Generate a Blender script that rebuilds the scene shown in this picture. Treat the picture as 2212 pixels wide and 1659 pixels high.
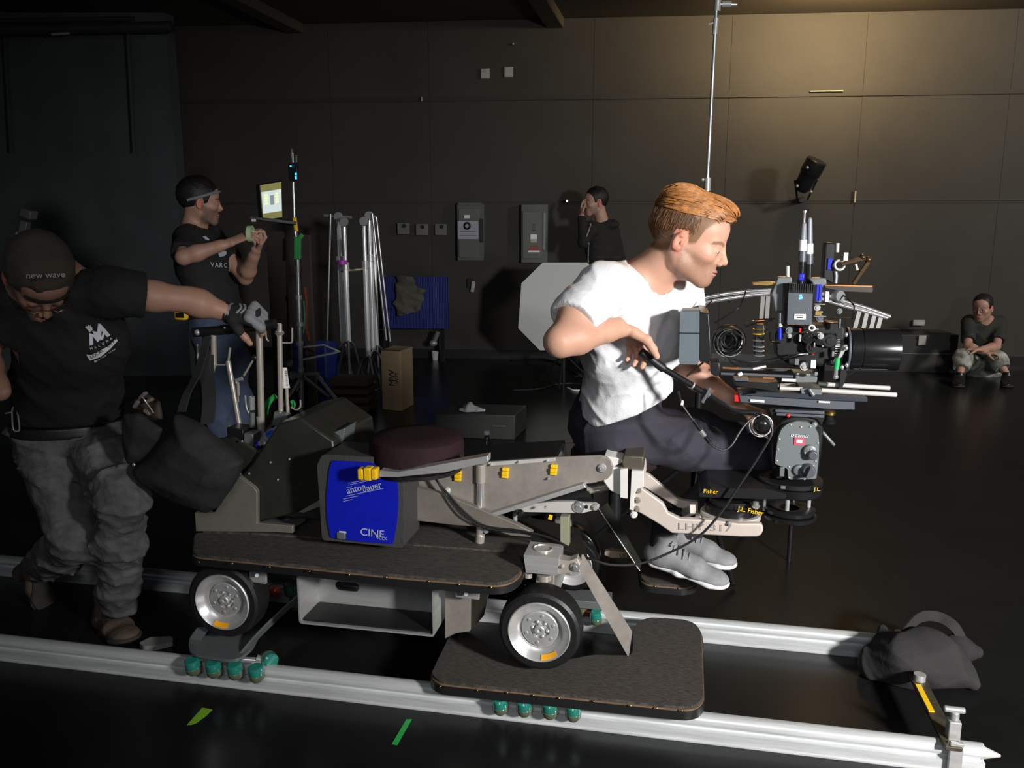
import bpy, bmesh, math, random
import numpy as np
from mathutils import Vector, Matrix, Euler
random.seed(7)
R = math.radians
for o in list(bpy.data.objects): bpy.data.objects.remove(o, do_unlink=True)
SC = bpy.context.scene
COL = SC.collection
# ---------------------------------------------------------------- camera
A, PIT, FPX, CZ = R(11.4), R(10.8), 1800.0, 1.5
CAM = Vector((0.0, -2.31, CZ))
cd = bpy.data.cameras.new('camera'); cam = bpy.data.objects.new('camera', cd); COL.objects.link(cam)
cam.location = CAM; cam.rotation_euler = (R(90)-PIT, 0, A)
cd.sensor_width = 36; cd.lens = FPX/2212*36; cd.clip_start = 0.05
SC.camera = cam
# ---------------------------------------------------------------- world, lights, exposure
w = bpy.data.worlds.new('world'); SC.world = w; w.use_nodes = True
w.node_tree.nodes['Background'].inputs[0].default_value = (0.75, 0.85, 1, 1)
w.node_tree.nodes['Background'].inputs[1].default_value = 0.055
SC.view_settings.view_transform = 'Standard'; SC.view_settings.look = 'None'
SC.view_settings.gamma = 1; SC.view_settings.use_curve_mapping = False
SC.view_settings.exposure = 0.0
def lamp(name, kind, loc, tgt, power, color, size=0.3, cone=60, blend=0.5):
    d = bpy.data.lights.new(name, kind); d.energy = power; d.color = color
    if kind == 'AREA': d.size = size; d.spread = R(140)
    else: d.shadow_soft_size = size
    if kind == 'SPOT': d.spot_size = R(cone); d.spot_blend = blend
    o = bpy.data.objects.new(name, d); COL.objects.link(o); o.location = loc
    o.rotation_euler = (Vector(tgt)-Vector(loc)).to_track_quat('-Z', 'Y').to_euler()
    return o
WLAMP = (1.55, 5.75, 3.46)
lamp('key_light', 'SPOT', (2.5, -2.5, 1.85), (1.00, 0.30, 0.7), 1150, (1, 0.98, 0.96), 0.19, 78, 1.0)
lamp('soft_fill_light', 'AREA', (0.0, -3.8, 2.7), (0.2, 0.5, 0.9), 18, (0.94, 0.96, 1), 1.2)
lamp('warm_back_light', 'SPOT', (0.9, 3.4, 3.5), (-0.02, 0.15, 1.40), 260, (1, 0.5, 0.18), 0.06, 18, 0.5)
lamp('warm_wall_light', 'SPOT', tuple(WLAMP), (1.43, 7.0, 3.95), 470, (1, 0.72, 0.38), 0.15, 174, 1.0)
lamp('side_wash_light', 'SPOT', (6.5, 2.5, 3.3), (3.4, 7.4, 1.8), 1000, (1, 0.95, 0.87), 0.4, 92, 1.0)
lamp('stand_light', 'SPOT', (-0.5, 4.4, 3.5), (-3.2, 4.9, 0.9), 130, (0.95, 0.97, 1), 0.1, 40, 0.8)
# ---------------------------------------------------------------- pixel rays
def ray(px, py):
    dx = (px-1106)/FPX; dy = (829.5-py)/FPX
    fw = math.cos(PIT)+math.sin(PIT)*dy; up = -math.sin(PIT)+math.cos(PIT)*dy
    return Vector((dx*math.cos(A)-fw*math.sin(A), dx*math.sin(A)+fw*math.cos(A), up))
def V(px, py, y):
    d = ray(px, py); return CAM+d*((y-CAM.y)/d.y)
def H(px, py, z):
    d = ray(px, py); return CAM+d*((z-CZ)/d.z)
def Dp(px, py, dep):
    d = ray(px, py); k = dep/(-d.x*math.sin(A)+d.y*math.cos(A)); return CAM+d*k
WANG = R(6.4)
WDIR = Vector((math.cos(WANG), math.sin(WANG), 0)); WNOR = Vector((math.sin(WANG), -math.cos(WANG), 0))
WPT = Vector((-9.4*math.sin(A), -2.31+9.4*math.cos(A), 0))
def W(px, py, off=0.0):
    d = ray(px, py); p0 = WPT+WNOR*off
    return CAM+d*((p0-CAM).dot(WNOR)/d.dot(WNOR))
def pxm(p):      # pixels per metre at a point
    d = Vector(p)-CAM; fwd = Vector((-math.sin(A)*math.cos(PIT), math.cos(A)*math.cos(PIT), -math.sin(PIT)))
    return FPX/d.dot(fwd)
# ---------------------------------------------------------------- materials
MATS = {}
def mat(name, col, rough=0.5, metal=0.0, bump=0.0, bscale=40, var=0.0, vscale=8, stretch=None, emit=0, alpha=1, trans=0, spec=0.5, coat=0, ior=1.45, sub=0):
    if name in MATS: return MATS[name]
    m = bpy.data.materials.new(name); m.use_nodes = True; nt = m.node_tree; b = nt.nodes['Principled BSDF']
    b.inputs['Base Color'].default_value = (*col, 1); b.inputs['Roughness'].default_value = rough
    b.inputs['Metallic'].default_value = metal; b.inputs['Specular IOR Level'].default_value = spec
    b.inputs['IOR'].default_value = ior
    if coat: b.inputs['Coat Weight'].default_value = coat; b.inputs['Coat Roughness'].default_value = 0.1
    if trans: b.inputs['Transmission Weight'].default_value = trans
    if alpha < 1: b.inputs['Alpha'].default_value = alpha
    if sub: b.inputs['Subsurface Weight'].default_value = sub; b.inputs['Subsurface Radius'].default_value = (0.012, 0.004, 0.002); b.inputs['Subsurface Scale'].default_value = 1.0
    if emit: b.inputs['Emission Color'].default_value = (*col, 1); b.inputs['Emission Strength'].default_value = emit
    if bump or var:
        tc = nt.nodes.new('ShaderNodeTexCoord'); mp = nt.nodes.new('ShaderNodeMapping')
        nt.links.new(tc.outputs['Object'], mp.inputs[0])
        if stretch: mp.inputs['Scale'].default_value = stretch
    if bump:
        n = nt.nodes.new('ShaderNodeTexNoise'); n.inputs['Scale'].default_value = bscale; n.inputs['Detail'].default_value = 5
        nt.links.new(mp.outputs[0], n.inputs[0]); bp = nt.nodes.new('ShaderNodeBump')
        bp.inputs['Strength'].default_value = bump; bp.inputs['Distance'].default_value = 0.01
        nt.links.new(n.outputs[0], bp.inputs['Height']); nt.links.new(bp.outputs[0], b.inputs['Normal'])
    if var:
        n = nt.nodes.new('ShaderNodeTexNoise'); n.inputs['Scale'].default_value = vscale; n.inputs['Detail'].default_value = 6
        n.inputs['Roughness'].default_value = 0.65
        nt.links.new(mp.outputs[0], n.inputs[0]); r = nt.nodes.new('ShaderNodeValToRGB')
        r.color_ramp.elements[0].position = 0.3; r.color_ramp.elements[1].position = 0.7
        r.color_ramp.elements[0].color = (*[c*(1-var) for c in col], 1); r.color_ramp.elements[1].color = (*[min(1, c*(1+var)) for c in col], 1)
        nt.links.new(n.outputs[0], r.inputs[0]); nt.links.new(r.outputs[0], b.inputs['Base Color'])
    MATS[name] = m; return m
M_alu = mat('worn_grey_metal', (0.30, 0.27, 0.24), 0.42, 0.3, 0.05, 90, 0.22, 9)
M_alub = mat('bright_machined_metal', (0.62, 0.60, 0.56), 0.35, 0.3, 0.03, 60, 0.08, 12)
M_steel = mat('brushed_steel', (0.46, 0.46, 0.45), 0.33, 0.45, 0.08, 60, 0.15, 6, (1, 1, 8))
M_chrome = mat('chrome', (0.85, 0.85, 0.85), 0.15, 0.8)
M_rim = mat('wheel_rim_metal', (0.66, 0.66, 0.65), 0.32, 0.6, 0.04, 50, 0.12, 14)
M_nick = mat('satin_nickel', (0.60, 0.55, 0.48), 0.28, 0.55)
M_rub = mat('black_rubber', (0.012, 0.012, 0.012), 0.45, 0, 0.05, 120)
M_gloss = mat('gloss_black_rubber', (0.01, 0.01, 0.01), 0.2, 0, 0, 1)
M_blk = mat('black_paint', (0.012, 0.012, 0.013), 0.35, 0.0, 0.03, 80)
M_blkm = mat('black_anodised', (0.02, 0.02, 0.022), 0.25, 0.5)
M_dark = mat('dark_olive_enamel', (0.026, 0.026, 0.021), 0.32, 0.1, 0.05, 20, 0.3, 5)
M_carp = mat('grip_carpet', (0.055, 0.047, 0.040), 0.95, 0, 0.35, 200, 0.75, 45, (1, 7, 1))
M_brass = mat('brass', (0.75, 0.5, 0.15), 0.3, 1.0)
M_yel = mat('yellow_plastic', (0.85, 0.52, 0.01), 0.4)
M_org = mat('orange_sticker', (0.9, 0.4, 0.01), 0.5)
M_blue = mat('blue_enamel', (0.005, 0.012, 0.42), 0.4, 0, 0.03, 50, 0.12, 20)
M_wht = mat('white_plastic', (0.8, 0.8, 0.8), 0.4)
M_prt = mat('pale_grey_print', (0.42, 0.45, 0.6), 0.5)
M_tan = mat('worn_tan_edge', (0.16, 0.10, 0.06), 0.7, 0.0, 0.1, 60, 0.35, 30)
M_green = mat('clear_green_urethane', (0.03, 0.32, 0.25), 0.16, 0, 0, 1, 0, 1, None, 0, 1, 0.35, 1.0, 0.8)
M_amber = mat('clear_amber_urethane', (0.22, 0.25, 0.15), 0.15, 0, 0, 1, 0, 1, None, 0, 1, 0.5)
M_redu = mat('red_urethane', (0.30, 0.05, 0.03), 0.3)
M_red = mat('red_plastic', (0.6, 0.02, 0.02), 0.35)
M_grey = mat('camera_grey_paint', (0.085, 0.095, 0.11), 0.4, 0.2, 0.02, 80)
M_lgrey = mat('light_grey_paint', (0.16, 0.18, 0.18), 0.38, 0.3)
M_leather = mat('maroon_black_vinyl', (0.024, 0.011, 0.013), 0.8, 0, 0.15, 60, 0.2, 10, None, 0, 1, 0, .2)
# ---------------------------------------------------------------- mesh builder
def cr(pts, n=6, closed=False):      # catmull-rom resample
    P = [Vector(p) for p in pts]; out = []; N = len(P)
    rng = range(N) if closed else range(N-1)
    for i in rng:
        if closed: p0, p1, p2, p3 = P[(i-1) % N], P[i], P[(i+1) % N], P[(i+2) % N]
        else: p0, p1, p2, p3 = P[max(i-1, 0)], P[i], P[i+1], P[min(i+2, N-1)]
        for k in range(n):
            t = k/n
            out.append(0.5*((2*p1)+(p2-p0)*t+(2*p0-5*p1+4*p2-p3)*t*t+(3*p1-p0-3*p2+p3)*t**3))
    if not closed: out.append(P[-1].copy())
    return out
def rnd(poly, r, n=5):              # round the corners of a 2-D/3-D outline
    P = [Vector(p) for p in poly]; out = []; N = len(P)
    rr = r if isinstance(r, (list, tuple)) else [r]*N
    for i in range(N):
        a, b, c = P[i-1], P[i], P[(i+1) % N]; q = rr[i]
        if q <= 0: out.append(b); continue
        u = (a-b); v = (c-b); q1 = min(q, u.length*0.48, v.length*0.48)
        p0 = b+u.normalized()*q1; p1 = b+v.normalized()*q1
        for k in range(n+1):
            t = k/n; out.append(p0*(1-t)**2+b*2*t*(1-t)+p1*t*t)
    return out
class MB:
    def __init__(s): s.bm = bmesh.new()
    def box(s, c, sz, rot=None, M=None):
        T = Matrix.Translation(Vector(c))
        if rot is not None: T = T @ Euler(rot).to_matrix().to_4x4()
        if M is not None: T = T @ M.to_4x4()
        T = T @ Matrix.Diagonal((sz[0], sz[1], sz[2], 1)); bmesh.ops.create_cube(s.bm, size=1, matrix=T); return s
    def bar(s, a, b, w, h, up=(0, 0, 1)):      # rectangular bar from a to b
        a = Vector(a); b = Vector(b); d = (b-a); z = d.normalized(); x = Vector(up).cross(z)
        if x.length < 1e-4: x = Vector((1, 0, 0))
        x.normalize(); y = z.cross(x); Mx = Matrix((x, y, z)).transposed()
        return s.box((a+b)/2, (w, h, d.length), M=Mx)
    def cyl(s, a, b, r, r2=None, n=24):
        a = Vector(a); b = Vector(b); d = b-a; q = d.to_track_quat('Z', 'Y').to_matrix().to_4x4()
        bmesh.ops.create_cone(s.bm, cap_ends=True, segments=n, radius1=r, radius2=r if r2 is None else r2, depth=d.length, matrix=Matrix.Translation((a+b)/2) @ q); return s
    def tube(s, pts, r, n=10, closed=False, sm=0):
        P = cr(pts, sm, closed) if sm else [Vector(p) for p in pts]
        N = len(P); rings = []; up = None
        for i in range(N):
            if closed: d = P[(i+1) % N]-P[i-1]
            else: d = P[min(i+1, N-1)]-P[max(i-1, 0)]
            d = d.normalized() if d.length > 1e-9 else Vector((0, 0, 1))
            if up is None: up = d.orthogonal().normalized()
            up = (up-d*up.dot(d)); up = up.normalized() if up.length > 1e-6 else d.orthogonal().normalized()
            sd = d.cross(up); ri = r[i*len(r)//N] if isinstance(r, (list, tuple)) else r
            rings.append([s.bm.verts.new(P[i]+(up*math.cos(2*math.pi*k/n)+sd*math.sin(2*math.pi*k/n))*ri) for k in range(n)])
        for i in range(N if closed else N-1):
            a, b = rings[i], rings[(i+1) % N]
            for k in range(n): s.bm.faces.new((a[k], a[(k+1) % n], b[(k+1) % n], b[k]))
        if not closed: s.bm.faces.new(rings[0][::-1]); s.bm.faces.new(rings[-1])
        return s
    def lathe(s, prof, o, ax, n=48):
        o = Vector(o); ax = Vector(ax).normalized(); u = ax.orthogonal().normalized(); v = ax.cross(u); rings = []
        for (r, h) in prof:
            if r < 1e-6: rings.append([s.bm.verts.new(o+ax*h)])
            else: rings.append([s.bm.verts.new(o+ax*h+(u*math.cos(2*math.pi*k/n)+v*math.sin(2*math.pi*k/n))*r) for k in range(n)])
        for a, b in zip(rings, rings[1:]):
            for k in range(n):
                k2 = (k+1) % n
                if len(a) == 1 and len(b) == 1: continue
                if len(a) == 1: s.bm.faces.new((a[0], b[k2], b[k]))
                elif len(b) == 1: s.bm.faces.new((a[k], a[k2], b[0]))
                else: s.bm.faces.new((a[k], a[k2], b[k2], b[k]))
        return s
    def prism(s, pts, vec, holes=()):
        vec = Vector(vec); es = []; loops = []
        for lp in [pts]+list(holes):
            vs = [s.bm.verts.new(Vector(p)) for p in lp]; loops.append(vs)
            for i in range(len(vs)): es.append(s.bm.edges.new((vs[i], vs[(i+1) % len(vs)])))
        res = bmesh.ops.triangle_fill(s.bm, use_beauty=True, use_dissolve=False, edges=es)
        fs = [f for f in res['geom'] if isinstance(f, bmesh.types.BMFace)]
        mp = {}
        for vs in loops:
            for v in vs: mp[v] = s.bm.verts.new(v.co+vec)
        for f in fs: s.bm.faces.new([mp[v] for v in reversed(f.verts)])
        for vs in loops:
            for i in range(len(vs)):
                a, b = vs[i], vs[(i+1) % len(vs)]; s.bm.faces.new((a, b, mp[b], mp[a]))
        return s
    def ribbon(s, pts, w, th=0.003, side=(0, 0, 1), sm=6):
        P = cr(pts, sm); rings = []
        for i, p in enumerate(P):
            d = (P[min(i+1, len(P)-1)]-P[max(i-1, 0)]).normalized(); u = Vector(side); u = (u-d*u.dot(d)).normalized(); n_ = d.cross(u)
            rings.append([s.bm.verts.new(p+u*a*w/2+n_*b_*th/2) for a, b_ in ((-1, -1), (1, -1), (1, 1), (-1, 1))])
        for a, b_ in zip(rings, rings[1:]):
            for k in range(4): s.bm.faces.new((a[k], a[(k+1) % 4], b_[(k+1) % 4], b_[k]))
        s.bm.faces.new(rings[0][::-1]); s.bm.faces.new(rings[-1]); return s
    def ell(s, c, rad, rot=(0, 0, 0), n=20):
        T = Matrix.Translation(Vector(c)) @ Euler(rot).to_matrix().to_4x4() @ Matrix.Diagonal((*rad, 1))
        bmesh.ops.create_uvsphere(s.bm, u_segments=n, v_segments=max(6, n//2), radius=1, matrix=T); return s
    def torus(s, c, ax, Rr, r, n=40, m=10):
        c = Vector(c); ax = Vector(ax).normalized(); u = ax.orthogonal().normalized(); v = ax.cross(u)
        return s.tube([c+(u*math.cos(2*math.pi*k/n)+v*math.sin(2*math.pi*k/n))*Rr for k in range(n)], r, m, True)
    def build(s, name, m, parent=None, bev=0.0, ang=35, flat=False):
        me = bpy.data.meshes.new(name)
        bmesh.ops.recalc_face_normals(s.bm, faces=s.bm.faces)
        o = bpy.data.objects.new(name, me); COL.objects.link(o)
        if parent is None:
            s.bm.verts.ensure_lookup_table(); cs = [v.co for v in s.bm.verts]
            L = Vector(((min(c.x for c in cs)+max(c.x for c in cs))/2, (min(c.y for c in cs)+max(c.y for c in cs))/2, min(c.z for c in cs)))
            o.location = L
        else: L = ORG[parent.name]; o.parent = parent
        ORG[o.name] = L
        bmesh.ops.translate(s.bm, verts=s.bm.verts, vec=-L)
        s.bm.to_mesh(me); s.bm.free()
        for mm in (m if isinstance(m, (list, tuple)) else [m]): me.materials.append(mm)
        if not flat:
            me.polygons.foreach_set('use_smooth', [True]*len(me.polygons)); me.set_sharp_from_angle(angle=R(ang))
        if bev:
            b = o.modifiers.new('bevel', 'BEVEL'); b.width = bev; b.segments = 2; b.limit_method = 'ANGLE'; b.angle_limit = R(40); b.harden_normals = False
        return o
ORG = {}
def tag(o, label, cat, group=None, kind=None):
    if label: o['label'] = label
    if cat: o['category'] = cat
    if group: o['group'] = group
    if kind: o['kind'] = kind
    return o
def thing(name, label, cat, loc=(0, 0, 0), group=None):
    o = bpy.data.objects.new(name, None); COL.objects.link(o); o.location = loc; ORG[o.name] = Vector(loc); o.empty_display_size = 0.1
    return tag(o, label, cat, group)
def struct(o): o['kind'] = 'structure'; return o
def copy_tree(o, parent=None):
    c = o.copy(); COL.objects.link(c); c.parent = parent; ORG[c.name] = ORG[o.name]
    for ch in list(o.children): copy_tree(ch, c)
    return c
def text(s, loc, xd, yd, size, m, parent, name='lettering', ext=0.0006, sx=1.0, shear=0):
    cu = bpy.data.curves.new('t', 'FONT'); cu.body = s; cu.size = size; cu.extrude = ext; cu.align_x = 'CENTER'; cu.align_y = 'CENTER'; cu.shear = shear
    t = bpy.data.objects.new('t', cu); COL.objects.link(t)
    dg = bpy.context.evaluated_depsgraph_get(); me = bpy.data.meshes.new_from_object(t.evaluated_get(dg))
    bpy.data.objects.remove(t)
    x = Vector(xd).normalized(); y = Vector(yd); y = (y-x*y.dot(x)).normalized(); z = x.cross(y)
    Mx = Matrix((x*sx, y, z)).transposed().to_4x4(); L = ORG[parent.name]
    me.transform(Matrix.Translation(Vector(loc)-L) @ Mx)
    me.materials.clear(); me.materials.append(m)
    o = bpy.data.objects.new(name, me); COL.objects.link(o); o.parent = parent; ORG[o.name] = L
    return o
X, Y, Z = Vector((1, 0, 0)), Vector((0, 1, 0)), Vector((0, 0, 1))
# ================================================================ the setting
M_floor = mat('black_stage_floor', (0.0095, 0.010, 0.0098), 0.26, 0, 0.03, 14, 0.3, 2.5, None, 0, 1, 0, 0.28)
M_wall = mat('black_painted_wall', (0.040, 0.037, 0.032), 0.8, 0, 0.08, 30, 0.14, 1.2)
M_wall2 = mat('blue_black_drape', (0.050, 0.060, 0.062), 0.85, 0, 0.1, 12, 0.2, 1.5)
M_ceil = mat('dark_ceiling_paint', (0.075, 0.062, 0.046), 0.8, 0, 0.1, 10, 0.15, 1)
f = MB(); f.box((-1, 3, -0.05), (30, 26, 0.1)); struct(f.build('floor', M_floor))
c = MB(); c.box((-1, 3, 3.69), (30, 26, 0.1)); struct(c.build('ceiling', M_ceil))
def wallbox(u0, u1, z0, z1, off, th, name, m):      # a slab along the back wall: u = metres along it, off = in front of it
    b = MB(); p = WPT+WDIR*((u0+u1)/2)+WNOR*(off-th/2); b.box((p.x, p.y, (z0+z1)/2), (u1-u0, th, z1-z0), (0, 0, WANG)); return b.build(name, m)
def WU(px, py): p = W(px, py); return (p-WPT).dot(WDIR), p.z
wallbox(-14, 14, 0, 3.66, 0, 0.2, 'wall_back', M_wall)['kind'] = 'structure'
# shallow plywood sheets and battens fixed to the back wall
b = MB()
def wb(b, u0, u1, z0, z1, off=0.0, th=0.02):
    p = WPT+WDIR*((u0+u1)/2)+WNOR*(off+th/2); b.box((p.x, p.y, (z0+z1)/2), (u1-u0, th, z1-z0), (0, 0, WANG))
z1 = WU(1500, 207)[1]; z2 = WU(1500, 437)[1]
us = [-9, -6.6, -4.3, -2.0, -0.9, WU(1280, 300)[0], WU(1570, 300)[0], WU(1855, 300)[0], WU(2170, 300)[0], 8]
for u0, u1 in zip(us, us[1:]):
    wb(b, u0+0.0015, u1-0.0015, z2+0.01, z1-0.01, 0, 0.014); wb(b, u0+0.0015, u1-0.0015, z1+0.01, 3.63, 0, 0.018); wb(b, u0+0.0015, u1-0.0015, 0.1, z2-0.01, 0, 0.010)
struct(b.build('trim_1', M_wall))
b = MB(); wb(b, -9, 8, z1-0.025, z1+0.02, 0.018, 0.012); wb(b, -9, 8, z2-0.012, z2+0.006, 0.010, 0.006); struct(b.build('trim_2', mat('dark_batten', (0.030, 0.027, 0.023), 0.7)))
b = MB(); wb(b, -9, 8, 0.0, 0.10, 0.012, 0.015); struct(b.build('baseboard_back', M_blk))
# dark drape wall on the left, standing forward of the back wall
ul = WU(383, 300)[0]
p = Dp(383, 400, 8.3)
b = MB(); q = Dp(-700, 400, 8.3); d = (q-p).normalized(); 
pts = []
n = 160
for i in range(n+1):
    t = i/n; pp = Vector((p.x, p.y, 0)).lerp(Vector((q.x, q.y, 0)), t); amp = 0.0025*math.sin(t*90)+0.003*math.sin(t*31+1)
    pts.append(Vector((pp.x, pp.y+amp, 0)))
b.prism(pts+[Vector((q.x, q.y+0.14, 0)), Vector((p.x, p.y+0.14, 0))], Vector((0, 0, 3.45))); struct(b.build('wall_left', M_wall2, ang=60))
b = MB()
for px in (285, 20):
    a1 = Dp(px, 75, 8.2); a2 = Dp(px+14, 330, 8.2); b.bar(a1+Vector((0, -0.05, 0)), a2+Vector((0, -0.05, 0)), 0.022, 0.01)
struct(b.build('trim_3', mat('drape_batten', (0.06, 0.06, 0.055), 0.6)))
b = MB(); b.cyl(Dp(-500, 72, 8.1), Dp(372, 58, 8.1), 0.05); b.cyl(Dp(-500, 52, 8.0), Dp(290, 40, 8.0), 0.02); struct(b.build('trim_4', mat('pipe_paint', (0.05, 0.05, 0.05), 0.35, 0.3)))
tp = tag(MB().cyl(Dp(112, 74, 8.0), Dp(150, 72, 8.0), 0.012).build('pipe_clamp', M_chrome), 'short shiny clamp on the pipe above the left drape', 'clamp')
b = MB()
for x0 in (-7, -4.2, -1.4): b.box((x0, 4, 3.60), (0.18, 14, 0.12))
struct(b.build('trim_5', M_ceil, bev=0.01))
# ================================================================ dolly track
M_rail = mat('aluminium_rail', (0.70, 0.72, 0.72), 0.28, 0.4, 0.06, 30, 0.16, 20, (0.25, 4, 4))
def rail_end(px, py, z, y): return V(px, py, y).x
XR0 = V(2150, 1650, 0).x; XF0 = V(1895, 1400, 0.62).x
print('rail ends', XR0, XF0)
trk = thing('dolly_track', 'long silver straight dolly track running along the floor', 'track', (0, 0.31, 0))
def rail(y, x0, x1):
    prof = [(-0.032, 0.0), (0.032, 0.0), (0.032, 0.004), (0.027, 0.008), (0.027, 0.036), (0.012, 0.038), (0.012, 0.044), (0.020, 0.048), (0.0235, 0.056), (0.0225, 0.066), (0.018, 0.073), (0.010, 0.0785), (0, 0.080), (-0.010, 0.0785), (-0.018, 0.073), (-0.0225, 0.066), (-0.0235, 0.056), (-0.020, 0.048), (-0.012, 0.044), (-0.012, 0.038), (-0.027, 0.036), (-0.027, 0.008), (-0.032, 0.004)]
    b = MB(); b.prism([Vector((x0, y+a, z)) for a, z in prof], Vector((x1-x0, 0, 0)))
    return b.build('rail', M_rail, trk, ang=28)
rail(0.0, -7.0, XR0-0.035); rail(0.62, -7.0, XR0-0.12)
b = MB(); b.cyl((XR0-0.04, 0, 0.055), (XR0+.01, 0, 0.050), 0.020, 0.004); b.build('rail_spigot', M_alub, trk)

# end stop bar across the right end of the track
a = V(2050, 1580, 0.0); e = V(1968, 1470, 0.62)
tie = thing('track_tie_bar', 'dark tie bar with yellow stripe and clamps across the right track end', 'bar', (a.x, 0.31, 0))
xt = a.x
b = MB(); b.bar((xt+0.0, -0.05, 0.085), (xt, 0.60, 0.085), 0.045, 0.012); b.build('bar', mat('worn_dark_steel', (0.10, 0.085, 0.06), 0.45, 0.6, 0.1, 60, 0.4, 20), tie, 0.002)
MB().bar((xt-0.012, 0.12, 0.093), (xt-0.012, 0.27, 0.093), 0.016, 0.004).build('yellow_stripe', M_yel, tie)
b = MB(); b.box((xt+0.01, -0.0, 0.115), (0.032, 0.032, 0.06)); b.cyl((xt+0.01, 0, 0.145), (xt+0.01, 0, 0.17), 0.012); b.cyl((xt-0.02, 0, 0.175), (xt+0.035, 0, 0.175), 0.009); b.box((xt+0.01, -0.038, 0.05), (0.036, 0.012, 0.10)); b.build('clamp', M_steel, tie, 0.003)
for y_, r_, h_ in ((.3, .018, .02), (.4, .012, .016), (.57, .014, .03)): MB().cyl((xt, y_, .091), (xt, y_, .093+h_), r_).build('bolt', M_steel, tie, 0.001)
# tape marks
def tape(pts, m, nm, lab):
    P = [H(x, y, 0.0005) for x, y in pts]; b = MB(); b.prism(P, Vector((0, 0, 0.0008))); return tag(b.build(nm, m), lab, 'tape')
tape([(404, 1566), (437, 1529), (459, 1533), (446, 1546), (424, 1562), (412, 1566)], mat('yellow_green_tape', (0.22, 0.50, 0.02), 0.5), 'tape_mark', 'yellow-green tape strip on black floor, left of two marks')
tape([(846, 1608), (878, 1554), (890, 1554), (858, 1610)], mat('green_tape', (0.02, 0.42, 0.07), 0.5), 'tape_mark', 'bright green tape strip on floor below the open metal tray')
# ================================================================ the camera dolly
DL = thing('camera_dolly', 'heavy grey metal camera dolly with carpeted decks standing on the silver track', 'camera dolly', (-0.9, 0.31, 0.11))
def PV(pts, y): return [V(a, b, y) for a, b in pts]
def PH(pts, z): return [H(a, b, z) for a, b in pts]
def plate(name, pts, y0, y1, m, bev=0.0015, holes=(), r=0, parent=None):
    P = PV(pts, y0)
    if r: P = rnd(P, r)
    b = MB(); b.prism(P, (0, y1-y0, 0), [PV(h, y0) for h in holes]); return b.build(name, m, parent or DL, bev)
def board(name, pts, z, parent, screws=(), zr=0.035, far=False):
    P = rnd(PH(pts, z), 0.03); b = MB(); b.prism([p for p in P], (0, 0, -0.010)); top = b.build(name, M_carp, parent, 0.002)
    c = sum(P, Vector())/len(P)
    b = MB(); b.prism([p+(p-c).normalized()*0.004+Vector((0, 0, -0.009)) for p in P], (0, 0, -0.005)); b.build('worn_edge', M_tan, top, 0.001)
    b = MB(); b.prism([p+(p-c).normalized()*0.006+Vector((0, 0, -0.014)) for p in P], (0, 0, -zr+0.012)); rb = b.build('edge_trim', M_rub, top, 0.003)
    yy = min(p.y for p in P)-0.0065
    for s in screws:
        q = V(s[0], s[1], yy-0.001); MB().ell(q, (0.0035, 0.003, 0.0035), n=10).build('screw', M_brass, rb if False else top)
    return top
# ---- decks
z5 = lambda a, b: (380+a*.3617, 850+b*.3617)
z4 = lambda a, b: (880+a*.3074, 1180+b*.3074)
z6 = lambda a, b: (1080+a*.2893, 900+b*.2893)
zA = lambda a, b: (700+a*.3255, 900+b*.3255)
zH = lambda a, b: (400+a*.226, 640+b*.226)
ZD = 0.475
board('side_deck', [(421, 1150), (418, 1197), (640, 1219), (860, 1241), (1070, 1259), (1098, 1254), (1120, 1240), (1130, 1217), (1118, 1199), (1089, 1192), (760, 1165)], ZD, DL,
      [z5(*s) for s in ((137, 1007), (336, 1016), (560, 1037), (797, 1062), (1035, 1083), (1256, 1098), (1510, 1122), (1690, 1141), (1882, 1158))])
b = MB(); b.prism(PH([(438, 1143), (1095, 1190), (1140, 1188), (1148, 1165), (900, 1128), (440, 1108)], ZD+0.006), (0, 0, -0.03)); b.build('inner_deck', M_carp, DL, 0.002)
# far side deck, hidden mostly
b = MB(); b.box((-0.98, 0.63, ZD-0.015), (0.95, 0.16, 0.03)); b.build('side_deck', M_carp, DL, 0.01)
front = board('front_board', [(975, 1365), (931, 1455), (950, 1471), (1479, 1527), (1505, 1522), (1519, 1506), (1515, 1364), (1501, 1346), (1479, 1338), (1403, 1333), (1378, 1342), (1368, 1362), (1366, 1416), (1277, 1414), (1243, 1422), (1187, 1429), (1126, 1423), (1071, 1406), (1034, 1382), (1015, 1366)], 0.135, DL,
      [z4(*s) for s in ((233, 985), (490, 1012), (700, 1030), (885, 1048), (1065, 1068), (1308, 1090), (1568, 1122), (1752, 1138), (1928, 1156))], 0.04)
board('foot_board', [(1378, 1205), (1386, 1250), (1400, 1258), (1478, 1265), (1503, 1258), (1500, 1200)], 0.235, DL, [(1415, 1267), (1466, 1271)])
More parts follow.
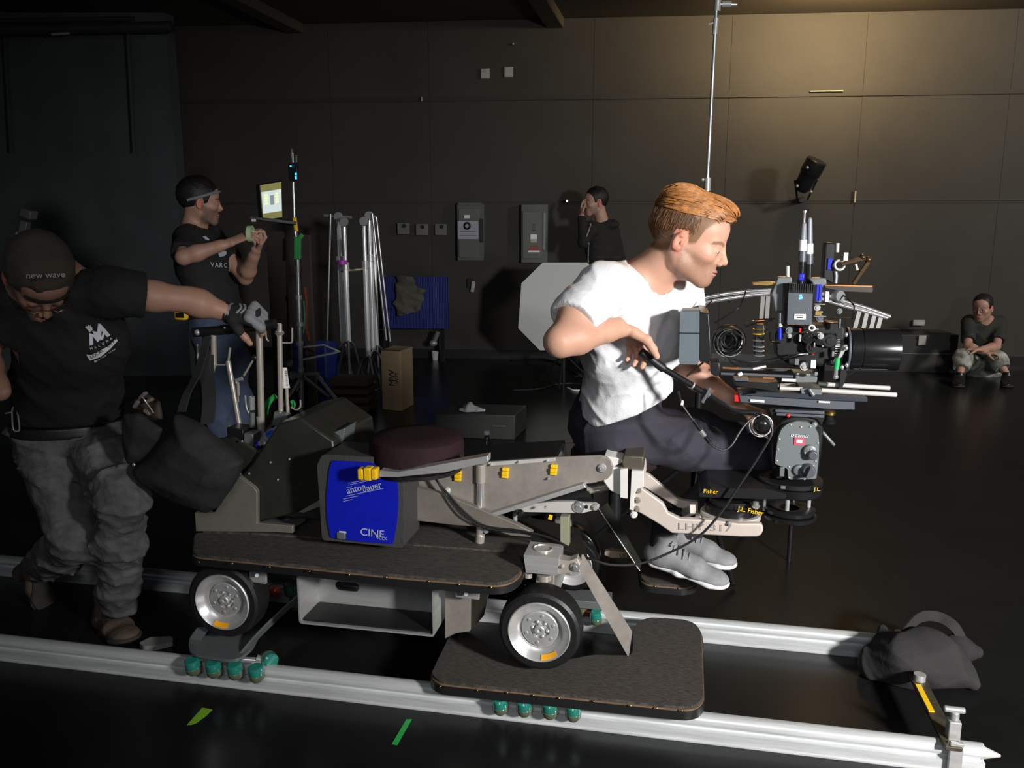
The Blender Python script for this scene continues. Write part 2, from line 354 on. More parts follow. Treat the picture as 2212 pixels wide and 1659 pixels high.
# ---- wheels
def wheel(c, r, wd, m_t, name='wheel', sgn=-1):
    c = Vector(c); ax = Vector((0, sgn, 0))
    wt = MB(); h = wd/2
    wt.lathe([(r*0.70, h*0.92), (r*0.74, h), (r*0.90, h*1.0), (r*0.97, h*0.86), (r, h*0.5), (r, -h*0.5), (r*0.97, -h*0.86), (r*0.9, -h), (r*0.7, -h), (r*0.66, -h*0.5), (r*0.66, h*0.5), (r*0.70, h*0.92)], c, ax, 72); t = wt.build('wheel', m_t, DL)
    b = MB(); b.lathe([(r*0.75, h*0.90), (r*0.755, h*1.06), (r*0.73, h*1.12), (r*0.68, h*1.0), (r*0.60, h*0.72), (r*0.52, h*0.52), (r*0.50, h*0.5), (r*0.48, h*0.32), (r*0.46, h*0.30), (r*0.44, h*0.5), (r*0.42, h*0.55), (r*0.24, h*0.58), (r*0.23, h*0.35), (r*0.13, h*0.35), (r*0.12, h*0.75), (r*0.10, h*0.8), (r*0.05, h*0.8), (r*0.04, h*0.7), (0, h*0.7)], c, ax, 72)
    b.build('rim', M_rim, t, 0, 30)
    for k in range(6):
        a = k*math.pi/3+0.35; q = c+Vector((math.cos(a), 0, math.sin(a)))*r*0.345+ax*h*0.56
        MB().cyl(q-ax*0.004, q+ax*0.003, r*0.04, n=8).build('wheel_bolt', M_steel, t, 0.0008)
    b = MB()
    for k in range(6):
        a = k*math.pi/3+0.35+0.5; q = c+Vector((math.cos(a), 0, math.sin(a)))*r*0.19+ax*h*0.42; b.ell(q, (r*0.06, 0.01, r*0.06), n=10)
    b.build('hub_flange', M_steel, t)
    return t
WR, RR = 0.128, 0.094
cf = V(1164, 1366, -0.005); crr = V(480, 1301, -0.005); cff = V(1222, 1203, 0.60); print('wheel centres', cf, crr, cff)
wz = (cf.z+crr.z)/2
wf = wheel((cf.x, 0.04, cf.z), WR, 0.09, M_rub); wr_ = wheel((crr.x, 0.04, crr.z), WR, 0.09, M_rub)
wheel((cff.x, 0.62, cff.z), WR, 0.08, M_gloss); wheel((crr.x, 0.62, wz), WR, 0.09, M_rub)
wheel((cf.x+0.03, 0.56, wz-0.01), 0.10, 0.05, M_gloss)
def sticker(c, ang, w_, r, par):
    b = MB(); P = []; yy = 0
    for k in range(9):
        a = R(ang-w_/2+w_*k/8); P.append(Vector((c.x+math.cos(a)*r*0.69, 0.04-0.0495, c.z+math.sin(a)*r*0.69)))
    Q = []
    for k in range(9):
        a = R(ang+w_/2-w_*k/8); Q.append(Vector((c.x+math.cos(a)*r*0.60, 0.04-0.036, c.z+math.sin(a)*r*0.60)))
    b.prism(P+Q, (0, -0.0012, 0)); b.build('orange_sticker', M_org, par)
sticker(crr, 262, 34, WR, wr_); sticker(cf, 292, 34, WR, wf)
# axles, steering legs
b = MB(); b.cyl((crr.x, 0.08, crr.z), (crr.x, 0.6, crr.z), 0.02); b.cyl((cf.x, 0.08, cf.z), (cf.x, 0.6, cf.z), 0.02); b.build('axle', M_steel, DL)
for cx, nm in ((crr.x, 0), (cf.x, 1)):
    MB().box((cx, 0.12, (ZD-0.04+wz)/2), (0.06, 0.035, ZD-0.04-wz+0.06)).build('steering_leg', M_alu, DL, 0.004)
    MB().box((cx, 0.52, (ZD-0.04+wz)/2), (0.06, 0.035, ZD-0.04-wz+0.06)).build('steering_leg', M_alu, DL, 0.004)
b = MB(); b.box((-0.95, 0.36, ZD-0.055), (1.05, 0.36, 0.06)); b.build('chassis', M_dark, DL, 0.006)
MB().bar(V(540, 1240, 0.02), V(576, 1245, 0.02), 0.012, 0.05).build('deck_bracket', M_steel, DL, 0.002)
MB().bar(V(985, 1272, 0.0), V(1036, 1278, 0.0), 0.012, 0.05).build('deck_bracket', M_steel, DL, 0.002)
b = MB(); b.cyl(V(555, 1243, 0.0), V(555, 1243, -0.012), 0.006); b.cyl(V(1007, 1283, -0.02), V(1007, 1283, -0.03), 0.006); b.build('deck_bolt', M_steel, DL)
plate('leg_plate', [(961, 1262), (1016, 1268), (1015, 1364), (985, 1368), (961, 1380)], 0.06, 0.075, M_alu)
plate('leg_side_plate', [(1016, 1268), (1060, 1262), (1045, 1330), (1016, 1364)], 0.075, 0.085, M_dark)
# ---- open tray under the deck
tr_y = 0.0
fl = V(646, 1347, tr_y); fr_ = V(939, 1373, tr_y); tlx = V(643, 1240, tr_y); tzx = fl.z
bk = H(697, 1305, fl.z); yb = max(0.12, min(bk.y, 0.45)); print('tray', fl, fr_, bk)
b = MB(); xl, xr, zb, zt = fl.x, fr_.x, fl.z, ZD-0.05
b.prism(rnd([Vector((xl, tr_y, zt)), Vector((xl, tr_y, zb)), Vector((xr, tr_y, zb)), Vector((xr, tr_y, zt)), Vector((xr-0.006, tr_y, zt)), Vector((xr-0.006, tr_y, zb+0.006)), Vector((xl+0.006, tr_y, zb+0.006)), Vector((xl+0.006, tr_y, zt))], [0, 0.012, 0.012, 0, 0, 0.008, 0.008, 0], 4), (0, yb-tr_y, 0))
tray = b.build('open_tray', M_steel, DL, 0)
ts = V(751, 1266, yb); sl = []
for k in range(24):
    a = 2*math.pi*k/24; sl.append(Vector((ts.x+math.copysign(0.026, math.cos(a))+math.cos(a)*0.017, yb-0.004, ts.z+math.sin(a)*0.017)))
b = MB(); b.prism([Vector((xl, yb-0.004, zb)), Vector((xr, yb-0.004, zb)), Vector((xr, yb-0.004, zt)), Vector((xl, yb-0.004, zt))], (0, 0.004, 0), [sl]); b.build('tray_back', M_steel, tray)
MB().box(((xl+xr)/2, (tr_y+yb)/2, zb+0.010), (xr-xl-0.02, yb-tr_y-0.02, 0.006)).build('tray_mat', M_rub, tray)
# ---- rear body
plate('rear_plate', [(420, 1107), (463, 1107), (486, 1073), (516, 1029), (548, 1053), (555, 1063), (555, 1130), (632, 1136), (632, 1152), (597, 1150), (423, 1148)], 0.12, 0.14, mat('olive_grey_plate', (0.17, 0.165, 0.135), 0.5, 0.2, 0.05, 60, 0.12, 12), 0.002)
b = MB(); p = PH([(553, 1130), (632, 1136), (660, 1120), (600, 1112)], ZD+0.03); b.prism(p, (0, 0, -0.012)); q = H(620, 1121, ZD+0.03); b.torus(q, Z, 0.011, 0.003); b.build('foot_plate', M_lgrey, DL, 0.002)
b = MB()
for yy in (0.142,):
    b.prism(PV([(516, 1030), (545, 1000), (600, 915), (650, 903), (720, 952), (735, 1075), (690, 1085), (640, 1108), (556, 1130), (500, 1130), (470, 1110)], yy), (0, 0.36, 0))
b.build('body_cover', M_dark, DL, 0.008)
b = MB(); b.prism(PV([(470, 948), (500, 945), (570, 985), (700, 1010), (700, 1030), (560, 1065), (500, 1000)], 0.16), (0, 0.02, 0)); b.build('cover_flange', M_dark, DL, 0.003)
b = MB(); b.prism(PV([(645, 1106), (702, 1073), (702, 1090), (655, 1108)], 0.13), (0, 0.012, 0)); b.build('cover_bracket', M_alu, DL, 0.001)
for q in ((538, 1023), (545, 1050), (553, 1118), (523, 953), (584, 999), (625, 992), (600, 1036)):
    MB().ell(V(*q, 0.14), (0.004, 0.004, 0.004), n=8).build('cover_screw', M_steel, DL)
b = MB(); b.prism(PV([(716, 935), (745, 925), (735, 985), (705, 1000)], 0.2), (0, 0.1, 0)); b.build('fin_plate', M_lgrey, DL, 0.002)
# ---- handle posts
yh = 0.30
hd = lambda a, b_, y=yh: V(*zH(a, b_), y)
def post(pts, r, y=yh, name='post', m=M_nick, sm=0, n=16):
    b = MB(); b.tube([hd(a, c, y) for a, c in pts], r, n, sm=sm); return b.build(name, m, DL)
post([(705, 290), (735, 1450)], 0.0118); post([(715, 1150), (737, 1470)], 0.0128, 0.299, 'post_sleeve')
post([(268, 360), (275, 640), (225, 800), (235, 900)], 0.0105); post([(410, 620), (525, 1270)], 0.0088)
post([(900, 265), (915, 1170)], 0.0095, 0.36); post([(960, 690), (985, 1170)], 0.0065, 0.38)
b = MB(); b.cyl(hd(900, 262, 0.36), hd(901, 322, 0.36), 0.0085); b.lathe([(0, -.006), (.014, -.006), (.017, 0), (.014, .006), (0, .006)], hd(901, 352, 0.36), Z, 24); b.build('post_cap', M_chrome, DL)
b = MB(); b.cyl(hd(985, 1120, 0.38), hd(985, 1150, 0.38), 0.010); b.build('post_collar', M_nick, DL)
post([(430, 490), (412, 630)], 0.004, name='hook_rod', n=8); post([(285, 655), (405, 655)], 0.0028, name='hook_rod', n=8)
post([(1022, 300), (1022, 425), (1000, 445), (930, 445)], 0.0032, 0.36, 'hook_rod', n=8, sm=3); post([(770, 330), (776, 400), (800, 430)], 0.0032, 0.36, 'hook_rod', n=8, sm=3)
post([(120, 458), (120, 590), (140, 635)], 0.004, name='hook_rod', n=8); post([(1100, 990), (1100, 1060), (1060, 1085), (1010, 1060)], 0.003, 0.40, 'hook_rod', n=8, sm=3)
b = MB(); b.tube([hd(80, 345), hd(300, 330), hd(560, 300), hd(860, 262)], 0.0165, 20); hb = b.build('handlebar', M_rub, DL)
b = MB(); b.ell(hd(118, 345, 0.288), (0.011, 0.011, 0.011)); b.build('handlebar_end', M_steel, hb)
b = MB(); b.ell(hd(378, 302, 0.285), (0.006, 0.006, 0.006)); b.build('handlebar_stud', M_chrome, hb)
b = MB(); b.ell(hd(665, 585), (0.013, 0.012, 0.011)); kn = b.build('lever_knob', M_blk, DL)
post([(645, 615), (560, 760)], 0.004, name='lever_rod', n=8); post([(545, 785), (490, 805), (500, 830)], 0.007, name='lever_joint', m=M_steel, n=10); post([(505, 825), (515, 1010)], 0.005, name='lever_rod', n=8)
b = MB(); N = 160; c0, c1 = hd(635, 960, 0.28), hd(637, 1090, 0.28)
b.tube([c0.lerp(c1, k/N)+Vector((math.cos(k*0.5)*0.010, math.sin(k*0.5)*0.010, 0)) for k in range(N)], 0.0016, 6); b.build('coil_spring', M_steel, DL)
b = MB(); b.tube([hd(570, 945, .28), hd(585, 1060, .28), hd(615, 1130, .28), hd(640, 1135, .28)], 0.006, 10, sm=4); b.cyl(hd(640, 1110, .28), hd(642, 1250, .28), 0.010); b.build('spring_holder', M_lgrey, DL)
b = MB(); b.bar(hd(450, 1290, .26), hd(600, 1310, .26), 0.07, 0.045); b.build('valve_block', M_blk, DL, 0.003)
b = MB(); b.bar(hd(600, 1370, .25), hd(690, 1380, .25), 0.06, 0.06); b.build('valve_block', M_lgrey, DL, 0.003)
b = MB(); b.bar(hd(375, 1385, .24), hd(530, 1390, .24), 0.03, 0.03); b.build('lug_plate', M_lgrey, DL, 0.002)
b = MB(); b.prism([hd(400, 1230, .24), hd(425, 1235, .24), hd(425, 1300, .24), hd(398, 1300, .24)], (0, .01, 0)); b.build('lug_plate', M_lgrey, DL, 0.001)
MB().tube([hd(860, 955, .44), hd(800, 1010, .44), (hd(770, 1080, .44)), hd(765, 1150, .44)], 0.011, 10, sm=5).build('green_hose', mat('green_hose', (0.04, 0.45, 0.1), 0.4), DL)
MB().tube([hd(1015, 1000, .44), hd(1035, 1030, .44), hd(1030, 1060, .44)], 0.008, 8, sm=5).build('green_hose', MATS['green_hose'], DL)
b = MB(); b.bar(hd(860, 1160, .34), hd(990, 1190, .34), 0.03, 0.05); b.cyl(hd(880, 1110, .33), hd(840, 1230, .33), 0.005); b.cyl(hd(905, 1170, .32), hd(905, 1280, .32), 0.006); b.build('pedal_linkage', M_lgrey, DL, 0.002)
b = MB(); b.prism([hd(935, 682, .37), hd(965, 682, .37), hd(998, 878, .37), hd(940, 880, .37)], (0, .003, 0)); lb = b.build('paper_label', M_wht, DL)
for k_ in range(8): MB().box(hd(962+k_*1.6, 715+k_*19, .3685), (.0075 if k_ % 2 else .005, .0008, .0022)).build('label_print', M_blk, lb)
# ---- turret seat on its bracket
sc = V(897, 1000, 0.12); s_z = sc.z; print('seat', sc, pxm(sc))
rs = 0.150
b = MB(); b.lathe([(0, 0.0), (rs*0.90, 0.0), (rs*0.99, 0.010), (rs, 0.03), (rs, 0.072), (rs*0.975, 0.088), (rs*0.90, 0.097), (rs*0.5, 0.102), (0, 0.103)], (sc.x, 0.14, s_z-0.01), Z, 64); st = b.build('seat_cushion', M_leather, DL)
b = MB(); b.lathe([(0, 0), (rs*0.96, 0), (rs*0.96, 0.012), (0, 0.012)], (sc.x, 0.14, s_z-0.022), Z, 64); b.build('seat_base', M_blk, st)
b = MB(); b.prism([V(820, 1016, -.03), V(860, 1020, -.03), V(1053, 985, -.03), V(1053, 999, -.03), V(960, 1021, -.03), V(858, 1031, -.03), V(818, 1031, -.03)], (0, 0.045, 0)); b.build('seat_bracket', M_steel, DL, 0.002)
b = MB()
for px, wpx in ((782, 12), (797, 16), (811, 12)): b.box(V(px, 1022, -0.03), (wpx/680, 0.034, 0.034 if wpx < 14 else 0.040))
b.build('bracket_knob', M_yel, DL, 0.004)
MB().tube([V(735, 990, .1), V(750, 982, .1), V(775, 984, .1), V(790, 990, .1)], 0.007, 8, sm=4).build('cable_stub', M_blk, DL)
MB().box(V(776, 988, .09), (0.025, 0.02, 0.012)).build('cable_plug', M_brass, DL, 0.002)
yp = 0.05
pb = H(1037, 1172, ZD+0.006); print('post base y', pb)
yp = pb.y
MB().cyl(V(1036, 1172, yp), V(1038, 1154, yp), 0.0150).build('seat_post_foot', M_nick, DL, 0.002)
MB().cyl(V(1036, 1156, yp), V(1038, 1040, yp), 0.0115).build('seat_post', M_chrome, DL)
MB().cyl(V(1038, 1043, yp), V(1038, 1003, yp), 0.0150).build('seat_post_collar', M_nick, DL, 0.002)
MB().ell(V(1050, 1146, yp), (0.01, 0.01, 0.01)).build('post_lock_knob', M_steel, DL)
# ---- lifting arm
ya, yb2 = 0.20, 0.42
plate('lower_arm_plate', [zA(*q) for q in ((560, 455), (800, 520), (1000, 600), (1290, 720), (1385, 770), (1370, 800), (1240, 790), (1060, 735), (860, 720), (620, 692), (560, 690))], 0.17, 0.195, mat('arm_plate_grey', (0.24, 0.215, 0.185), 0.45, 0.4, 0.05, 60, 0.18, 9), 0.002)
plate('lower_arm_plate', [zA(*q) for q in ((560, 455), (1290, 720), (1385, 770), (1370, 800), (1060, 735), (620, 692), (560, 690))], 0.43, 0.45, M_alu, 0.002)
ap = plate('arm_side_plate', [zA(*q) for q in ((540, 410), (740, 365), (900, 333), (1085, 300), (1535, 270), (1830, 258), (1875, 268), (1905, 295), (1918, 335), (1912, 380), (1880, 415), (1800, 438), (1720, 450), (1150, 655), (1000, 605), (540, 450))], ya, ya+0.012, M_alu, 0.002)
plate('arm_side_plate', [zA(*q) for q in ((540, 410), (1085, 300), (1560, 240), (1600, 180), (1850, 163), (1900, 180), (1935, 215), (1935, 300), (1800, 400), (1150, 655), (540, 450))], yb2-0.012+0.03, yb2+0.03, M_alu, 0.002)
b = MB(); b.prism([V(*zA(*q), ya+0.012) for q in ((600, 390), (900, 330), (1085, 296), (1535, 272), (1535, 300), (1100, 330), (600, 430))], (0, 0.225, 0)); b.build('arm_top_cover', M_blk, DL, 0.002)
plate('arm_cover_flange', [zA(*q) for q in ((1088, 303), (1535, 273), (1535, 296), (1095, 328))], ya-0.003, ya, M_alub, 0.0005)
plate('arm_gusset', [zA(*q) for q in ((1535, 270), (1597, 182), (1610, 265))], yb2+0.01, yb2+0.018, M_alu, 0.0005)
for q in ((888, 395), (1202, 375), (1524, 355)):
    b = MB(); c = V(*zA(*q), ya-0.006); b.box(c, (0.022, 0.016, 0.012), (0, 0.06, 0)); b.box(c+Vector((0.001, 0.002, 0.0125)), (0.022, 0.012, 0.011), (0, 0.06, 0)); b.box(c+Vector((-0.001, 0.002, -0.0115)), (0.022, 0.012, 0.010), (0, 0.06, 0)); b.build('cable_clip', M_yel, DL, 0.002)
def bolt(px, py, y, r, name='bolt', m=M_steel):
    c = V(px, py, y); b = MB(); b.lathe([(0, .012), (r*.45, .012), (r*.5, .008), (r*.8, .008), (r, .004), (r*1.05, 0)], c, (0, -1, 0), 24); return b.build(name, m, DL)
bolt(*zA(1843, 340), ya, 0.014); bolt(*zA(818, 490), ya, 0.011, m=M_alub)
for q in ((1110, 318), (1292, 300), (1480, 292), (1490, 410), (1470, 600)): bolt(*zA(*q), ya-0.002, 0.004)
plate('hydraulic_ram_strip', [zA(*q) for q in ((1105, 642), (1720, 446), (1742, 472), (1150, 659))], 0.175, 0.2, M_steel, 0.002)
b = MB(); b.cyl(V(*zA(1200, 650), .3), V(*zA(1770, 500), .3), 0.028); b.build('hydraulic_cylinder', M_blk, DL)
b = MB(); b.cyl(V(*zA(1750, 485), .29), V(*zA(1900, 455), .29), 0.015); b.cyl(V(*zA(1822, 468), .29), V(*zA(1832, 466), .29), 0.019); b.build('ram_rod', M_nick, DL)
plate('levelling_link', [zA(*q) for q in ((1230, 596), (1530, 563), (1650, 563), (1700, 572), (1800, 576), (1826, 592), (1822, 612), (1790, 622), (1715, 640), (1310, 632), (1230, 625))], 0.24, 0.255, M_alub, 0.002, r=0.003)
bolt(*zA(1690, 600), 0.24, 0.020, 'pivot_bolt', M_chrome); bolt(*zA(1742, 597), 0.24, 0.006, 'bolt', M_blk); bolt(*zA(1798, 600), 0.24, 0.011); bolt(*zA(1303, 638), 0.23, 0.012, 'bolt', M_blk)
MB().cyl(V(*zA(1267, 630), .26), V(*zA(1267, 710), .26), 0.008).build('pillar', M_steel, DL)
MB().bar(V(1221, 1112, .26), V(1221, 1175, .26), 0.034, 0.03).build('pillar', mat('khaki_paint', (0.26, 0.26, 0.18), 0.5), DL, 0.002)
MB().bar(V(1188, 1122, .2), V(1190, 1113, .2), 0.006, 0.012).build('valve_tap', M_yel, DL)
b = MB(); b.prism(PH([(880, 1125), (1135, 1165), (1270, 1200), (1250, 1140), (1000, 1085)], ZD-0.01), (0, 0, -0.02)); b.build('chassis_deck', M_dark, DL, 0.003)
# ---- head of the arm: pivot casting, levelling block
W_c = mat('white_grey_casting', (0.74, 0.72, 0.68), 0.45, 0.15, 0.02, 60, 0.05, 12)
plate('pivot_casting', [zA(*q) for q in ((1860, 258), (1960, 280), (1990, 300), (1918, 335), (2015, 345), (2015, 520), (1950, 518), (1895, 490), (1855, 435), (1850, 300))], 0.215, 0.40, W_c, 0.003)
b = MB(); b.lathe([(0.016, 0), (0.016, 0.02), (0.034, 0.02), (0.036, 0.0)], V(*zA(1885, 232), yb2-0.01), (0, -1, 0), 40); b.build('pivot_ring', W_c, DL)
MB().cyl(V(*zA(1893, 248), 0.36), V(*zA(1893, 248), 0.43), 0.013).build('pivot_pin', M_nick, DL)
plate('clamp_block', [zA(*q) for q in ((1990, 262), (2120, 268), (2120, 362), (1985, 345), (1975, 300))], 0.2, 0.42, mat('bronze_grey_block', (0.17, 0.145, 0.115), 0.4, 0.6, 0.03, 40, 0.1, 10), 0.003)
plate('swivel_block', [zA(*q) for q in ((1966, 348), (2014, 348), (2014, 545), (1966, 540))], 0.19, 0.22, W_c, 0.002)
plate('swivel_gasket', [zA(*q) for q in ((2014, 350), (2032, 350), (2030, 600), (2014, 600))], 0.2, 0.40, M_blk, 0.001)
plate('swivel_block', [zA(*q) for q in ((2040, 358), (2122, 364), (2122, 470), (2080, 480), (2060, 520), (2055, 625), (2026, 620), (2034, 500))], 0.185, 0.42, W_c, 0.002)
bolt(*zA(2055, 648), 0.2, 0.012, 'bolt', W_c)
# ---- yoke plates
W_y = mat('bead_blasted_plate', (0.60, 0.52, 0.46), 0.5, 0.25, 0.02, 80, 0.06, 14)
yk = plate('yoke_plate', [z6(*q) for q in ((985, 545), (1000, 530), (1060, 535), (1220, 650), (1255, 720), (1350, 765), (1600, 775), (1780, 800), (1940, 800), (1962, 812), (1966, 850), (1950, 885), (1920, 897), (1800, 898), (1285, 872), (1180, 800), (1020, 705), (985, 680))], 0.2, 0.225, W_y, 0.004)
plate('yoke_plate', [z6(*q) for q in ((1068, 405), (1120, 440), (1320, 610), (1370, 628), (1480, 640), (1480, 705), (1330, 680), (1230, 620), (1060, 520))], 0.42, 0.445, W_y, 0.003)
for q in ((1033, 550), (1028, 622), (1023, 688)): bolt(*z6(*q), 0.2, 0.0095, 'bolt', M_alu)
text('LHY-317', V(*z6(1528, 830), 0.1985), V(1600, 1136, .2)-V(1450, 1130, .2), Z, 0.030, mat('engraved_text', (0.30, 0.26, 0.24), 0.6), DL, sx=1.5)
bolt(*z6(1712, 797), 0.2, 0.008, 'bolt', M_steel)
b = MB(); b.cyl(V(*z6(1480, 760), .23), V(*z6(1480, 720), .43), 0.010); b.bar(V(*z6(1440, 690), .25), V(*z6(1380, 720), .43), 0.02, 0.03); b.build('yoke_cross_bar', M_nick, DL, 0.002)
# head turntable ring held by the yoke
hc = V(1560, 1120, 0.31); print('turntable', hc)
def disc(name, px, py, y, r, h, m, n=64, prof=None, par=None):
    c = V(px, py, y); b = MB(); b.lathe(prof or [(0, -h/2), (r*0.98, -h/2), (r, -h/2+0.002), (r, h/2-0.002), (r*0.98, h/2), (0, h/2)], c, Z, n); return b.build(name, m, par or DL), c
disc('turntable_ring', 1578, 1110, 0.31, 0.094, 0.016, M_alub)
tt, c = disc('turntable', 1580, 1096, 0.32, 0.084, 0.030, M_blkm)
disc('turntable_cap', 1582, 1080, 0.32, 0.072, 0.02, M_blk)
b = MB(); c2 = V(1632, 1096, 0.24); b.lathe([(0, 0), (.012, 0), (.014, .006), (.009, .010), (.009, .018), (0, .02)], c2, Z, 16); b.build('lock_bolt', M_chrome, DL)
text('J.L. Fisher', V(1622, 1104, 0.232), V(1655, 1112, .232)-V(1600, 1101, .232), Z, 0.022, M_yel, DL, sx=0.9)
# offset riser plate reaching to the camera head
b = MB(); b.prism(rnd([V(1512, 1064, .2), V(1530, 1054, .2), V(1655, 1056, .2), V(1700, 1068, .2), V(1698, 1078, .2), V(1640, 1078, .2), V(1510, 1074, .2)], 0.006), (0, 0.2, 0)); b.build('offset_riser', M_blk, DL, 0.006)
b = MB()
text('Fisher', V(1535, 1062, 0.197), X, Z, 0.018, M_yel, DL)
# ---- front steering knuckle
ks = MB(); ks.prism(rnd([V(1131, 1198, .02), V(1207, 1206, .02), V(1204, 1243, .02), V(1136, 1237, .02)], 0.002), (0, 0.11, 0)); ks.build('steering_box', M_steel, DL, 0.003)
b = MB(); q = V(1173, 1186, .08); b.lathe([(0, -.003), (.026, -.003), (.028, 0.003), (.030, 0.003), (.030, -.01)], q+Vector((0, 0, 0.002)), Z, 32); b.build('kingpin_cap', M_nick, DL)
plate('steering_lug', [(1204, 1208), (1230, 1212), (1246, 1206), (1254, 1218), (1250, 1234), (1232, 1238), (1204, 1242)], 0.03, 0.07, mat('bead_plate2', (0.45, 0.41, 0.36), 0.45, 0.4), 0.002)
bolt(1243, 1224, 0.03, 0.015, 'pivot_bolt', M_chrome); bolt(1215, 1223, 0.03, 0.006)
b = MB(); b.cyl(V(1141, 1238, .05), V(1141, 1247, .05), 0.012); b.build('bolt', M_nick, DL)
b = MB(); b.cyl(V(1176, 1240, .05), V(1176, 1252, .05), 0.022); b.build('bolt', M_nick, DL)
a0, a1 = V(1256, 1198, .05), V(1254, 1236, .05); b0, b1 = H(1363, 1367, .135), H(1356, 1418, .135)
b0 = V(1363, 1366, H(1356, 1418, .135).y)
b = MB(); b.prism([a0, b0, V(1356, 1418, b0.y), a1], (0.004, 0.008, 0)); b.build('brace_bar', M_alu, DL, 0.001)
b = MB(); b.prism([V(1293, 1098, .46), V(1312, 1086, .46), V(1386, 1216, .46), V(1382, 1232, .46)], (0, 0.008, 0)); b.build('brace_bar', M_dark, DL, 0.001)
b = MB(); b.tube([V(1293, 1099, .455), V(1382, 1233, .455)], 0.0018, 6); b.build('brace_edge', M_alub, DL)
b = MB(); b.prism([V(*z6(*q), .7) for q in ((780, 1010), (830, 1000), (950, 1018), (950, 1055), (835, 1058), (780, 1035))], (0, .03, 0)); b.build('far_arm_link', mat('pale_wood_plate', (0.42, 0.33, 0.23), 0.6), DL, 0.002)
text('OS', V(*z6(915, 1040), .698), X, Z, 0.018, M_blk, DL)
# ---- track trucks with skateboard wheels
def truck_wheel(px, py, y, r=0.023, ax=(0, -0.2, 0.98), m=M_green):
    c = V(px, py, y); ax = Vector(ax).normalized(); h = 0.021
    b = MB(); b.lathe([(0.010, -h), (r*0.80, -h), (r*0.95, -h*.8), (r, -h*.35), (r, h*.35), (r*.95, h*.8), (r*.75, h), (0, h)], c, ax, 32); o = b.build('truck_wheel', m, DL)
    b = MB(); b.lathe([(0, -h*1.5), (r*.75, -h*1.5), (r*1.02, -h*1.0), (r*1.04, -h*.3), (r*.9, -h*.1)], c, ax, 32); b.build('wheel_face', M_amber, o)
    return o
for q in ((1080, 1520), (1132, 1524), (1187, 1529), (1238, 1534)): truck_wheel(*q, -0.053)
for q in ((416, 1436), (461, 1441), (507, 1445), (553, 1451)): truck_wheel(*q, -0.055, 0.025)
truck_wheel(582, 1425, 0.02, 0.026, (0.75, -0.6, 0.1)); truck_wheel(1287, 1331, 0.56, 0.022); truck_wheel(1268, 1322, 0.6, 0.018, (1, 0, 0), M_redu); truck_wheel(592, 1277, 0.5, 0.022, (1, -0.3, 0), M_redu); truck_wheel(627, 1270, 0.55, 0.026); truck_wheel(640, 1300, 0.55, 0.026, m=M_amber)
b = MB(); b.prism(rnd(PH([(407, 1398), (409, 1376), (428, 1354), (565, 1362), (545, 1400), (515, 1424), (490, 1425), (418, 1413)], 0.125), 0.02), (0, 0, -0.01)); b.build('truck_plate', M_lgrey, DL, 0.002)
b = MB(); b.prism([V(409, 1398, .03), V(411, 1375, .03), V(425, 1356, .03), V(455, 1355, .03), V(420, 1400, .03)], (0, 0.008, 0)); b.build('truck_cradle', M_lgrey, DL, 0.002)
b = MB(); b.bar(V(418, 1419, -.02), V(500, 1431, -.02), 0.018, 0.018); b.build('truck_beam', M_steel, DL, 0.003)
b = MB(); b.cyl(V(500, 1424, -0.02), V(575, 1427, 0.02), 0.010); b.cyl(V(553, 1422, 0.01), V(574, 1430, 0.02), 0.014); b.build('truck_axle', M_chrome, DL)
st = [V(500, 1428, -.015), V(516, 1424, -.012), V(531, 1403, 0.0), V(570, 1360, .08), V(644, 1290, .22)]
b = MB(); b.ribbon(st, .034, .007, (0.35, -0.3, 0.9))
b.build('truck_strap', M_lgrey, DL)
b = MB(); b.bar(V(1050, 1500, 0.0), V(1262, 1520, 0.0), 0.02, 0.02); b.build('truck_beam', M_steel, DL, 0.003)
b = MB(); b.box((cf.x, 0.04, 0.118), (0.34, 0.14, 0.012)); b.build('truck_plate', M_lgrey, DL, 0.002)
b = MB(); b.box((cf.x, 0.62, 0.115), (0.34, 0.10, 0.03)); b.build('truck_plate', M_lgrey, DL, 0.002)
b = MB(); b.box((crr.x, 0.62, 0.115), (0.34, 0.10, 0.03)); b.build('truck_plate', M_lgrey, DL, 0.002)
pdl = tag(MB().prism(rnd([H(*q, 0.02) for q in ((300, 1388), (325, 1376), (372, 1374), (374, 1386), (340, 1394), (310, 1396))], 0.01), (0, 0, -0.018)).build('ratchet_strap_handle', M_steel, bev=0.003), 'small metal handle lying on floor beside the standing boot', 'handle')
# ================================================================ fluid head on the dolly
C1 = lambda a, b: (1440+a*.2441, 430+b*.2441)
C2 = lambda a, b: (1440+a*.2441, 750+b*.2441)
PZ = lambda a, b: (1150+a*.2486, 700+b*.2486)
YC = 0.31
HD = thing('fluid_head', 'grey fluid camera head with long black pan handle, carrying the film camera', 'camera head', V(1707, 1116, YC))
def part(b, name, m, par, bev=0.0, ang=35): return b.build(name, m, par, bev, ang)
def discp(name, px, py, y, r, h, m, par, n=56):
    c = V(px, py, y); b = MB(); e = min(0.003, h*0.3); b.lathe([(0, -h/2), (r-e, -h/2), (r, -h/2+e), (r, h/2-e), (r-e, h/2), (0, h/2)], c, Z, n); return b.build(name, m, par)
discp('base_ring', 1705, 1112, YC, 0.083, 0.014, M_blkm, HD)
b = MB(); b.lathe([(0.03, 0), (0.075, 0), (0.078, 0.012), (0.06, 0.018), (0.03, 0.012)], V(1705, 1104, YC), Z, 48); part(b, 'riser_bowl', M_blk, HD)
for px, yy in ((1651, 0.31), (1746, 0.31), (1700, 0.24), (1712, 0.38)):
    b = MB(); c = V(px, 1100, yy); t = V(1705, 1056, YC); b.cyl((c.x, yy, c.z-0.004), (c.x, yy, t.z), 0.0065); part(b, 'riser_rod', M_steel, HD)
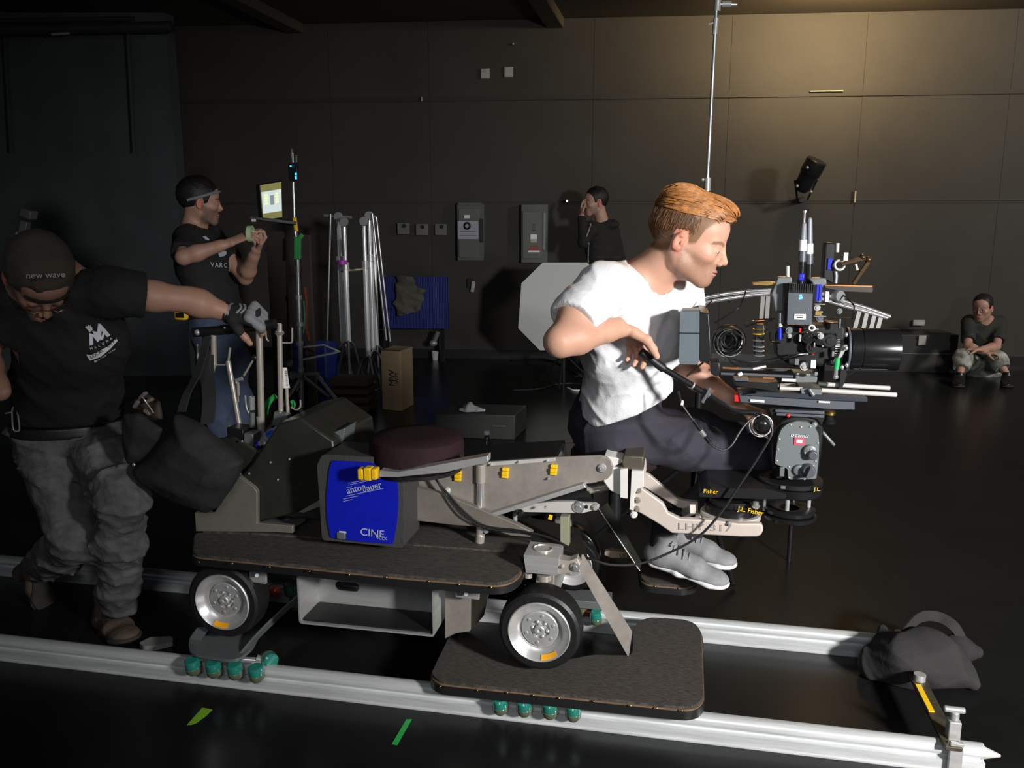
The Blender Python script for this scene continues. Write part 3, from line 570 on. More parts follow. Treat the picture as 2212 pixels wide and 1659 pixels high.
discp('riser_ring', 1712, 1054, YC, 0.088, 0.026, M_blkm, HD)
discp('pan_base', 1706, 1036, YC, 0.098, 0.016, M_blk, HD)
b = MB(); q = V(*C2(1045, 1240), 0.22); b.box(q, (0.026, 0.01, 0.010)); part(b, 'lock_tab', M_lgrey, HD, 0.002)
text('J.L.', V(*C2(1335, 1258), 0.215), X, Z, 0.016, M_yel, HD)
shell = [(1080, 1172), (1070, 1075), (958, 1032), (975, 880), (990, 790), (1020, 720), (1075, 675), (1150, 655), (1240, 662), (1310, 705), (1345, 770), (1350, 850), (1345, 1000), (1325, 1165)]
b = MB(); b.prism(rnd([V(*C2(*q), 0.235) for q in shell], 0.006), (0, 0.02, 0)); sh = part(b, 'side_shell', mat('fluid_head_grey', (0.15, 0.165, 0.17), 0.42, 0.15, 0.02, 70), HD, 0.003)
b = MB(); b.prism([V(*C2(*q), 0.255) for q in [(935, 1040), (930, 860), (960, 730), (1020, 650), (1110, 615), (1220, 612), (1330, 640), (1390, 720), (1380, 860), (1340, 1160), (960, 1165)]], (0, 0.12, 0)); part(b, 'body', M_blk, HD, 0.006)
for q in ((1190, 707), (1100, 688), (1272, 705), (998, 815), (987, 905), (978, 1008), (1083, 1060), (1085, 1155), (1220, 1168), (1318, 1012), (1340, 850), (1300, 1050)):
    MB().ell(V(*C2(*q), 0.234), (0.0035, 0.002, 0.0035), n=8).build('shell_screw', M_chrome, sh)
text("O'Connor", V(*C2(1175, 785), 0.2335), V(*C2(1260, 790), .23)-V(*C2(1080, 780), .23), Z, 0.014, M_wht, sh, sx=0.9, shear=0.3)
b = MB(); b.box(V(*C2(1175, 835), 0.2335), (0.030, 0.002, 0.022)); rs_ = part(b, 'red_sticker', mat('red_sticker', (0.65, 0.06, 0.1), 0.5), sh)
b = MB(); b.box(V(*C2(1175, 833), 0.232), (0.017, 0.0015, 0.011)); part(b, 'sticker_panel', M_wht, sh)
def knob(px, py, y, r, d, name, m, par, fl=0):
    c = V(px, py, y); b = MB(); b.lathe([(0, d), (r*.8, d), (r*.92, d*.9), (r, d*.6), (r*1.05, 0), (0, 0)], c, (0, -1, 0), 32)
    if fl: b.box(c+Vector((0, -d-0.006, 0)), (r*0.5, 0.016, r*1.9), (0, 0.35, 0))
    return b.build(name, m, par, 0.001)
knob(*C2(1265, 915), 0.235, 0.019, 0.012, 'drag_dial', M_lgrey, HD); knob(*C2(1290, 950), 0.225, 0.014, 0.016, 'drag_dial', M_grey, HD)
for q in ((1275, 905), (1225, 938), (1318, 945), (1262, 982)): MB().ell(V(*C2(*q), 0.2225 if q[1] < 999 else .21), (0.003, 0.002, 0.003), n=8).build('dial_screw', M_chrome, HD)
knob(*C2(1170, 1085), 0.235, 0.017, 0.010, 'level_knob', M_lgrey, HD); knob(*C2(1250, 1085), 0.232, 0.020, 0.024, 'counterbalance_knob', M_grey, HD, 1)
b = MB(); b.box(V(*C2(1020, 1100), 0.24), (0.014, 0.01, 0.03)); part(b, 'lock_lever', M_lgrey, HD, 0.002)
b = MB(); b.bar(V(*C2(1375, 745), 0.29), V(*C2(1485, 870), 0.29), 0.016, 0.010); part(b, 'tilt_lever', M_lgrey, HD, 0.004)
b = MB(); b.prism([V(*C2(*q), 0.25) for q in ((900, 545), (960, 540), (1400, 560), (1405, 620), (1370, 700), (1330, 640), (1180, 600), (930, 610))], (0, 0.12, 0)); part(b, 'top_plate', M_blk, HD, 0.003)
b = MB(); b.bar(V(*C2(960, 560), 0.245), V(*C2(1390, 580), 0.245), 0.01, 0.008); b.bar(V(*C2(970, 590), 0.245), V(*C2(1390, 612), 0.245), 0.01, 0.008); part(b, 'plate_rail', M_grey, HD, 0.001)
MB().ell(V(*C2(1075, 605), 0.24), (0.006, 0.006, 0.006)).build('release_button', M_red, HD)
MB().ell(V(*C2(1308, 685), 0.245), (0.009, 0.008, 0.009)).build('bubble_level', M_chrome, HD)
c = V(*C2(1440, 600), 0.30); b = MB(); b.lathe([(0, .014), (.015, .014), (.018, .010), (.018, .002), (0.010, 0)], c, Z, 24); part(b, 'brass_knob', M_brass, HD)
b = MB(); b.lathe([(0.008, 0), (.014, -.004), (.014, -.014), (.019, -.018), (.019, -.026), (0, -.028)], c, Z, 24); part(b, 'lock_knob', M_blkm, HD)
c = V(*C2(845, 690), 0.26); b = MB(); b.ell(c+Vector((0, 0.01, 0)), (0.026, 0.02, 0.026), n=28); part(b, 'rosette', M_gloss, HD)
b = MB(); b.torus(c, (0.15, -1, 0.1), 0.0315, 0.0018); part(b, 'cable_ring', M_steel, HD); b = MB(); b.torus(c+Vector((-0.006, -0.006, 0.0)), (0.3, -1, 0.2), 0.034, 0.0016); part(b, 'cable_ring', M_steel, HD)
# pan handle
ph = [((1385, 760), 0.065), ((1433, 796), 0.09), ((1523, 849), 0.15), ((1560, 872), 0.19), ((1583, 885), 0.22), ((1600, 890), 0.24), ((1640, 892), 0.27)]
PHP = [V(a, b_, y) for (a, b_), y in ph]
b = MB(); b.tube([PHP[0], PHP[1]], 0.0125, 18); part(b, 'handle_grip', M_rub, HD)
b = MB(); b.tube([PHP[1], PHP[2]], 0.0092, 18); h1 = part(b, 'pan_handle', M_blkm, HD)
b = MB(); b.tube([PHP[2]]+cr(PHP[2:], 4), 0.0078, 16); part(b, 'pan_handle', M_blkm, HD)
b = MB(); b.cyl(PHP[2]+(PHP[1]-PHP[2]).normalized()*0.012, PHP[2]-(PHP[1]-PHP[2]).normalized()*0.012, 0.013); q = V(1527, 852, 0.13); b.bar(q+Vector((0.008, 0, 0.02)), q+Vector((-0.012, -0.004, -0.025)), 0.008, 0.008); part(b, 'handle_clamp', M_grey, HD, 0.001)
b = MB(); b.cyl(PHP[2]+(PHP[1]-PHP[2])*0.33, PHP[2]+(PHP[1]-PHP[2])*0.30, 0.0108); part(b, 'handle_collar', M_steel, HD)
# ================================================================ film camera
CM = thing('film_camera', 'black film camera with big lens, antennas, cables and rods on the grey head', 'film camera', V(1725, 870, YC))
def q1(a, b_, y=YC): return V(*C1(a, b_), y)
def q2(a, b_, y=YC): return V(*C2(a, b_), y)
b = MB(); b.prism([q2(*q, .25) for q in ((640, 415), (1665, 480), (1665, 555), (1480, 552), (650, 490))], (0, 0.11, 0)); bp = part(b, 'slide_plate', M_grey, CM, 0.002)
b = MB(); b.prism([q2(*q, .24) for q in ((790, 392), (1780, 447), (1780, 488), (1400, 470), (660, 425), (790, 410))], (0, 0.13, 0)); part(b, 'slide_plate', mat('dark_slate_metal', (0.05, 0.055, 0.07), 0.35, 0.5), CM, 0.002)
b = MB(); b.box(q2(622, 440, .28), (0.020, 0.05, 0.022)); part(b, 'red_end_cap', M_red, CM, 0.003)
b = MB(); b.bar(q2(742, 470, .246), q2(865, 480, .246), 0.004, 0.007); part(b, 'white_label', M_wht, CM)
b = MB(); b.bar(q2(1345, 482, .246), q2(1445, 488, .246), 0.004, 0.005); part(b, 'white_label', M_wht, CM)
for (a0, a1, yy, r) in (((1000, 362), (1200, 372), .26, .0065), ((1370, 382), (2035, 422), .26, .0070), ((1340, 325), (1975, 362), .36, .0070), ((1000, 335), (1330, 345), .36, .006)):
    b = MB(); b.cyl(q2(*a0, yy), q2(*a1, yy), r, n=20); part(b, 'support_rod', M_alub, CM)
b = MB(); b.prism([q2(*q, .25) for q in ((1185, 365), (1380, 375), (1375, 425), (1190, 418))], (0, 0.12, 0)); part(b, 'rod_bracket', M_lgrey, CM, 0.002)
b = MB(); b.tube([q2(1265, 375, .24), q2(1300, 430, .235)], 0.006, 8); part(b, 'bracket_lever', M_lgrey, CM)
b = MB(); b.prism([q2(*q, .25) for q in ((1140, 250), (1335, 262), (1330, 312), (1140, 310))], (0, 0.12, 0)); part(b, 'rod_bracket', M_lgrey, CM, 0.002)
b = MB(); b.bar(q2(1018, 287, .25), q2(1142, 292, .25), 0.01, 0.008); part(b, 'white_label', M_wht, CM)
b = MB(); b.prism([q2(*q, .26) for q in ((590, 270), (725, 275), (725, 305), (600, 298))], (0, 0.08, 0)); part(b, 'accessory_bracket', M_grey, CM, 0.002)
b = MB(); b.bar(q2(850, 270, .26), q2(950, 272, .26), 0.004, 0.005); part(b, 'copper_strip', mat('copper', (0.6, 0.25, 0.08), 0.35, 0.8), CM)
b = MB(); b.prism([q2(*q, .26) for q in ((600, 305), (800, 310), (1000, 320), (1000, 400), (850, 380), (600, 340))], (0, 0.1, 0)); part(b, 'camera_base', M_blk, CM, 0.003)
b = MB(); b.cyl(q1(480, 1545, .25), q1(1120, 1570, .25), 0.0045); b.cyl(q1(500, 1500, .37), q1(1340, 1520, .37), 0.0045); part(b, 'lower_rod', M_grey, CM)
b = MB(); b.bar(q1(495, 1490, .26), q1(635, 1497, .26), 0.006, 0.005); part(b, 'copper_strip', MATS['copper'], CM)
b = MB(); b.prism([q1(*q, .25) for q in ((385, 1440), (470, 1445), (475, 1560), (440, 1575), (390, 1545))], (0, 0.1, 0)); part(b, 'rod_clamp', M_blk, CM, 0.003)
b = MB(); b.box(q1(650, 1548, .24), (0.014, 0.014, 0.010), (0, -0.5, 0)); part(b, 'thumb_lever', M_wht, CM, 0.002)
b = MB(); b.tube([q1(765, 1505, .25), q1(880, 1480, .25)], 0.0035, 8); part(b, 'antenna_lead', M_wht, CM)
# body core
b = MB(); b.prism([q1(*q, .27) for q in ((1010, 1110), (1420, 1120), (1480, 1160), (1480, 1420), (1380, 1480), (1100, 1480), (980, 1400), (960, 1200))], (0, 0.10, 0)); part(b, 'camera_body', M_blk, CM, 0.008)
# lens
la, lb_ = q1(1600, 1325), q1(2040, 1333); ax = (lb_-la).normalized(); Lh = (lb_-la).length; rl = 0.0625
b = MB(); b.lathe([(0, 0.0), (rl*0.9, 0.0), (rl, 0.004), (rl, 0.03), (rl*0.97, 0.032), (rl*0.97, 0.036), (rl*1.0, 0.038), (rl*1.0, Lh-0.003), (rl*0.985, Lh), (rl*0.9, Lh), (rl*0.86, Lh-0.02), (0, Lh-0.05)], la, ax, 80); ln = part(b, 'lens', mat('lens_black', (0.012, 0.012, 0.013), 0.22, 0.3), CM)
b = MB(); b.lathe([(0, -.10), (.035, -.10), (.040, -.09), (.040, -.06), (.050, -.055), (.052, -.02), (.046, -.015), (.046, 0), (0, 0)], la, ax, 64); part(b, 'lens_barrel', M_blkm, ln)
b = MB()
for k in range(48):
    a = 2*math.pi*k/48; u = Vector((0, math.cos(a), math.sin(a))); b.box(la-ax*0.037+u*0.053, (0.014, 0.003, 0.003), (a, 0, 0))
part(b, 'gear_ring', M_steel, ln)
b = MB(); b.lathe([(0.048, -.006), (.066, -.006), (.066, 0.0), (.048, 0.0)], la, ax, 64); part(b, 'matte_flange', M_grey, ln)
for q in ((1590, 1200), (1590, 1320), (1595, 1470), (1555, 1490)): MB().ell(q1(*q, .235), (0.005, 0.005, 0.007), n=10).build('flange_screw', M_chrome, ln)
b = MB(); b.lathe([(0, 0), (0.05, 0), (0.052, 0.004)], lb_-ax*0.025, ax, 48); part(b, 'front_glass', M_gloss, ln)
b = MB(); b.prism([q1(*q, .245) for q in ((1560, 1300), (1600, 1290), (1600, 1310), (1550, 1400), (1520, 1420), (1510, 1410))], (0, .02, 0)); part(b, 'lens_bracket', M_steel, CM, 0.002)
b = MB(); b.cyl(q1(1512, 1410, .24), q1(1500, 1505, .24), 0.008); part(b, 'green_tape', mat('green_band', (0.01, 0.35, 0.09), 0.4), CM)
b = MB(); b.cyl(q1(1500, 1505, .24), q1(1496, 1580, .24), 0.0055); b.ell(q1(1496, 1575, .24), (0.008, 0.008, 0.007)); part(b, 'rod_tip', M_chrome, CM)
b = MB(); b.prism([q1(*q, .26) for q in ((1540, 1500), (1590, 1510), (1600, 1560), (1545, 1700), (1520, 1700))], (0, .06, 0)); part(b, 'lens_support', M_blk, CM, 0.002)
# transmitter
b = MB(); b.prism(rnd([q1(*q, .225) for q in ((1080, 800), (1295, 812), (1285, 1112), (1066, 1106))], 0.004), (0, 0.05, 0)); tx = part(b, 'transmitter', M_grey, CM, 0.003)
b = MB()
for k in range(12):
    t = k/11; b.box(q1(1085+t*210, 782+t*10, .235), (0.0035, 0.03, 0.026))
b.box(q1(1190, 790, .25), (0.056, 0.03, 0.02)); part(b, 'heat_sink', M_blk, tx)
for dx, dy, rr in ((0, -8, .0035), (8, 4, .003), (-6, 6, .003)): MB().ell(q1(1187+dx, 868+dy*1.6, .2245), (rr, 0.0015, rr*1.1), n=10).build('blue_led', mat('blue_led', (0.03, 0.25, 1.0), 0.4, emit=9), tx)
b = MB(); b.box(q1(1180, 1042, .2235), (0.032, 0.002, 0.016)); tl = part(b, 'white_label', M_wht, tx)
b = MB(); b.box(q1(1180, 1048, .222), (0.016, 0.001, 0.003)); b.box(q1(1178, 1030, .222), (0.02, 0.001, 0.0015)); part(b, 'label_print', M_blk, tx)
for k_ in range(9): MB().box(q1(1118+k_*17, 968+k_*.6, .2245), (.0022 if k_ % 3 else .003, .001, .0035), (0, .3*(k_ % 2), 0)).build('faint_print', M_lgrey, tx)
b = MB(); b.prism([q1(*q, .24) for q in ((1040, 745), (1085, 750), (1068, 1130), (1045, 1120), (1030, 1000))], (0, 0.06, 0)); part(b, 'battery_plate', M_blk, CM, 0.003)
# antennas
def ant(x0, y0, x1, y1, yy, tip):
    a, e = q1(x0, y0, yy), q1(x1, y1, yy); L = e-a; r = 0.0085
    b = MB(); b.cyl(a, a+L*0.30, r*1.15); b.cyl(a+L*0.02, a+L*0.05, r*1.35); bb = part(b, 'antenna_base', M_blkm, CM)
    b = MB(); b.cyl(a+L*0.30, a+L*0.45, r*1.3)
    for k in range(4): b.cyl(a+L*(0.315+k*.035), a+L*(0.33+k*.035), r*1.4)
    part(b, 'knurled_ring', M_grey, bb)
    b = MB(); b.cyl(a+L*0.45, a+L*0.60, r*1.3); part(b, 'white_band', M_wht, bb)
    b = MB(); b.cyl(a+L*0.60, a+L*(0.8 if tip else .94), r*1.1, r*0.85); b.ell(a+L*(0.94 if not tip else .8), (r*.85, r*.85, r)); part(b, 'antenna_sleeve', mat('slate_plastic', (0.20, 0.22, 0.25), 0.4), bb)
    if tip: b = MB(); b.cyl(a+L*.8, a+L*0.98, 0.0035); b.cyl(a+L*.97, a+L, 0.0065); part(b, 'antenna_tip', M_chrome, bb)
ant(1188, 745, 1222, 100, .27, True); ant(1258, 755, 1268, 150, .32, False)
b = MB(); b.box(q1(1192, 690, .265), (0.016, 0.014, 0.022)); part(b, 'blue_connector', M_blue, CM, 0.003)
# brackets round the top
b = MB(); b.prism([q1(*q, .26) for q in ((985, 690), (1110, 690), (1112, 745), (1040, 750), (1035, 1000), (960, 1000), (945, 900), (925, 850), (960, 760))], (0, 0.05, 0)); part(b, 'top_bracket', M_lgrey, CM, 0.004)
b = MB(); b.cyl(q1(1072, 592, .28), q1(1072, 690, .28), 0.005); part(b, 'mount_stud', M_alub, CM)
b = MB(); b.prism([q1(*q, .26) for q in ((1255, 700), (1415, 700), (1418, 760), (1380, 770), (1375, 920), (1300, 910), (1300, 760))], (0, 0.06, 0)); part(b, 'top_bracket', M_lgrey, CM, 0.004)
for xx, w_ in ((1340, .006), (1365, .005)): 
    b = MB(); b.bar(q1(xx, 755, .255), q1(xx-10, 900, .255), w_, 0.006); part(b, 'blue_cable', M_blue, CM)
b = MB(); b.lathe([(0, .02), (.016, .02), (.019, .014), (.019, 0), (0, 0)], q1(1500, 862, .27), (0.5, -0.85, 0.1), 32); part(b, 'focus_motor', M_lgrey, CM)
b = MB(); b.box(q1(1415, 862, .26), (0.011, 0.02, 0.03)); part(b, 'motor_plate', M_wht, CM, 0.002)
b = MB(); b.prism([q1(*q, .27) for q in ((1395, 762), (1825, 772), (1830, 800), (1820, 832), (1560, 822), (1400, 790))], (0, 0.025, 0)); part(b, 'top_handle', mat('dark_bronze', (0.07, 0.06, 0.055), 0.35, 0.6), CM, 0.002)
b = MB(); b.bar(q1(1400, 762, .272), q1(1820, 772, .272), 0.01, 0.003); part(b, 'copper_strip', MATS['copper'], CM)
b = MB(); b.prism([q1(*q, .27) for q in ((760, 740), (900, 732), (975, 736), (978, 752), (900, 766), (765, 758))], (0, 0.02, 0)); part(b, 'brass_plate', M_brass, CM, 0.001)
# viewfinder and its arm
b = MB(); b.prism([q1(*q, .33) for q in ((1405, 382), (1490, 385), (1480, 735), (1440, 740), (1380, 700))], (0, 0.05, 0)); vf = part(b, 'viewfinder', M_blk, CM, 0.005)
b = MB(); b.box(q1(1443, 575, .327), (0.012, 0.004, 0.034)); part(b, 'blue_panel', M_blue, vf, 0.001)
b = MB(); b.cyl(q1(1512, 390, .34), q1(1508, 470, .34), 0.006); part(b, 'viewfinder_tube', M_steel, vf)
b = MB(); b.torus(q1(1530, 585, .32), (0.2, -1, 0.2), 0.014, 0.004); part(b, 'viewfinder_ring', M_steel, CM)
b = MB(); b.tube([q1(1490, 600, .33), q1(1500, 680, .33), q1(1495, 745, .33)], 0.006, 10); part(b, 'arm_joint', M_lgrey, CM)
b = MB(); b.bar(q1(1540, 580, .32), q1(1760, 520, .32), 0.012, 0.012); b.ell(q1(1735, 515, .32), (.009, .009, .009)); b.ell(q1(1785, 535, .32), (.010, .010, .010)); part(b, 'arm', mat('bronze_arm', (0.06, 0.035, 0.015), 0.3, 0.5), CM, 0.002)
b = MB(); b.bar(q1(1785, 555, .32), q1(1650, 755, .32), 0.014, 0.012); part(b, 'arm', MATS['bronze_arm'], CM, 0.002)
b = MB(); b.box(q1(1586, 510, .31), (0.012, 0.004, 0.024)); part(b, 'white_label', M_wht, CM)
b = MB(); b.bar(q1(1675, 575, .31), q1(1690, 630, .31), 0.005, 0.006); part(b, 'arm_lever', M_nick, CM)
# battery slab at the rear
b = MB(); b.prism(rnd([q1(*q, .05) for q in ((140, 1000), (292, 995), (290, 1440), (262, 1465), (118, 1462), (110, 1440), (118, 1040))], 0.004), (0, 0.12, 0)); bt = part(b, 'battery', mat('blue_grey_battery', (0.11, 0.14, 0.16), 0.5, 0, 0.03, 60), CM, 0.005)
b = MB(); b.bar(q1(112, 1185, .049), q1(290, 1188, .049), 0.0015, 0.0025); part(b, 'battery_seam', M_blk, bt)
b = MB(); b.prism([q1(*q, .07) for q in ((292, 1000), (380, 1010), (400, 1400), (370, 1450), (292, 1440))], (0, 0.22, 0)); part(b, 'battery_mount', M_blk, CM, 0.004)
b = MB(); b.tube([q1(330, 1440, .1), q1(175, 1570, .1)], 0.0028, 8); part(b, 'power_lead', M_blk, CM)
# coiled cables
rnd_ = random.Random(3)
b = MB(); b.lathe([(0, 0), (0.045, 0), (0.047, 0.03), (0, 0.032)], q1(540, 1250, .33), (0, 1, 0), 40); part(b, 'drum', M_blk, CM)
for k in range(13):
    rr = 0.020+k*0.0021; c = q1(560+rnd_.uniform(-30, 20), 1255+rnd_.uniform(-22, 22), .30-k*.003+rnd_.uniform(-.01, .01)); a = Vector((rnd_.uniform(-.35, .35), -1, rnd_.uniform(-.35, .35)))
    MB().torus(c, a, rr, 0.0021, 44, 7).build('cable_coil', M_rub if k % 3 else M_blkm, CM)
for pts in ([(600, 1420), (760, 1470), (980, 1440), (1130, 1380), (1250, 1370)], [(560, 1410), (700, 1440), (900, 1420), (1080, 1380)], [(540, 1400), (620, 1470), (820, 1470), (1050, 1420), (1180, 1390)], [(420, 1100), (520, 1040), (640, 960), (680, 880), (700, 810)], [(380, 1150), (330, 1040), (345, 960), (400, 900)], [(690, 1110), (780, 1070), (960, 1060)], [(700, 1130), (820, 1090), (940, 1075)], [(1560, 850), (1620, 900), (1660, 960), (1640, 1100)], [(920, 1200), (930, 1260), (1010, 1275)], [(915, 1180), (920, 1250), (1000, 1260)]):
    MB().tube([q1(a, c, .24+0.02*math.sin(a)) for a, c in pts], 0.0022, 7, sm=6).build('cable', M_blkm, CM)
# stack of connectors
b = MB(); b.box(q1(815, 1240, .29), (0.026, 0.04, 0.094)); part(b, 'connector_stack', M_blk, CM, 0.003)
for yy, m_, h in ((1192, M_yel, .008), (1252, M_chrome, .003), (1305, M_steel, .004), (1340, M_steel, .004), (1383, M_chrome, .004), (1150, M_brass, .003), (1075, MATS['copper'], .004)):
    b = MB(); b.cyl(q1(815, yy+h*450, .268), q1(815, yy-h*450, .268), 0.0175); part(b, 'connector_ring', m_, CM, 0.0008)
b = MB(); b.cyl(q1(1000, 1240, .25), q1(1000, 1140, .25), 0.0065); part(b, 'blue_connector', M_blue, CM); b = MB(); b.cyl(q1(1008, 1130, .25), q1(1008, 1098, .25), 0.0055); part(b, 'white_connector', M_wht, CM)
b = MB(); b.cyl(q1(1003, 1010, .25), q1(1003, 1095, .25), 0.006); part(b, 'connector_sleeve', M_grey, CM)
# gears and small fittings in the middle
for (x_, y_, r, m_, yy) in ((1285, 1140, .010, M_wht, .235), (1240, 1230, .017, M_blkm, .25), (1330, 1260, .018, M_blkm, .25), (1290, 1310, .022, M_blk, .25), (1215, 1480, .014, M_steel, .255), (1525, 990, .0095, M_lgrey, .25), (1360, 1210, .010, M_steel, .24), (1080, 1160, .011, M_lgrey, .25), (1085, 1210, .007, M_steel, .245), (1440, 1250, .022, M_blk, .26), (1330, 960, .010, M_steel, .25), (1350, 1050, .012, M_grey, .25)):
    c = q1(x_, y_, yy); b = MB(); b.lathe([(0, .012), (r*.45, .012), (r*.5, .009), (r*.85, .009), (r, .005), (r, 0), (0, 0)], c, (0, -1, 0), 28); part(b, 'gear_knob', m_, CM)
b = MB(); b.torus(q1(1285, 1140, .2222), (0, -1, 0), 0.0075, 0.0022, 28, 6); part(b, 'white_ring', M_wht, CM)
b = MB(); b.ell(q1(1285, 1140, .2228), (0.005, 0.001, 0.006)); part(b, 'ring_mark', M_blk, CM)
for (x_, y_, w_, h_, m_) in ((1325, 1150, .012, .003, M_chrome), (1345, 1180, .010, .003, M_chrome), (1305, 1290, .004, .014, M_chrome), (1380, 1300, .006, .006, M_chrome), (1180, 1230, .006, .02, M_steel), (1295, 1375, .008, .003, M_red), (1180, 1160, .006, .012, M_red), (1340, 1010, .018, .012, M_brass), (1360, 1080, .016, .004, M_chrome), (1355, 930, .03, .0035, M_chrome), (1355, 1038, .034, .003, M_chrome), (1550, 1052, .05, .003, M_blkm), (1295, 1460, .014, .024, M_wht), (1150, 1440, .012, .018, M_lgrey), (1250, 1555, .012, .007, M_chrome), (1160, 1545, .008, .006, M_chrome), (1320, 1545, .008, .01, M_chrome), (1370, 1000, .006, .006, M_chrome), (1470, 1370, .007, .016, M_lgrey), (1530, 1100, .006, .03, M_grey)):
    b = MB(); b.box(q1(x_, y_, .236), (w_, 0.012, h_)); part(b, 'fitting', m_, CM, 0.001)
b = MB(); b.prism([q1(*q, .27) for q in ((1400, 1090), (1560, 1100), (1600, 1150), (1560, 1480), (1440, 1480), (1380, 1380))], (0, 0.08, 0)); part(b, 'lens_mount', M_blk, CM, 0.01)
b = MB(); b.bar(q1(1610, 1560, .30), q1(1830, 1400, .30), 0.004, 0.004); part(b, 'lens_stay', M_blkm, CM)
# cable from the head down to the dolly
cb = [V(1640, 893, .22), V(1652, 905, .2), V(1668, 932, .19), V(1640, 985, .18), V(1600, 1045, .17), V(1555, 1110, .165), V(1510, 1158, .16), V(1450, 1192, .15), V(1385, 1217, .13), V(1330, 1221, .10), V(1290, 1213, .08), V(1250, 1195, .1), V(1190, 1163, .14), V(1120, 1146, .15), V(1050, 1137, .155), V(1010, 1112, .155), V(975, 1075, .16), V(945, 1040, .165), V(935, 1018, .16)]
b = MB(); b.tube(cb, 0.0038, 8, sm=5); tag(b.build('power_cable', M_rub), 'long black cable looping from the camera head down onto the dolly', 'cable')
cb = [V(1130, 1150, .15), V(1060, 1143, .15), V(1015, 1125, .152), V(985, 1100, .155), V(950, 1050, .16), V(940, 1020, .15)]
b = MB(); b.tube(cb, 0.003, 8, sm=5); tag(b.build('signal_cable', M_rub), 'thin black cable lying against the dolly arm behind the seat post', 'cable')
cb = [V(1466, 845, .13), V(1473, 872, .14), V(1490, 898, .14), V(1518, 936, .15), V(1536, 960, .16), V(1560, 972, .17), V(1580, 962, .18), V(1600, 930, .2), V(1622, 905, .22), V(1640, 895, .24)]
b = MB(); P = cr(cb, 6); b.tube(P, 0.0034, 8); cc = thing('remote_cable', 'black cable with silver connector hanging below the pan handle', 'cable', P[0]); b.build('cord', M_rub, cc)
b = MB(); d = (cb[3]-cb[2]).normalized(); b.cyl(cb[3]-d*0.05, cb[3]+d*0.035, 0.0062); b.build('connector', M_blkm, cc); b = MB(); b.cyl(cb[3]-d*0.012, cb[3]+d*0.010, 0.0068); b.build('silver_collar', M_chrome, cc); b = MB(); b.cyl(cb[1]-Vector((0, 0, .004)), cb[1]+Vector((0, 0, .01)), 0.0045); b.build('white_collar', M_wht, cc)
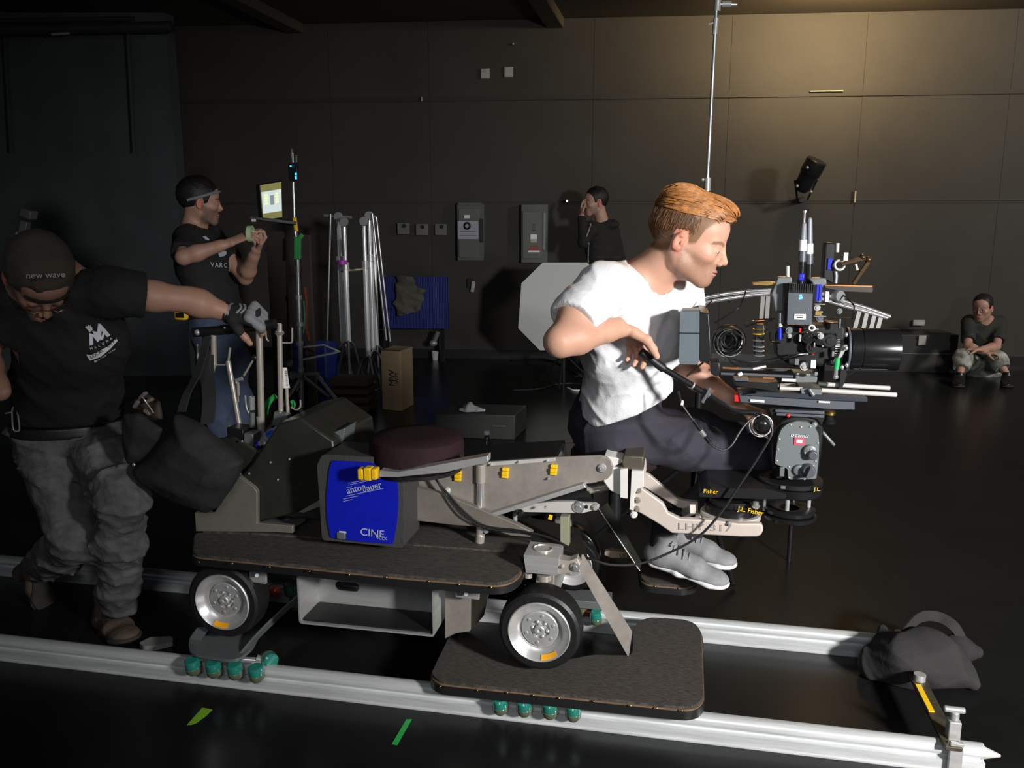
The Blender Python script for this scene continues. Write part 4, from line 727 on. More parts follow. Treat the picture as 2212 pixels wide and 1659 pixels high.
# ================================================================ smooth solid modelling for people and cloth
def npv(v): return np.array([v[0], v[1], v[2]], dtype=np.float32)
def smin(a, b, k):
    if k <= 0: return np.minimum(a, b)
    h = np.maximum(k-np.abs(a-b), 0)/k; return np.minimum(a, b)-h*h*k*0.25
def smax(a, b, k): return -smin(-a, -b, k)
class Sdf:
    def __init__(s): s.ops = []
    def add(s, fn, lo, hi, mode='u', k=0.02): s.ops.append((fn, npv(lo), npv(hi), mode, k)); return s
    def cone(s, a, b, ra, rb=None, k=0.02, mode='u'):
        rb = ra if rb is None else rb; A_, B_ = npv(a), npv(b); ab = B_-A_; L2 = float(ab@ab)+1e-9; m = max(ra, rb)
        def fn(x, y, z):
            px, py, pz = x-A_[0], y-A_[1], z-A_[2]; t = np.clip((px*ab[0]+py*ab[1]+pz*ab[2])/L2, 0, 1)
            return np.sqrt((px-t*ab[0])**2+(py-t*ab[1])**2+(pz-t*ab[2])**2)-(ra+(rb-ra)*t)
        return s.add(fn, np.minimum(A_, B_)-m, np.maximum(A_, B_)+m, mode, k)
    def chain(s, pts, rs, k=0.01):
        for i in range(len(pts)-1): s.cone(pts[i], pts[i+1], rs[i], rs[i+1], k)
        return s
    def slab(s, a, b, ra, rb, side, k=0.03, mode='u', side2=None):   # elliptical tapered limb: ra=(wide, deep) at a
        A_, B_ = npv(a), npv(b); ab = B_-A_; L = float(np.linalg.norm(ab)); ax = ab/L
        u = npv(side); u = u-ax*(u@ax); u /= np.linalg.norm(u); w_ = np.cross(ax, u); m = max(*ra, *rb)
        def fn(x, y, z):
            px, py, pz = x-A_[0], y-A_[1], z-A_[2]; al = px*ax[0]+py*ax[1]+pz*ax[2]; t = np.clip(al/L, 0, 1); l = al-t*L
            r1 = ra[0]+(rb[0]-ra[0])*t; r2 = ra[1]+(rb[1]-ra[1])*t; uu = (px*u[0]+py*u[1]+pz*u[2])/r1; ww = (px*w_[0]+py*w_[1]+pz*w_[2])/r2
            rm = np.minimum(r1, r2); return (np.sqrt(uu*uu+ww*ww+(l/rm)**2)-1)*rm
        return s.add(fn, np.minimum(A_, B_)-m, np.maximum(A_, B_)+m, mode, k)
    def ell(s, c, rad, M=None, k=0.01, mode='u'):
        C_ = npv(c); Rm = np.array(M if M is not None else np.eye(3), dtype=np.float32); r = npv(rad); mn = float(min(rad)); m = float(max(rad))
        def fn(x, y, z):
            px, py, pz = x-C_[0], y-C_[1], z-C_[2]
            q = [(px*Rm[0, i]+py*Rm[1, i]+pz*Rm[2, i])/r[i] for i in range(3)]
            k0 = np.sqrt(q[0]**2+q[1]**2+q[2]**2); k1 = np.sqrt((q[0]/r[0])**2+(q[1]/r[1])**2+(q[2]/r[2])**2)+1e-6
            return k0*(k0-1)/k1
        return s.add(fn, C_-m, C_+m, mode, k)
    def plane(s, p, n, k=0.004):      # keep the side where (x-p).n < 0
        P_, N_ = npv(p), npv(Vector(n).normalized())
        s.ops.append((lambda x, y, z: (x-P_[0])*N_[0]+(y-P_[1])*N_[1]+(z-P_[2])*N_[2], None, None, 'i', k)); return s
    def warp(s, fn): s.ops.append((fn, None, None, 'w', 0)); return s
    def bounds(s):
        lo = np.min([o[1] for o in s.ops if o[1] is not None and o[3] == 'u'], axis=0); hi = np.max([o[2] for o in s.ops if o[1] is not None and o[3] == 'u'], axis=0); return lo-0.02, hi+0.02
    def mesh(s, h, lo=None, hi=None):
        if lo is None: lo, hi = s.bounds()
        lo = np.array(lo, dtype=np.float32); hi = np.array(hi, dtype=np.float32)
        n = np.ceil((hi-lo)/h).astype(int)+2; F = np.full(n, 0.5, dtype=np.float32)
        ax = [lo[i]+h*np.arange(n[i], dtype=np.float32) for i in range(3)]
        for fn, a, b, mode, k in s.ops:
            if a is None:
                g = (ax[0][:, None, None], ax[1][None, :, None], ax[2][None, None, :])
                if mode == 'w':
                    F += np.where(np.abs(F) < 0.06, fn(*g), 0).astype(np.float32)
                else: F = smax(F, fn(*g), k).astype(np.float32)
                continue
            mg = k+3*h+0.004
            i0 = np.clip(np.floor((a-mg-lo)/h).astype(int), 0, n); i1 = np.clip(np.ceil((b+mg-lo)/h).astype(int)+1, 0, n)
            if np.any(i1 <= i0): continue
            g = (ax[0][i0[0]:i1[0], None, None], ax[1][None, i0[1]:i1[1], None], ax[2][None, None, i0[2]:i1[2]])
            d = fn(*g); sl = F[i0[0]:i1[0], i0[1]:i1[1], i0[2]:i1[2]]
            if mode == 'u': sl[...] = smin(sl, d, k)
            elif mode == 's': sl[...] = smax(sl, -d, k)
        return nets(F, lo, h)
def nets(F, lo, h):
    S = F < 0
    c = np.zeros(tuple(np.array(F.shape)-1), dtype=np.uint8)
    for dx in (0, 1):
        for dy in (0, 1):
            for dz in (0, 1): c += S[dx:F.shape[0]-1+dx, dy:F.shape[1]-1+dy, dz:F.shape[2]-1+dz]
    idx = np.argwhere((c > 0) & (c < 8)); N = len(idx)
    if N == 0: return np.zeros((0, 3)), np.zeros((0, 4), int)
    vid = np.full(c.shape, -1, dtype=np.int32); vid[idx[:, 0], idx[:, 1], idx[:, 2]] = np.arange(N)
    acc = np.zeros((N, 3)); cnt = np.zeros(N)
    cor = [(a, b, d) for a in (0, 1) for b in (0, 1) for d in (0, 1)]
    val = {q: F[idx[:, 0]+q[0], idx[:, 1]+q[1], idx[:, 2]+q[2]] for q in cor}
    for q in cor:
        for ax in range(3):
            if q[ax]: continue
            r = list(q); r[ax] = 1; r = tuple(r); a, b = val[q], val[r]; m = (a < 0) != (b < 0)
            t = np.where(m, a/(a-b+1e-12), 0); p = np.array(q)[None, :]+0.0*acc; p[:, ax] += t
            acc[m] += p[m]; cnt[m] += 1
    V_ = (acc/cnt[:, None]+idx)*h+lo
    faces = []
    for ax in range(3):
        u, w_ = (ax+1) % 3, (ax+2) % 3
        sl0 = [slice(1, -1)]*3; sl0[ax] = slice(0, -1); sl1 = list(sl0); sl1[ax] = slice(1, None)
        a = S[tuple(sl0)]; b = S[tuple(sl1)]; m = np.argwhere(a != b)
        if not len(m): continue
        flip = a[m[:, 0], m[:, 1], m[:, 2]]; base = m.copy(); off = np.array([1, 1, 1]); off[ax] = 0; base = base+off
        def gid(du, dw):
            q = base.copy(); q[:, u] -= du; q[:, w_] -= dw; return vid[q[:, 0], q[:, 1], q[:, 2]]
        f = np.stack([gid(0, 0), gid(1, 0), gid(1, 1), gid(0, 1)], 1)
        f[~flip] = f[~flip][:, ::-1]; faces.append(f)
    f = np.concatenate(faces); f = f[(f >= 0).all(1)]
    return V_, f
def npmesh(name, Vv, Ff, m, parent, tint=None, smooth=2, extra=None):
    L = npv(ORG[parent.name]) if parent else np.zeros(3)
    me = bpy.data.meshes.new(name); me.vertices.add(len(Vv)); me.vertices.foreach_set('co', (Vv-L).astype(np.float32).ravel())
    me.loops.add(len(Ff)*4); me.loops.foreach_set('vertex_index', Ff.astype(np.int32).ravel())
    me.polygons.add(len(Ff)); me.polygons.foreach_set('loop_start', np.arange(0, len(Ff)*4, 4, dtype=np.int32)); me.polygons.foreach_set('use_smooth', [True]*len(Ff))
    me.update(calc_edges=True); me.validate()
    me.materials.append(m)
    if tint is not None:
        at = me.color_attributes.new('tint', 'FLOAT_COLOR', 'POINT'); c = np.ones((len(Vv), 4), dtype=np.float32); c[:, :3] = tint; at.data.foreach_set('color', c.ravel())
    o = bpy.data.objects.new(name, me); COL.objects.link(o)
    if parent: o.parent = parent; ORG[o.name] = ORG[parent.name]
    return o
def relax(Vv, Ff, it=1, lam=0.5):
    n = len(Vv)
    for _ in range(it):
        acc = np.zeros_like(Vv); cnt = np.zeros(n)
        for i in range(4):
            a, b = Ff[:, i], Ff[:, (i+1) % 4]
            np.add.at(acc, a, Vv[b]); np.add.at(acc, b, Vv[a]); np.add.at(cnt, a, 1); np.add.at(cnt, b, 1)
        cnt[cnt == 0] = 1; Vv = Vv*(1-lam)+lam*acc/cnt[:, None]
    return Vv
def multi(S, h, boxes, it=1):      # whole solid at step h, with finer boxes (lo, hi, h2)
    Vv, Ff = S.mesh(h); Vv = relax(Vv, Ff, it)
    parts = []
    for lo, hi, h2 in boxes:
        lo = np.array(lo); hi = np.array(hi); c = Vv[Ff].mean(1); ins = ((c > lo+h*0.2) & (c < hi-h*0.2)).all(1); Ff = Ff[~ins]
        v2, f2 = S.mesh(h2, lo-8*h2, hi+8*h2); v2 = relax(v2, f2, it); c2 = v2[f2].mean(1); f2 = f2[((c2 > lo-h*.3) & (c2 < hi+h*.3)).all(1)]; parts.append((v2, f2))
    for v2, f2 in parts: Ff = np.concatenate([Ff, f2+len(Vv)]); Vv = np.concatenate([Vv, v2])
    used = np.unique(Ff); mp = np.full(len(Vv), -1); mp[used] = np.arange(len(used)); return Vv[used], mp[Ff]
def folds(amp, f, seed=0, dirv=(0, 0, 1)):
    rr = random.Random(seed); T = []
    for i in range(5):
        d = Vector(dirv)+Vector((rr.uniform(-.8, .8), rr.uniform(-.8, .8), rr.uniform(-.8, .8))); d.normalize(); T.append((d*f*rr.uniform(.6, 1.7), rr.uniform(0, 6), rr.uniform(.5, 1)/(i+1)**.3, Vector((rr.uniform(-1, 1), rr.uniform(-1, 1), rr.uniform(-1, 1)))*f*.6))
    def fn(x, y, z):
        o = 0
        for d, ph, am, e in T:
            wv = 1.2*np.sin(x*e[0]+y*e[1]+z*e[2]+ph); o = o+am*(1-np.abs(np.sin((x*d[0]+y*d[1]+z*d[2])*0.5+wv+ph)))**2
        return (0.5-o*0.5)*amp
    return fn
def skinmat(name, rough=0.5):
    m = mat(name, (0.5, 0.3, 0.2), rough, 0, 0.10, 220, sub=0.12); nt = m.node_tree; a = nt.nodes.new('ShaderNodeAttribute'); a.attribute_name = 'tint'
    nt.links.new(a.outputs['Color'], nt.nodes['Principled BSDF'].inputs['Base Color']); return m
M_skin = skinmat('skin')
def frame(fw, up):      # head axes as columns: forward, left, up
    f = Vector(fw).normalized(); l = Vector(up).cross(f).normalized(); u = f.cross(l); return Matrix((f, l, u)).transposed()
class Head:
    def __init__(s, C, fw, up=(0, 0, 1), sz=1.0, fz=1.0, er=1.0): s.C = Vector(C); s.M = frame(fw, up); s.sz = sz; s.fz = fz; s.er = er
    def p(s, x, y, z): return s.C+s.M @ (Vector((x, y, z if z > 0 else z*s.fz))*s.sz)
    def loc(s, P): q = ((P-npv(s.C)) @ np.array(s.M))/s.sz; q[:, 2] = np.where(q[:, 2] < 0, q[:, 2]/s.fz, q[:, 2]); return q
    def build(s, S, jaw=1.0, nose=1.0, eyes=0.0035):
        q = s.p; z_ = s.sz; M = s.M; E = lambda c, r, k, m='u', MM=None: S.ell(q(*c), [a*z_ for a in r], MM if MM is not None else M, k*z_, m)
        E((-0.014, 0, .036), (.098, .077, .085), .01); E((.030, 0, -.022), (.064, .060, .083), .03); E((.045, 0, .05), (.050, .060, .045), .03)
        for y in (-1, 1):
            S.cone(q(-.012, y*.054, -.038), q(.004, y*.050, -.066*jaw), .017*z_, .014*z_, .03*z_); S.cone(q(.004, y*.050, -.066*jaw), q(.070, y*.016, -.104), .014*z_, .013*z_, .025*z_)
            E((.060, y*.038, -.022), (.024, .020, .020), .02)
            S.cone(q(.082, y*.012, .016), q(.070, y*.044, .018), .0095*z_, .008*z_, .012*z_)
        E((.074, 0, -.102), (.019, .022, .016), .02); E((.079, 0, -.070), (.018, .030, .026), .02)
        for y in (-1, 1): E((.103, y*.033, -.006), (.014, .015, .010), .010, 's')
        S.cone(q(.0900, 0, .014), q(.1105, 0, -.026*nose), .0080*z_, .0088*z_, .014*z_); E((.1095, 0, -.031), (.0105, .0088, .0080), .008)
        for y in (-1, 1): E((.100, y*.0125, -.039), (.0105, .0068, .0068), .005); E((.102, y*.007, -.046), (.004, .0035, .004), .002, 's')
        for y in (-1, 1):
            E((.0805, y*.031, -.006), (.0140, .0150, .0135), .004)
            E((.0935, y*.031, -.0065), (.012, .0125, eyes), .002, 's')
        E((.0965, 0, -.0645), (.0085, .021, .0048), .005); E((.0945, 0, -.0745), (.0085, .019, .0055), .005); E((.100, 0, -.0695), (.012, .0235, .0012), .002, 's')
        E((.099, 0, -.055), (.003, .003, .008), .006, 's')
        for y in (-1, 1):
            Mr = M @ Euler((y*0.0, 0.20, y*-0.35)).to_matrix()
            e_ = s.er; E((-.012, y*.079, -.008), (.019*e_, .0065, .031*e_), .006, 'u', Mr); E((-.008, y*.0855, -.004), (.011*e_, .005, .020*e_), .004, 's', Mr); E((-.004, y*.080, -.012), (.005*e_, .006, .008*e_), .003); E((-.008, y*.077, -.008-.026*e_), (.009*e_, .006, .010*e_), .006); E((-.010, y*.083, .010*e_), (.009*e_, .004, .006*e_), .003)
    def box(s, pad=0.0):
        P = np.array([list(s.p(x, y, z)) for x in (-.12, .13) for y in (-.1, .1) for z in (-.125, .13)]); return P.min(0)-pad, P.max(0)+pad
    def eyes(s, par, col=(0.05, 0.04, 0.03), look=(1, 0, -.1)):
        for y in (-1, 1):
            c = s.p(.0795, y*.031, -.006); r = .0122*s.sz; MB().ell(c, (r, r, r), n=24).build('eye', mat('eye_white', (0.62, 0.58, 0.55), 0.25), par)
            d = (s.M @ Vector(look)).normalized(); b = MB(); b.lathe([(0, r*1.015), (r*.25, r*.99), (r*.5, r*.885)], c, d, 20); b.build('iris', mat('iris_%d' % int(col[0]*999), col, 0.15), par)
    def tint(s, P, base, lips=(0.42, 0.16, 0.13), brow=(0.10, 0.05, 0.02), bt=0.8, stub=0.0, sc=(0.12, 0.08, 0.05), hairc=None, hairfn=None, ear=(1.25, .8, .75), browz=(.0225, .0035)):
        q = s.loc(P); x, y, z = q[:, 0], q[:, 1], q[:, 2]; n = len(P); T = np.tile(np.array(base, dtype=np.float32), (n, 1))
        def mix(mask, c):
            nonlocal T; mask = np.clip(mask, 0, 1)[:, None]; T = T*(1-mask)+mask*np.array(c)
        g = lambda a, c, w: np.exp(-((a-c)/w)**2)
        inh = (np.abs(x) < .14) & (np.abs(y) < .1) & (z > -.125) & (z < .14)
        mix(inh*g(x, .075, .03)*g(np.abs(y), .043, .018)*g(z, -.03, .02)*.45, (base[0]*1.1, base[1]*.72, base[2]*.68))
        mix(inh*g(x, .118, .014)*g(z, -.032, .012)*.4, (base[0]*1.1, base[1]*.7, base[2]*.65))
        mix(inh*(np.abs(y) > .072)*(np.abs(x+.01) < .026)*(np.abs(z+.008) < .04)*1.0, (base[0]*ear[0], base[1]*ear[1], base[2]*ear[2]))
        if stub:
            m = inh*np.clip((-.03-z+np.clip(.06-x, 0, .08)*.35)/.014, 0, 1)*np.clip((x+.008)/.012, 0, 1)*np.clip((z+.125)/.01, 0, 1)
            m = np.maximum(m, inh*g(z, -.055, .006)*(np.abs(y) < .03)*(x > .085)); mix(m*stub*np.random.RandomState(3).uniform(.72, 1.0, n), sc)
        mix(inh*np.clip(1.3-((z+.0695)/.0105)**2-(y/.0235)**2, 0, 1)*3*(x > .088), lips)
        zz = z-(browz[0]-np.clip(np.abs(np.abs(y)-.034)-.006, 0, 1)*.25); mix(inh*(x > .055)*np.clip(1.6-(zz/browz[1])**2, 0, 1)*(np.abs(y) > .012)*(np.abs(y) < .056)*bt*np.random.RandomState(5).uniform(.75, 1.0, n), brow)
        mix(inh*np.clip(1.4-((z+.0075)/.0042)**2, 0, 1)*(x > .083)*g(np.abs(y), .031, .015)*.85, (base[0]*.25, base[1]*.2, base[2]*.2))
        if hairfn is not None: mix(inh*hairfn(x, y, z), hairc)
        return T
def hand(S, W_, d, pn, th, curls=(.5, .55, .6, .7), spread=.07, k=.006, sz=1.0, thumb=.5, fr=1.0, tw=.72):
    """W wrist, d towards the knuckles, pn palm normal, th towards the thumb"""
    d = Vector(d).normalized(); pn = Vector(pn); pn = (pn-d*pn.dot(d)).normalized(); t = d.cross(pn); t = t if t.dot(Vector(th)) > 0 else -t
    W_ = Vector(W_); K = W_+d*.088*sz; S.slab(W_+d*.012*sz, W_+d*.080*sz, (.029*sz, .017*sz), (.040*sz, .0145*sz), t, .012)
    out = []
    for i, (o, L, r) in enumerate(((.030, .074, .0092), (.0105, .082, .0095), (-.010, .076, .0088), (-.029, .060, .0078))):
        c = curls[i]; b = K+t*o*sz-d*.004*sz; dd = (d+t*(o/.03)*spread).normalized(); pts = [b]; a = 0; cu = b
        for j, f in enumerate((.46, .30, .24)):
            a += c*(1.0, 1.15, .8)[j]; v = dd*math.cos(a)+pn*math.sin(a); cu = cu+v*L*f*sz; pts.append(cu.copy())
        rr = [r*sz*fr*q for q in (1.1, 1.0, .92, .78)]; S.chain(pts, rr, k); out.append(pts)
    b = W_+d*.022*sz+t*.024*sz+pn*.006*sz; v = (d*.62+t*tw+pn*thumb).normalized(); p1 = b+v*.038*sz; v2 = (d*.9+t*.25+pn*(thumb+.2)).normalized(); p2 = p1+v2*.030*sz; p3 = p2+(v2+pn*.2).normalized()*.024*sz
    S.chain([b, p1, p2, p3], [.0155*sz, .0125*sz, .0108*sz, .0088*sz], .008)
    return out
def torso(S, J, g=0.0, k=.05, sc=1.0, up=True):
    hc = (J['hipL']+J['hipR'])/2; shc = (J['shL']+J['shR'])/2; sh = (J['hipL']-J['hipR']).normalized(); ss = (J['shL']-J['shR']).normalized()
    ch = hc.lerp(shc, .70); wa = hc.lerp(shc, .32)+J.get('belly', Vector()); sm = (sh+ss).normalized()
    S.slab(hc, wa, (.150*sc+g, .108*sc+g), (.140*sc+g, .102*sc+g), sh, k); S.slab(wa, ch, (.140*sc+g, .100*sc+g), (.160*sc+g, .112*sc+g), sm, k)
    S.slab(ch, hc.lerp(shc, .90), (.160*sc+g, .110*sc+g), (.140*sc+g, .078*sc+g), ss, k)
    sl = J['shL']-ss*.035; sr = J['shR']+ss*.035; S.cone(sl, sr, .055*sc+g*.6, .055*sc+g*.6, .04)
    return hc, shc, sh, ss
def limb_arm(S, J, s_, g=0, k=.02, end=None, sc=1.0):
    a, e, w_ = J['sh'+s_], J['el'+s_], J['wr'+s_]
    S.cone(a, a.lerp(e, .5), .050*sc+g, .047*sc+g, .04); S.cone(a.lerp(e, .5), e, .045*sc+g, .039*sc+g, k)
    m = e.lerp(w_, .28); S.cone(e, m, .038*sc, .043*sc, k); S.cone(m, e.lerp(w_, .8), .042*sc, .029*sc, k)
    S.slab(e.lerp(w_, .75), w_, (.029*sc, .025*sc), (.028*sc, .021*sc), J.get('side'+s_, X), .015)
def limb_leg(S, J, s_, g=-.008, k=.03, sc=1.0, gk=None, ge=None):
    gk = g if gk is None else gk; ge = gk if ge is None else ge
    a, kn, an = J['hip'+s_], J['kn'+s_], J['an'+s_]
    S.cone(a, a.lerp(kn, .5), .086*sc+g, .074*sc+g, .05); S.cone(a.lerp(kn, .5), kn, .074*sc+g, .056*sc+gk, k)
    m = kn.lerp(an, .3); S.cone(kn, m, .054*sc+gk, .054*sc+gk, k); S.cone(m, an, .053*sc+gk, .038*sc+ge, k)
def shoe(name, heel, toe, up, m_up, m_sole, par, w_=0.048, h=.10, lace=None, collar=None):
    heel, toe = Vector(heel), Vector(toe); L = (toe-heel).length; d = (toe-heel).normalized(); u = Vector(up); u = (u-d*u.dot(d)).normalized(); t = d.cross(u)
    S = Sdf(); Mx = Matrix((d, t, u)).transposed()
    S.ell(heel+d*L*.17+u*.040, (L*.17, w_*.78, .042), Mx, .01); S.slab(heel+d*L*.15+u*.030, heel+d*L*.62+u*.032, (w_*.74, .034), (w_*.98, .032), t, .03); S.ell(heel+d*L*.80+u*.024, (L*.21, w_*.96, .026), Mx, .03)
    S.cone(heel+d*L*.22+u*.05, heel+d*L*.24+u*h, .040, .036, .03); S.slab(heel+d*L*.25+u*.07, heel+d*L*.60+u*.045, (.030, .025), (.034, .022), t, .03)
    S.plane(heel+u*.018, -u, .002); S.plane(heel+u*h+d*L*.0, u-d*.25, .004)
    v, f_ = S.mesh(.0035); v = relax(v, f_, 2); o = npmesh(name, v, f_, m_up, par)
    q = Sdf(); q.slab(heel+d*L*.14+u*.014, heel+d*L*.45+u*.012, (w_*.88, .026), (w_*.82, .020), t, .02); q.slab(heel+d*L*.45+u*.012, heel+d*L*.82+u*.012, (w_*.84, .017), (w_*1.04, .017), t, .02); q.ell(heel+d*L*.83+u*.012, (L*.19, w_*1.04, .017), Mx, .01)
    v, f_ = q.mesh(.0035); v = relax(v, f_, 2); npmesh('sole', v, f_, m_sole, o)
    if lace:
        for k in range(5):
            c = heel+d*L*(.34+k*.06)+u*(.104-k*.0095); MB().tube([c-t*.030-u*.012, c-t*.012+u*.002, c+t*.012+u*.002+d*.006, c+t*.030-u*.012+d*.008], .0026, 7, sm=4).build('lace', lace, o)
        c = heel+d*L*.34+u*.112
        for s_ in (-1, 1): MB().tube([c, c+t*s_*.022+u*.012, c+t*s_*.035+u*.004, c+t*s_*.02-u*.004, c], .0024, 7, sm=5).build('lace', lace, o)
    return o
# ================================================================ things around the room
# ---- power pack: blue faced battery box on the deck
yb0 = 0.03
PB = thing('battery_box', 'blue-faced black battery box standing on the dolly deck under the seat', 'battery box', V(780, 1172, yb0))
zbot, ztop = V(780, 1174, yb0).z, V(780, 990, yb0).z
x0, x1 = V(706, 1080, yb0).x, V(862, 1080, yb0).x
MB().prism(rnd([Vector((x0-.022, yb0, zbot+.001)), Vector((x1+.012, yb0, zbot-.004)), Vector((x1+.014, yb0, ztop-.02)), Vector((x1-.02, yb0, ztop+.006)), Vector((x0-.008, yb0, ztop+.006)), Vector((x0-.028, yb0, ztop-.03))], .012), (0, .16, 0)).build('case', mat('ribbed_black_plastic', (.05, .05, .048), .6, 0, .3, 50, 0, 8, (8, 8, .5)), PB, .004)
fp = [(718, 994), (795, 998), (856, 1014), (861, 1060), (861, 1090), (858, 1130), (850, 1174), (780, 1169), (716, 1160), (708, 1120), (707, 1070), (712, 1020)]
MB().prism(rnd([V(a, c, yb0) for a, c in fp], .006), (0, -.006, 0)).build('face_panel', M_blue, PB, .002)
q = lambda a, c: V(a, c, yb0-.0075); dr = q(830, 1040)-q(745, 1062)
text('anton', q(769, 1056), dr, Z, .030, M_prt, PB, sx=.95); text('bauer', q(803, 1052), dr, Z, .030, M_prt, PB, sx=.95)
b = MB()
for k, (a, c, a2, c2) in enumerate(((752, 1048, 828, 1031), (748, 1054, 760, 1051), (746, 1072, 828, 1055), (741, 1078, 775, 1071), (741, 1083, 760, 1079), (752, 1044, 815, 1031))): b = MB(); b.bar(q(a, c), q(a2, c2), .0012, .0014); b.build('stripe', M_prt, PB)
text('CINE', q(804, 1152), q(840, 1156)-q(780, 1149), Z, .034, M_prt, PB, sx=1.05); text('VCLX', q(824, 1163), q(840, 1165)-q(780, 1160), Z, .014, M_prt, PB)
MB().box(q(737, 1157), (.030, .008, .022)).build('socket', M_lgrey, PB, .003); MB().box(q(740, 1150), (.022, .002, .007)).build('socket_label', M_wht, PB)
# ---- bottles
def bottle(c, axis, L, r, m_b, m_c, name, lab, label=None, flip=1):
    a = Vector(axis).normalized(); t = thing(name, lab, 'bottle', c); b = MB()
    b.lathe([(0, 0), (r*.9, 0), (r, .006), (r, L*.25), (r*.94, L*.3), (r, L*.35), (r, L*.62), (r*.8, L*.75), (r*.38, L*.86), (r*.38, L*.92), (0, L*.92)], c, a, 32); b.build('body', m_b, t)
    b = MB(); b.lathe([(0, 0), (r*.5, 0), (r*.5, L*.09), (0, L*.095)], Vector(c)+a*L*.92, a, 24); b.build('cap', m_c, t)
    if label: b = MB(); b.lathe([(r*1.01, L*.34), (r*1.02, L*.36), (r*1.02, L*.56), (r*1.01, L*.58)], c, a, 32); b.build('label', label, t)
M_pet = mat('clear_plastic', (.75, .82, .88), .08, 0, 0, 1, 0, 1, None, 0, 1, .75, .6, 0, 1.3)
bottle(V(618, 925, .27), V(572, 952, .24)-V(618, 925, .27), .115, .024, M_pet, M_blue, 'water_bottle', 'clear water bottle with blue label lying on the dolly behind the handle posts', mat('blue_label', (.02, .08, .45), .4))
zc_ = V(1052, 962, .90).z
bottle((V(1052, 962, .90).x, .90, zc_-.11), Z, .17, .026, mat('dark_clear_plastic', (.25, .27, .27), .1, 0, 0, 1, 0, 1, None, 0, 1, .85, .6), M_wht, 'cola_bottle', 'small dark bottle with white cap standing behind the dolly arm')
b = MB(); xx = V(1052, 962, .90).x; zt_ = zc_-.11
b.box((xx-.12, .97, zt_/2), (.75, .30, zt_-.004)); cs = thing('equipment_case', 'low black equipment case behind the dolly arm under the white-capped bottle', 'case', (xx-.12, .97, 0)); b.build('shell', M_blk, cs, .01)
for dx in (-.2, .2): MB().box((xx-.12+dx, .815, zt_*.72), (.05, .012, .05)).build('latch', M_grey, cs, .003)
# ---- black bag hanging from the dolly handle
S = Sdf(); yB = .06
BG = thing('cloth_bag', 'large black cloth bag hanging by a strap from the dolly handlebar', 'bag', V(400, 1105, yB))
from_px = [(378, 890), (437, 918), (530, 996), (519, 1030), (474, 1097), (448, 1108), (392, 1091), (306, 1044), (284, 1013), (320, 985), (378, 929)]
def hull_cloth(poly, y, th, h, seed, amp=.012):
    P = [V(a, c, y) for a, c in poly]; px_ = np.array([p.x for p in P]); pz_ = np.array([p.z for p in P]); n = len(P)
    S = Sdf(); lo = np.array([px_.min(), y-th, pz_.min()]); hi = np.array([px_.max(), y+th, pz_.max()])
    def fn(x, yy, z):
        X_, Z_ = np.broadcast_arrays(x+0*z, z+0*x); d = np.full(X_.shape, 1e9); ins = np.zeros(X_.shape, bool)
        for i in range(n):
            ax, az, bx, bz = px_[i], pz_[i], px_[(i+1) % n], pz_[(i+1) % n]; ex, ez = bx-ax, bz-az; wx, wz = X_-ax, Z_-az
            t = np.clip((wx*ex+wz*ez)/(ex*ex+ez*ez+1e-9), 0, 1); d = np.minimum(d, np.hypot(wx-ex*t, wz-ez*t))
            c1 = (az <= Z_) != (bz <= Z_); xi = ax+(Z_-az)*ex/(ez if abs(ez) > 1e-9 else 1e-9); ins ^= (c1 & (X_ < xi))
        d = np.where(ins, -d, d); prof = th*np.sqrt(np.clip(-d/.07, 0, 1)); flat = np.abs(yy-y)-prof
        return np.where(d > 0, np.maximum(d, 0)+np.abs(yy-y)*.7, np.maximum(flat, d)*.8).astype(np.float32)
    S.add(fn, lo-.01, hi+.01, 'u', .0); S.warp(folds(amp, 30, seed, (.6, 0, 1))); return S
bgm = mat('black_nylon', (.018, .018, .018), .75, 0, .3, 30)
v, f_ = hull_cloth(from_px, yB, .07, .007, 3).mesh(.007); v = relax(v, f_, 2); npmesh('bag_body', v, f_, bgm, BG)
v, f_ = hull_cloth([(266, 892), (300, 890), (359, 925), (340, 960), (300, 1000), (276, 1005), (262, 960)], yB-.02, .04, .007, 9).mesh(.007); v = relax(v, f_, 2); npmesh('bag_pocket', v, f_, bgm, BG)
b = MB(); b.ribbon([V(392, 890, yB), V(404, 850, .10), V(425, 810, .18), V(440, 760, .26), V(450, 722, .30)], .035, .003, (1, 0, .4))
b.build('strap', mat('dark_webbing', (.03, .032, .032), .8), BG)
b = MB(); b.ribbon([V(450, 722, .32), V(448, 800, .26), V(452, 860, .14), V(448, 915, .07)], .045, .003, (1, 0, 0))
b.build('strap', MATS['dark_webbing'], BG)
MB().ell(V(289, 1004, yB-.07), (.006, .004, .006)).build('rivet', M_chrome, BG)
# tool pouch with bits at the hip
PT = thing('tool_pouch', 'brown tool pouch with pale tools between the grip and the black bag', 'pouch', V(315, 900, .22))
v, f_ = hull_cloth([(290, 862), (318, 850), (345, 868), (352, 905), (330, 915), (300, 898), (284, 880)], .22, .035, .006, 5, .006).mesh(.006); npmesh('pouch_body', v, f_, mat('brown_leather', (.045, .030, .022), .7, 0, .3, 50), PT)
for a, c, a2, c2 in ((303, 860, 316, 848), (316, 868, 330, 862), (312, 885, 326, 895), (290, 880, 300, 866)): MB().bar(V(a, c, .175), V(a2, c2, .175), .018, .012).build('tool_handle', mat('dusty_tan_plastic', (.16, .13, .11), .6), PT, .003)
MB().tube([V(296, 868, .17), V(306, 858, .16), V(318, 872, .16), V(332, 892, .165)], .0022, 6, sm=4).build('hook', M_chrome, PT)
tm = thing('tape_measure', 'yellow and black tape measure clipped behind the outstretched forearm', 'tape measure', V(392, 690, 1.62))
